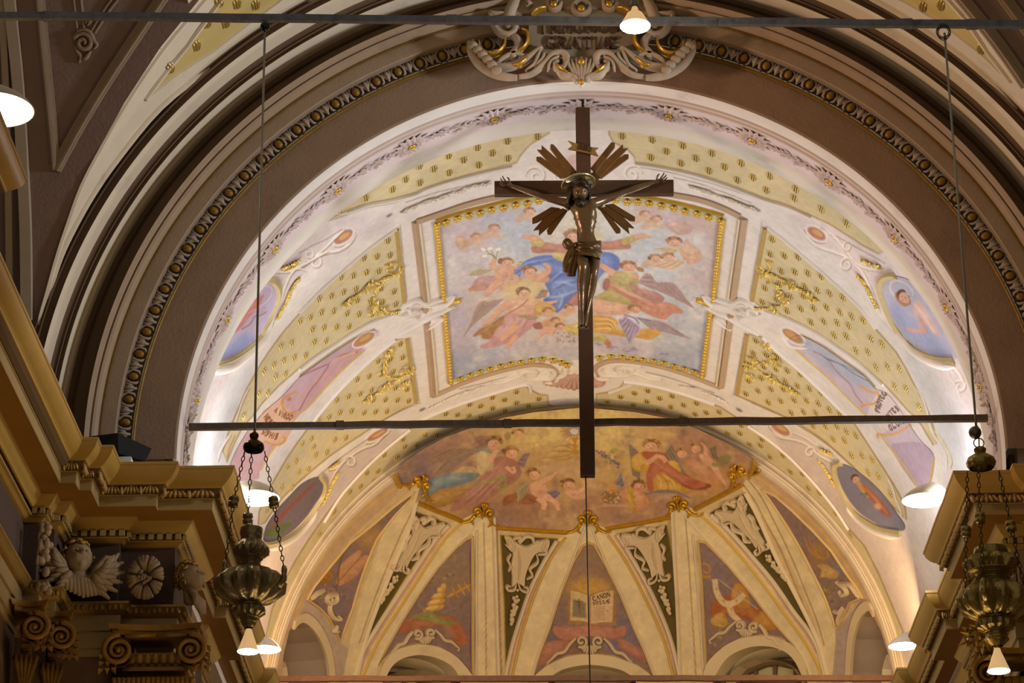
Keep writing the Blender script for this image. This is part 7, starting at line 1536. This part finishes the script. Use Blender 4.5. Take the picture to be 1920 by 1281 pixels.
RAYS = [[[(632, 425), (635, 385), (660, 385), (870, 632), (800, 655)], [(512, 432), (553, 435), (555, 393), (850, 655), (750, 690)], [(507, 530), (508, 497), (548, 497), (770, 655), (730, 695)], [(865, 640), (905, 700), (850, 760), (770, 680)]],
        [[(1215, 410), (1213, 370), (1180, 368), (995, 600), (1040, 645)], [(1335, 418), (1290, 425), (1285, 385), (1005, 645), (1080, 685)], [(1338, 510), (1338, 475), (1300, 475), (1050, 655), (1090, 695)], [(1000, 640), (955, 700), (1010, 760), (1080, 690)]],
        [[(470, 1100), (470, 1050), (640, 950), (720, 960), (520, 1085)], [(480, 1160), (530, 1150), (530, 1205), (780, 980), (660, 950)], [(600, 1160), (610, 1195), (640, 1195), (790, 980), (740, 960)], [(745, 935), (780, 880), (850, 900), (790, 975)]],
        [[(1395, 1075), (1397, 1040), (1200, 920), (1120, 930), (1350, 1072)], [(1390, 1140), (1335, 1130), (1345, 1190), (1080, 960), (1180, 930)], [(1225, 1185), (1265, 1180), (1265, 1150), (1110, 960), (1070, 960)], [(1110, 935), (1080, 870), (1020, 900), (1070, 975)]]]
for grp in RAYS:
    base = slab('ray', K(*QK, grp[3]), YC+.05, .03, RAYW, crx, .004)
    for i_, b in enumerate(grp[:3]): slab('ray_blade', K(*QK, b), YC+.036+.006*i_, .03, RAYW, base, .004).matrix_parent_inverse = Matrix.Identity(4)
pq = slab('title_ribbon', K(*QK, [(790, 350), (858, 375), (1000, 412), (1068, 415), (1035, 440), (1066, 492), (1000, 472), (866, 442), (790, 428), (832, 396)]), YC-.05, .03, mat('ribbon_gilt', '#8a6c3a', .55, .2, .15, 10), crx, .004)
tl = letters('title_letters', PlaneY(YC-.052), 'INRI', *K(*QK, [(872, 430), (1000, 458)]), 9, INK, pq, 2.0, 0, .006)
tl.data.transform(Matrix.Translation(-Vector(ORG)))
# ---- the body: one skinned figure
SK = mat('bronze_skin', '#6b5439', .3, .5, .25, 9, .15, 30, '#2e221a', .5)
def J(x, y, dy): return atY(x, y, YC+dy)-ORG
def skin(name, chains, m, parent, sub=2, root=0):
    V, E, Rr = [], [], []; idx = {}
    for ch in chains:
        prev = None
        for key, p, r in ch:
            if key in idx: i = idx[key]
            else:
                i = len(V); idx[key] = i; V.append(tuple(p)); Rr.append(r if isinstance(r, tuple) else (r, r))
            if prev is not None and prev != i: E.append((prev, i))
            prev = i
    me = bpy.data.meshes.new(name); me.from_pydata(V, E, []); me.materials.append(m)
    o = bpy.data.objects.new(name, me); C.objects.link(o)
    sm = o.modifiers.new('s', 'SKIN'); sm.use_smooth_shade = True
    for i, v in enumerate(me.skin_vertices[0].data): v.radius = Rr[i]; v.use_root = (i == root)
    ss = o.modifiers.new('d', 'SUBSURF'); ss.levels = sub; ss.render_levels = sub
    dg = bpy.context.evaluated_depsgraph_get(); ev = bpy.data.meshes.new_from_object(o.evaluated_get(dg)); o.modifiers.clear(); o.data = ev
    ev.polygons.foreach_set('use_smooth', np.ones(len(ev.polygons), bool)); ev.materials.clear(); ev.materials.append(m)
    o.parent = parent; return o
pel = ('pelvis', J(1101, 461, -.11), (.135, .10))
body = [[pel, ('belly', J(1100.5, 448, -.135), (.118, .085)), ('waist', J(1099.5, 436, -.14), (.112, .08)), ('ribs', J(1098.5, 418, -.16), (.145, .10)), ('chest', J(1097, 399, -.165), (.165, .11)), ('collar', J(1096, 387, -.13), (.12, .075)), ('neck', J(1093, 378, -.15), .055), ('skull', J(1090, 369, -.185), .06)],
        [('collar', 0, 0), ('sl', J(1073, 384.5, -.11), .07), ('dl', J(1063.5, 381, -.09), .062), ('bl', J(1042, 376, -.08), .050), ('el', J(1018, 369.5, -.07), .042), ('fl', J(1001, 363, -.07), .045), ('gl', J(975, 354, -.06), .034), ('wl', J(958, 348.5, -.05), .026), ('hl', J(950, 346, -.05), .030)],
        [('collar', 0, 0), ('sr', J(1120, 379.5, -.11), .07), ('dr', J(1129, 375.5, -.09), .062), ('br', J(1150, 368.5, -.08), .050), ('er', J(1173, 360, -.07), .042), ('fr', J(1191, 353.5, -.07), .045), ('gr', J(1216, 345.5, -.06), .034), ('wr', J(1229, 342, -.05), .026), ('hr', J(1237, 340, -.05), .030)],
        [pel, ('hl2', J(1091, 470, -.13), .10), ('tl', J(1091, 483, -.20), .088), ('kl', J(1093, 499, -.29), .064), ('kl2', J(1092, 508, -.27), .058), ('cl', J(1089.5, 529, -.19), .060), ('cl2', J(1090, 556, -.13), .046), ('al', J(1090.5, 588, -.115), .034), ('ftl', J(1091, 600, -.15), .034), ('fbl', J(1090, 611, -.205), (.045, .026))],
        [pel, ('hr2', J(1112, 471, -.12), .10), ('tr', J(1114.5, 487, -.17), .086), ('kr', J(1114, 508, -.22), .062), ('kr2', J(1112.5, 517, -.21), .056), ('cr', J(1110.5, 538, -.14), .058), ('cr2', J(1105, 562, -.10), .044), ('ar', J(1099, 589, -.085), .034), ('ftr', J(1098, 601, -.10), .034), ('fbr', J(1096, 613, -.15), (.044, .026))]]
bd = skin('body', body, SK, crx)
# muscles, ribs and navel worked into the one continuous surface
nv_ = len(bd.data.vertices); co = np.empty(nv_*3, np.float32); bd.data.vertices.foreach_get('co', co); co = co.reshape(-1, 3); no = np.array([v.normal for v in bd.data.vertices])
cz = J(1097, 399, -.165); wz = J(1099.5, 436, -.14); x_ = co[:, 0]-np.interp(co[:, 2], [wz[2], cz[2]], [wz[0], cz[0]]); u_ = (co[:, 2]-wz[2])/(cz[2]-wz[2]); ax = np.abs(x_); tors = (ax < .2) & (u_ > -.9) & (u_ < 1.5)
front = np.clip(-no[:, 1], 0, 1); G = lambda a, b, c: np.exp(-((a-b)/c)**2); dsp = np.zeros(nv_)
dsp += .020*G(ax, .075, .06)*G(u_, 1.02, .22)*front; dsp -= .014*G(ax, 0, .018)*G(u_, .7, .8)*front; dsp -= .016*G(u_, .74, .07)*G(ax, .07, .08)*front
dsp += .008*np.sin((u_+ax*2.2)*26)*np.clip((ax-.045)/.06, 0, 1)*(u_ > .05)*(u_ < .85); dsp += .008*np.sin(u_*15+1)*G(ax, .032, .03)*front*(u_ < .6)*(u_ > -.6); dsp -= .018*G(ax, 0, .016)*G(u_, -.32, .07)*front; dsp -= .014*G(u_, -.02, .3)*np.clip((ax-.06)/.05, 0, 1)
for (kx, ky, dy_) in ((1093, 499, -.29), (1114, 508, -.22)):
    k_ = J(kx, ky, dy_); d2 = ((co-k_)**2).sum(1); dsp += .012*np.exp(-d2/.06**2)*front*(~tors)
co = co+no*np.where(tors, dsp, dsp*(~tors))[:, None]; bd.data.vertices.foreach_set('co', co.astype(np.float32).ravel()); bd.data.update()
# hands: palm with four fingers and thumb, half curled round the nail
def hand(wx, wy, hx, hy, sg, name):
    w0 = J(wx, wy, -.05); h = J(hx, hy, -.055); a = (h-w0)/np.linalg.norm(h-w0); upv = np.array([0, 0, 1.]); upv -= a*(upv@a); upv /= np.linalg.norm(upv); f = np.array([0, -1., 0])
    ch = [[('w', w0-a*.02, .026), ('p', w0+a*.035, (.036, .022)), ('k', w0+a*.075, (.042, .018))]]
    for i, (o_, L, sp) in enumerate(((.032, .070, .45), (.011, .080, .12), (-.011, .075, -.12), (-.032, .060, -.4))):
        d = a*math.cos(sp)+upv*math.sin(sp); b = w0+a*.080+upv*o_; k1 = b+d*L*.45+f*.012; k2 = k1+d*L*.32+f*.028; k3 = k2+d*L*.10+f*.028
        ch.append([('k', 0, 0), ('b%d' % i, b, .0105), ('m%d' % i, k1, .0098), ('t%d' % i, k2, .0088), ('e%d' % i, k3, .0075)])
    t0 = w0+a*.03+upv*.030+f*.01; ch.append([('p', 0, 0), ('th0', t0+upv*.008, .013), ('th1', t0+upv*.036+a*.022+f*.022, .011), ('th2', t0+upv*.044+a*.050+f*.034, .009)])
    o = skin(name, ch, SK, crx, 2, 0); o.name = name
    mb = MB(); c = w0+a*.06+f*.03; mb.blob(c, (.014, .012, .014), 8, 5); mb.build('nail', mat('iron_nail', '#2b2622', .4, .8, .1, 9), crx)
hand(958, 348.5, 946, 344, -1, 'hand'); hand(1229, 342, 1242, 337.5, 1, 'hand')
# toes
for cx_, cy_, dy, sg in ((1090, 613, -.225, 1), (1097, 614.5, -.17, 1)):
    mb = MB()
    for i in range(5):
        p = J(cx_-5.2+i*2.6, cy_+2.2-abs(i-1)*.5, dy); mb.tube([p+np.array([0, .05, .03]), p+np.array([0, .01, .006]), p+np.array([0, -.012, -.012])], [.014, .0135-.001*i, .009], 7)
    mb.build('toes', SK, crx)
# head with a face, bowed to its right
hp = J(1087.5, 360, -.225); hrot = Matrix.Rotation(math.radians(14), 3, 'Y')@Matrix.Rotation(math.radians(-26), 3, 'X').inverted()@Matrix.Rotation(math.radians(14), 3, 'Z')
hrot = Matrix.Rotation(math.radians(12), 3, 'Z')@Matrix.Rotation(math.radians(22), 3, 'X')@Matrix.Rotation(math.radians(8), 3, 'Y')
hd = bpy.data.objects.new('head', None); C.objects.link(hd); hd.parent = crx; hd.location = hp; hd.rotation_euler = hrot.to_euler(); hd.empty_display_size = .1; hd.scale = (1.32, 1.32, 1.25)
n, m = 28, 22; V = []; F = []
g = lambda x, z, cx, cz, sx, sz: math.exp(-(((x-cx)/sx)**2+((z-cz)/sz)**2))
for i in range(m+1):
    th = PI*i/m
    for k in range(n):
        f = 2*PI*k/n; x, y, z = math.sin(th)*math.cos(f), math.sin(th)*math.sin(f), math.cos(th)
        X, Y_, Z = x*.078, y*.098, z*.122
        if z < 0: X *= 1+.28*z*abs(z)
        if y < .2:
            ax = abs(x); Y_ -= .030*g(x, z, 0, -.22, .13, .20)+.012*g(x, z, 0, .02, .12, .2); Y_ -= .012*g(ax, z, .3, .20, .3, .07)
            Y_ += .020*g(ax, z, .38, .04, .16, .10); Y_ -= .010*g(ax, z, .55, -.2, .2, .18); Y_ -= .010*g(x, z, 0, -.52, .22, .05); Y_ += .008*g(x, z, 0, -.585, .25, .03); Y_ -= .012*g(x, z, 0, -.65, .2, .06)
        V.append((X, Y_, Z))
for i in range(m):
    for k in range(n): F.append((i*n+k, i*n+(k+1) % n, (i+1)*n+(k+1) % n, (i+1)*n+k))
mb = MB(); mb.add(V, F)
for s_ in (-1, 1): mb.blob((s_*.029, -.083, .005), (.013, .008, .007), 8, 5); mb.blob((s_*.077, .005, -.012), (.010, .018, .030), 7, 5)
mb.build('face', SK, hd)
HR = mat('dark_bronze_hair', '#2a2018', .35, .4, .3, 14, .3)
r = random.Random(12); mb = MB()
for k in range(34):
    f = r.uniform(.15, PI-.15)*1.0; th = r.uniform(.1, 1.3); c0 = np.array((math.sin(th)*math.cos(f)*.086, math.sin(th)*math.sin(f)*.104, math.cos(th)*.128))
    side = 1 if c0[0] > 0 else -1; e = np.array((side*r.uniform(.07, .10), r.uniform(-.02, .07), -r.uniform(.06, .19)))
    mb.tube([c0*1.0, (c0+e)/2*np.array((1.28, 1.1, 1))+np.array((0, 0, .02)), e+np.array((0, -.01, .02)), e+np.array((side*-.012, -.02, -.02))], [.018, .022, .018, .006], 6)
mb.build('hair', HR, hd); mb = MB()
for k in range(26):
    x = r.uniform(-.045, .045); z = -.075-abs(r.gauss(0, .012)); mb.tube([(x, -.088+abs(x)*.5, z), (x*.9, -.105+abs(x)*.4, z-.03), (x*.6, -.095, z-.07)], [.010, .011, .004], 5)
for s_ in (-1, 1): mb.tube([(0, -.108, -.055), (s_*.022, -.104, -.060), (s_*.036, -.09, -.075)], [.008, .008, .004], 5)
mb.build('beard', HR, hd)
mb = MB(); 
for j in range(3): mb.tube([(.086*math.cos(a), .102*math.sin(a), .052+.014*j+.012*math.sin(3*a+j)) for a in np.linspace(0, 2*PI, 30, endpoint=False)], .012, 6, closed=True)
mb.build('crown_of_thorns', HR, hd)
# halo: tilted ribbed plate behind the crown of the head
hl = MB(); hn = 48
for a0 in range(hn):
    a = 2*PI*a0/hn; b = 2*PI*(a0+.5)/hn; c = 2*PI*(a0+1)/hn
    pr = lambda t, q, h: (q*math.cos(t), q*math.sin(t), h)
    hl.add([pr(a, .085, 0), pr(b, .085, .010), pr(c, .085, 0), pr(a, .205, -.02), pr(b, .215, -.004), pr(c, .205, -.02)], [(0, 1, 4, 3), (1, 2, 5, 4)])
hl.tube([(.21*math.cos(t), .21*math.sin(t), -.012) for t in np.linspace(0, 2*PI, 40, endpoint=False)], .010, 6, closed=True)
ho = hl.build('halo', mat('gilt_halo', '#cfc49a', .2, .75, .2, 20, .1), crx, smooth=False)
ho.location = J(1084, 343.5, -.20); ho.rotation_euler = (math.radians(-10), math.radians(-10), 0)
# loincloth: wrapped folds, knot and hanging end
CL = mat('bronze_cloth', '#5d482c', .32, .5, .25, 10, .2, 30)
nr, nt = 22, 64; V = []
for j in range(nr):
    v = j/(nr-1)
    for k in range(nt):
        t = 2*PI*k/nt; c = math.cos(t)
        top = 452.5-1.5*c; hem = 480+6*c+2*math.sin(2*t+.6)
        y = top+(hem-top)*v; fold = .014*math.sin(2*t+13*v)+.010*math.sin(3*t-17*v+1)+.005*math.sin(9*t+6*v)*v
        rx = 24.2+2.6*math.sin(PI*min(1, v*1.3))+fold*120; ry = .150+.035*v+fold
        V.append(J(1101.4+.5*v+rx*c, y, -.135-.045*v+ry*math.sin(t)))
link_mesh('loincloth', np.array(V), np.array([(i*nt+k, i*nt+(k+1) % nt, (i+1)*nt+(k+1) % nt, (i+1)*nt+k) for i in range(nr-1) for k in range(nt)]), CL, crx)
mb = MB()
for pts, w_ in (([(1080, 462), (1071, 460), (1064, 452), (1060, 457), (1066, 466), (1076, 468)], .045), ([(1076, 466), (1069, 482), (1063, 497), (1060, 509)], .050), ([(1077, 468), (1074, 486), (1069, 503), (1067, 517)], .050), ([(1080, 468), (1080, 488), (1076, 506), (1074, 517)], .045), ([(1073, 466), (1065, 478), (1060, 490), (1058, 500)], .035)):
    p = spl(pts, 4); mb.tube([J(x, y, -.22) for x, y in p], np.linspace(w_, w_*.75, len(p)), 8)
mb.build('cloth_end', CL, crx)
mb = MB(); mb.tube([J(1093, 200, .05), J(1093, 190, .05)+np.array((0, 0, 0.02))], .02, 6); mb.build('hanging_eye', mat('iron_nail', '#2b2622'), crx)
# ================================================================== IRON BARS, WIRES
IRON = mat('painted_iron', '#5f5248', .55, .3, .25, 16, .35, 30, '#2f2b2a'); BLUEI = mat('bluish_iron', '#85899a', .5, .2, .3, 14, .35, 24, '#30323c')
def bar(name, label, a, b, th, hgt, m, bolts=()):
    A, B = np.array(a, float), np.array(b, float); t = thing(name, label, 'tie bar', tuple((A+B)/2)); d = B-A; mb = MB(); n = 26; pts = [A+d*k/n+np.array((0, 0, random.uniform(-.006, .006)))-(A+B)/2 for k in range(n+1)]
    V = []
    for p in pts:
        j = random.uniform(.94, 1.05)
        for y, z in ((-th/2, -hgt/2*j), (th/2, -hgt/2*j), (th/2, hgt/2*j), (-th/2, hgt/2*j)): V.append(p+np.array((0, y, z)))
    mb.add(V, [(i*4+k, (i+1)*4+k, (i+1)*4+(k+1) % 4, i*4+(k+1) % 4) for i in range(n) for k in range(4)]+[(0, 1, 2, 3), (n*4+3, n*4+2, n*4+1, n*4)]); mb.build('bar', m, t, False)
    for u in bolts:
        mb = MB(); mb.box((A+d*u)-(A+B)/2, (.10, th*1.25, hgt*1.18)); mb.build('collar', m, t, False)
    return t
bar('tie_bar', 'bluish iron tie bar across the top of the view, nearest of three', atY(-480, 26, 22), atY(2560, 52, 22), .05, .067, BLUEI, (.19, .44, .60, .72, .76))
bar('tie_bar', 'dark iron tie bar across the great arch, running behind the crucifix', atY(354, 800.5, 31.78), atY(1852, 785, 31.78), .07, .078, IRON, (.19, .40, .62))
bar('tie_bar', 'rusty iron tie bar across the apse arch, lowest and farthest of three', atY(497, 1273.5, 43.0), atY(1704, 1272, 43.0), .08, .085, mat('rusty_iron', '#6a4a38', .7, .2, .2, 14, .3, 30, '#4a3226'))
def wire(name, label, pts, r, m, cat='wire'):
    c = np.mean(pts, 0); t = MB(); t.tube([np.array(p)-c for p in pts], r, 8); o = t.build(name, m); o.location = c; return tag(o, label, cat)
wire('stay_wire', 'thin dark stay wire running down from the foot of the crucifix', [atY(1098, 889, YC+.05), atY(1102, 1085, YC+.05), atY(1107.5, 1330, YC+.05)], .008, mat('dark_wire', '#3b3b3a', .4, .6, .1, 10))
# ================================================================== HANGING SANCTUARY LAMPS
BRS = mat('aged_brass', '#a3926c', .28, .65, .35, 12, .4, 26, '#2c281e'); BR2 = mat('dark_brass_bell', '#4f4522', .24, .85, .3, 10, .25, 24, '#26220f'); BR3 = mat('old_gilt_brass', '#b09a5c', .26, .7, .3, 12, .35, 26, '#3b3320')
CHN = mat('chain_brass', '#54472e', .4, .7, .2, 10); BULB = glow_mat('bulb_glow', '#fff3df', 26); CONE = mat('bulb_reflector', '#e0b070', .2, .3, .15, 8, 0); CONE.node_tree.nodes['Principled BSDF'].inputs['Emission Color'].default_value = (1, .62, .28, 1); CONE.node_tree.nodes['Principled BSDF'].inputs['Emission Strength'].default_value = .55
def chain(name, a, b, parent, ll=.045, rr=.0042):
    a, b = np.array(a), np.array(b); d = b-a; L = np.linalg.norm(d); d /= L; n = max(2, int(L/ll)); mb = MB()
    s1 = np.cross(d, [0, 1., 0]); s1 /= np.linalg.norm(s1); s2 = np.cross(d, s1)
    for k in range(n):
        c = a+d*L*(k+.5)/n; s_ = s1 if k % 2 else s2
        mb.tube([c+d*(ll*.62*math.cos(t))+s_*(ll*.30*math.sin(t)) for t in np.linspace(0, 2*PI, 9, endpoint=False)], rr, 4, closed=True)
    return mb.build(name, CHN, parent)
def bulb(parent, P, r, m_socket, tilt=None):
    e = MB(); e.lathe([(.028, .10), (.034, .10), (.034, .0), (.030, -.01)], 14, P, cap=True); e.build('socket', m_socket, parent)
    e = MB(); e.lathe([(.022, 0.0), (.03, -.03), (.036, -.05), (r*.5, -.075), (r*.8, -.15), (r*.98, -.19), (r, -.20)], 20, P); b_ = e.build('reflector', CONE, parent)
    e = MB(); e.lathe([(r, -.20), (r*.97, -.205), (r*.6, -.215), (.002, -.22)], 20, P); e.build('bulb_face', BULB, b_); light('bulb_lamp', 'POINT', tuple(np.array(parent.location)+np.asarray(P)+np.array((0, 0, -.32))), 14, (1, .78, .5), .09)
def lamp(label, Yl, q, prof, bell, bosses, sock, rod_top, rod_bot, m1, m2, lobes, rimp, top=None):
    x0, y0, s = q; cx = prof[0][0]; ax = lambda y: x0+(cx+(prof[-1][0]-cx)*(y-prof[0][1])/(prof[-1][1]-prof[0][1]))/s
    pz = lambda y: atY(ax(y), y0+y/s, Yl); pxm = np.linalg.norm(atY(ax(prof[3][1]), y0+prof[3][1]/s, Yl)-CAM)/FPX
    base = pz(prof[4][1]); t = thing('sanctuary_lamp', label, 'hanging lamp', tuple(base)); B = np.array(base)
    P = lambda px_, dy=0: atY(x0+px_[0]/s, y0+px_[1]/s, Yl+dy)-B
    e = MB(); e.lathe([(r_/s*pxm, (pz(y)-B)[2], k) for _, y, r_, k in prof], lobes*10, (0, 0, 0), lobes=lobes, lamp=.28); e.build('bowl', m1, t, auto=50)
    e = MB(); rr = rimp[1]/s*pxm; e.lathe([(rr*.98, .02), (rr, .0), (rr*1.03, -.03), (rr*.94, -.05), (rr*.9, -.1)], 30, P((rimp[0], rimp[2]))); e.build('rim', m1, t)
    e = MB(); zs_ = [(pz(y)-B)[2] for _, y, r_, k in prof]
    for i in range(2, len(prof)-3):
        if prof[i][3] == 0: e.tube([(prof[i][2]/s*pxm*1.03*math.cos(a), prof[i][2]/s*pxm*1.03*math.sin(a), zs_[i]) for a in np.linspace(0, 2*PI, 36, endpoint=False)], .009, 6, closed=True)
    e.build('bands', m1, t)['kind'] = 'stuff'
    e = MB(); c = P(bell[0]); e.lathe([(r_/s*pxm, -y/s*pxm/.93, k) for y, r_, k in bell[1]], 32, c, lobes=10, lamp=bell[2]); e.build('bell_canopy', m2, t, auto=50)
    for (tx, ty, dyt), (bx, by), (hx, hy, dyh) in bosses:
        a, b_, h = P((tx, ty), dyt), P((bx, by), (dyt+dyh)/2), P((hx, hy), dyh); chain('chain', a, b_, t); chain('chain', b_, h, t)
        e = MB(); d = (h-a)/np.linalg.norm(h-a); e.tube([b_-d*.05, b_-d*.045, b_-d*.012, b_-d*.004, b_+d*.004, b_+d*.012, b_+d*.045, b_+d*.05], [.02, .04, .046, .036, .036, .046, .04, .02], 12); e.build('chain_boss', m1, t)
        e = MB(); e.blob(h, (.026, .026, .05), 7, 5); e.tube([h+np.array((0, 0, .02)), h+np.array((0, 0, -.07)), h*np.array((.85, .85, 1))+np.array((0, 0, -.13))], [.02, .026, .03], 7); e.build('handle', m1, t)
    bulb(t, P(sock[0]), sock[1]/s*pxm, m2)
    e = MB(); e.tube([atY(*rod_top, Yl)-B, atY(*rod_bot, Yl)-B], .0105, 8); e.build('rod', mat('steel_rod', '#b3b0a6', .5, .15, .1, 6), t)
    if top == 'ball': e = MB(); e.blob(atY(rod_top[0], rod_top[1]+4, Yl-.02)-B, (.045, .045, .045), 12, 8); e.build('ball_knob', mat('dark_steel', '#3c3f4a', .3, .8, .1, 6), t)
    if top == 'knot':
        e = MB(); r = random.Random(3); c = atY(rod_top[0]-2, rod_top[1]-2, Yl-.03)-B
        for k in range(4): u = np.array([r.gauss(0, 1), r.gauss(0, .5), r.gauss(0, 1)]); u /= np.linalg.norm(u); v = np.cross(u, [0.3, 1, .2]); v /= np.linalg.norm(v); e.tube([c+(.045+.01*k)*(math.cos(a)*u+math.sin(a)*v) for a in np.linspace(0, 2*PI, 16, endpoint=False)], .004, 5, closed=True)
        e.build('wire_knot', mat('dark_wire', '#3b3b3a'), t)
    return t, B, P
LQ = (380, 780, 2.668); RQ = (1660, 780, 2.557)
lampL, BL, PLm = lamp('dark brass sanctuary lamp on the left, hanging from the bluish bar by a thin rod', 22.0, LQ,
    [(245, 582, 57, 0), (245, 618, 46, 0), (244, 640, 66, .3), (243, 668, 90, .5), (242, 692, 86, .5), (241, 712, 56, 0), (241, 745, 44, 0), (240, 760, 60, .2), (238, 790, 130, .8), (237, 830, 168, 1), (236, 880, 160, 1), (235, 920, 118, .8), (234, 940, 72, .2), (233, 950, 60, 0), (233, 965, 77, .6), (232, 990, 76, .6), (231, 1010, 48, 0), (231, 1030, 36, 0), (231, 1045, 35, 0), (231, 1056, 24, 0), (231, 1064, 16, 0)],
    ((258, 85), [(0, 16, 0), (10, 24, 0), (22, 22, 0), (32, 17, 0), (40, 26, .3), (58, 50, .6), (72, 54, .6), (84, 52, .3), (92, 44, 0)], .05), [((210, 178, -.02), (155, 428), (112, 745, -.12)), ((310, 178, -.02), (355, 432), (408, 775, -.12)), ((245, 180, .12), (226, 515), (240, 760, .25))],
    ((231, 1062), 53), (497, 46), (477.5, 812), BRS, BR2, 12, (245, 57, 575), 'ball')
lampR, BRm, PRm = lamp('gilt brass sanctuary lamp on the right with lobed bowl, hanging by a rod with counterweight', 22.0, RQ,
    [(503, 655, 78, 0), (503, 672, 76, 0), (504, 685, 108, .8), (505, 712, 124, 1), (506, 738, 112, .5), (507, 752, 112, 0), (508, 765, 88, 0), (509, 785, 76, 0), (510, 806, 96, .2), (511, 835, 138, .8), (512, 880, 162, 1), (514, 930, 148, 1), (516, 965, 100, .6), (519, 975, 72, 0), (521, 990, 88, .7), (524, 1018, 84, .7), (527, 1035, 52, 0), (529, 1052, 46, 0), (531, 1075, 58, .2), (533, 1092, 40, 0), (535, 1104, 26, 0)],
    ((453, 152), [(0, 22, 0), (8, 30, 0), (18, 28, 0), (28, 22, 0), (34, 36, .3), (52, 62, .9), (72, 70, 1), (88, 66, .6), (98, 58, 0)], .10), [((393, 270, -.02), (387, 557), (383, 850, -.1)), ((445, 250, -.12), (455, 490), (470, 800, -.3)), ((545, 265, -.02), (603, 530), (668, 830, -.1))],
    ((535, 1110), 53), (1771, 62), (1831, 808), BR3, BR3, 11, (505, 80, 648), 'knot')
e = MB(); e.blob(PRm((430, 80)), (.055, .05, .055), 12, 8); e.tube([PRm((440, 50)), PRm((433, 75))], [.012, .05], 10); e.build('counterweight', mat('dull_steel', '#77725f', .35, .7, .15, 8), lampR)
e = MB(); c = PRm((448, 130)); e.tube([c+np.array((.043*math.cos(a), 0, .043*math.sin(a))) for a in np.linspace(0, 2*PI, 20, endpoint=False)], .005, 6, closed=True); e.tube([PRm((448, 100)), PRm((450, 155))], .006, 6); e.build('ring', CHN, lampR)
# ================================================================== FLOODLIGHTS AND THE BULB ABOVE
SHD = mat('shade_enamel', '#c9c0a4', .35, .1, .1, 6, 0); SHW = mat('shade_white', '#d9cfc6', .45, 0, .06, 6, 0)
FLG = glow_mat('flood_glow', '#fff6e2', 34); FLW = glow_mat('flood_glow_soft', '#ffecd0', 22)
def flood(label, px_, Yl, rpx, apex, hpx, ratio, shade, glow, bracket):
    P = atY(*px_, Yl); k = np.linalg.norm(P-CAM)/FPX; R = rpx*k; t = thing('floodlight', label, 'lamp', tuple(P))
    ax_ = apex[0]*k; H = -apex[1]*k/.93; n, m_ = 32, 10; V = []
    for i in range(m_+1):
        u = i/m_; r_ = R*math.cos(u*PI/2)**.75 if i < m_ else .02
        for q in range(n): a = 2*PI*q/n; V.append((r_*math.cos(a)+ax_*u**1.2, r_*ratio*math.sin(a), H*u))
    F = [(i*n+q, i*n+(q+1) % n, (i+1)*n+(q+1) % n, (i+1)*n+q) for i in range(m_) for q in range(n)]
    s_ = link_mesh('shade', np.array(V), F+[tuple(range(m_*n, m_*n+n))], shade, t)
    e = MB(); e.tube([(R*math.cos(a), R*ratio*math.sin(a), 0) for a in np.linspace(0, 2*PI, 40, endpoint=False)], R*.02, 6, closed=True); e.build('rim', shade, t)
    e = MB(); e.add([(R*.97*math.cos(a), R*.97*ratio*math.sin(a), .012) for a in np.linspace(0, 2*PI, 40, endpoint=False)], [tuple(range(40))]); e.build('diffuser', glow, t)
    e = MB(); e.tube([np.array((ax_, 0, H*.95)), np.array((ax_*.9, 0, H*.95))+np.array(bracket)*.5, np.array((ax_, 0, H*.9))+np.array(bracket)], .02, 6); e.build('bracket', IRON, t)
    L = light('floodlight_lamp', 'SPOT', tuple(P+np.array((0, 0, -.05))), 60, (1, .93, .8), .2, aim=tuple(P+np.array((0, 0, -4))), spot=2.6, blend=.6); return t
flood('big white floodlight shade at the left edge of the view, below the bluish bar', (-8, 205), 24.0, 70, (-30, -50), 30, 1.0, SHW, FLG, (-.8, .3, .2))
flood('floodlight with a pale enamel shade behind the chains of the left sanctuary lamp', (478, 934), 34.6, 46, (-6, -32), 24, 1.0, SHD, FLG, (-.28, .1, -.3))
flood('white floodlight shade low on the left, beside the bulb of the sanctuary lamp', (497, 1218), 40.6, 29, (-10, -27), 24, 1.0, SHW, FLW, (-.3, .1, -.3))
flood('floodlight with a pale enamel shade over the right cornice edge', (1734, 938), 34.6, 42, (16, -32), 24, 1.0, SHD, FLG, (.2, .1, -.3))
flood('white floodlight shade low on the right, past the second cornice break', (1694, 1212), 39.6, 28, (13, -26), 24, 1.0, SHW, FLW, (.25, .1, -.3))
P = atY(1190, 12, 21.5); t = thing('reflector_bulb', 'lit reflector bulb hanging in front of the bluish bar above the lettered cartouche', 'lamp', tuple(P)); bulb(t, (0, 0, .0), .135, mat('socket_brass', '#8c8878', .3, .6, .1, 6)); e = MB(); e.tube([(0, 0, .09), (0, 0, 2.2)], .008, 6); e.build('cable', mat('dark_wire', '#3b3b3a'), t)
# black box light on the left cornice
PB = (-5.62, 31.12, 13.2); t = thing('cornice_box', 'black flat-topped box with a white underside standing on the left cornice', 'box', PB)
BLK = mat('black_metal', '#09090b', .8, .0, .1, 6); e = MB(); e.add([(-.34, -.28, .10), (.02, -.28, .12), (.30, .0, .12), (-.34, .1, .10), (-.34, -.28, .34), (.0, -.30, .37), (.36, .05, .30), (-.34, .1, .35)], [(0, 1, 2, 3), (7, 6, 5, 4), (0, 4, 5, 1), (1, 5, 6, 2), (2, 6, 7, 3), (3, 7, 4, 0)]); e.build('housing', BLK, t, False)
e = MB(); e.box((-.05, -.08, .055), (.42, .25, .10)); e.build('white_base', mat('white_card', '#d9dcd8', .6, 0, .04, 5), t, False)
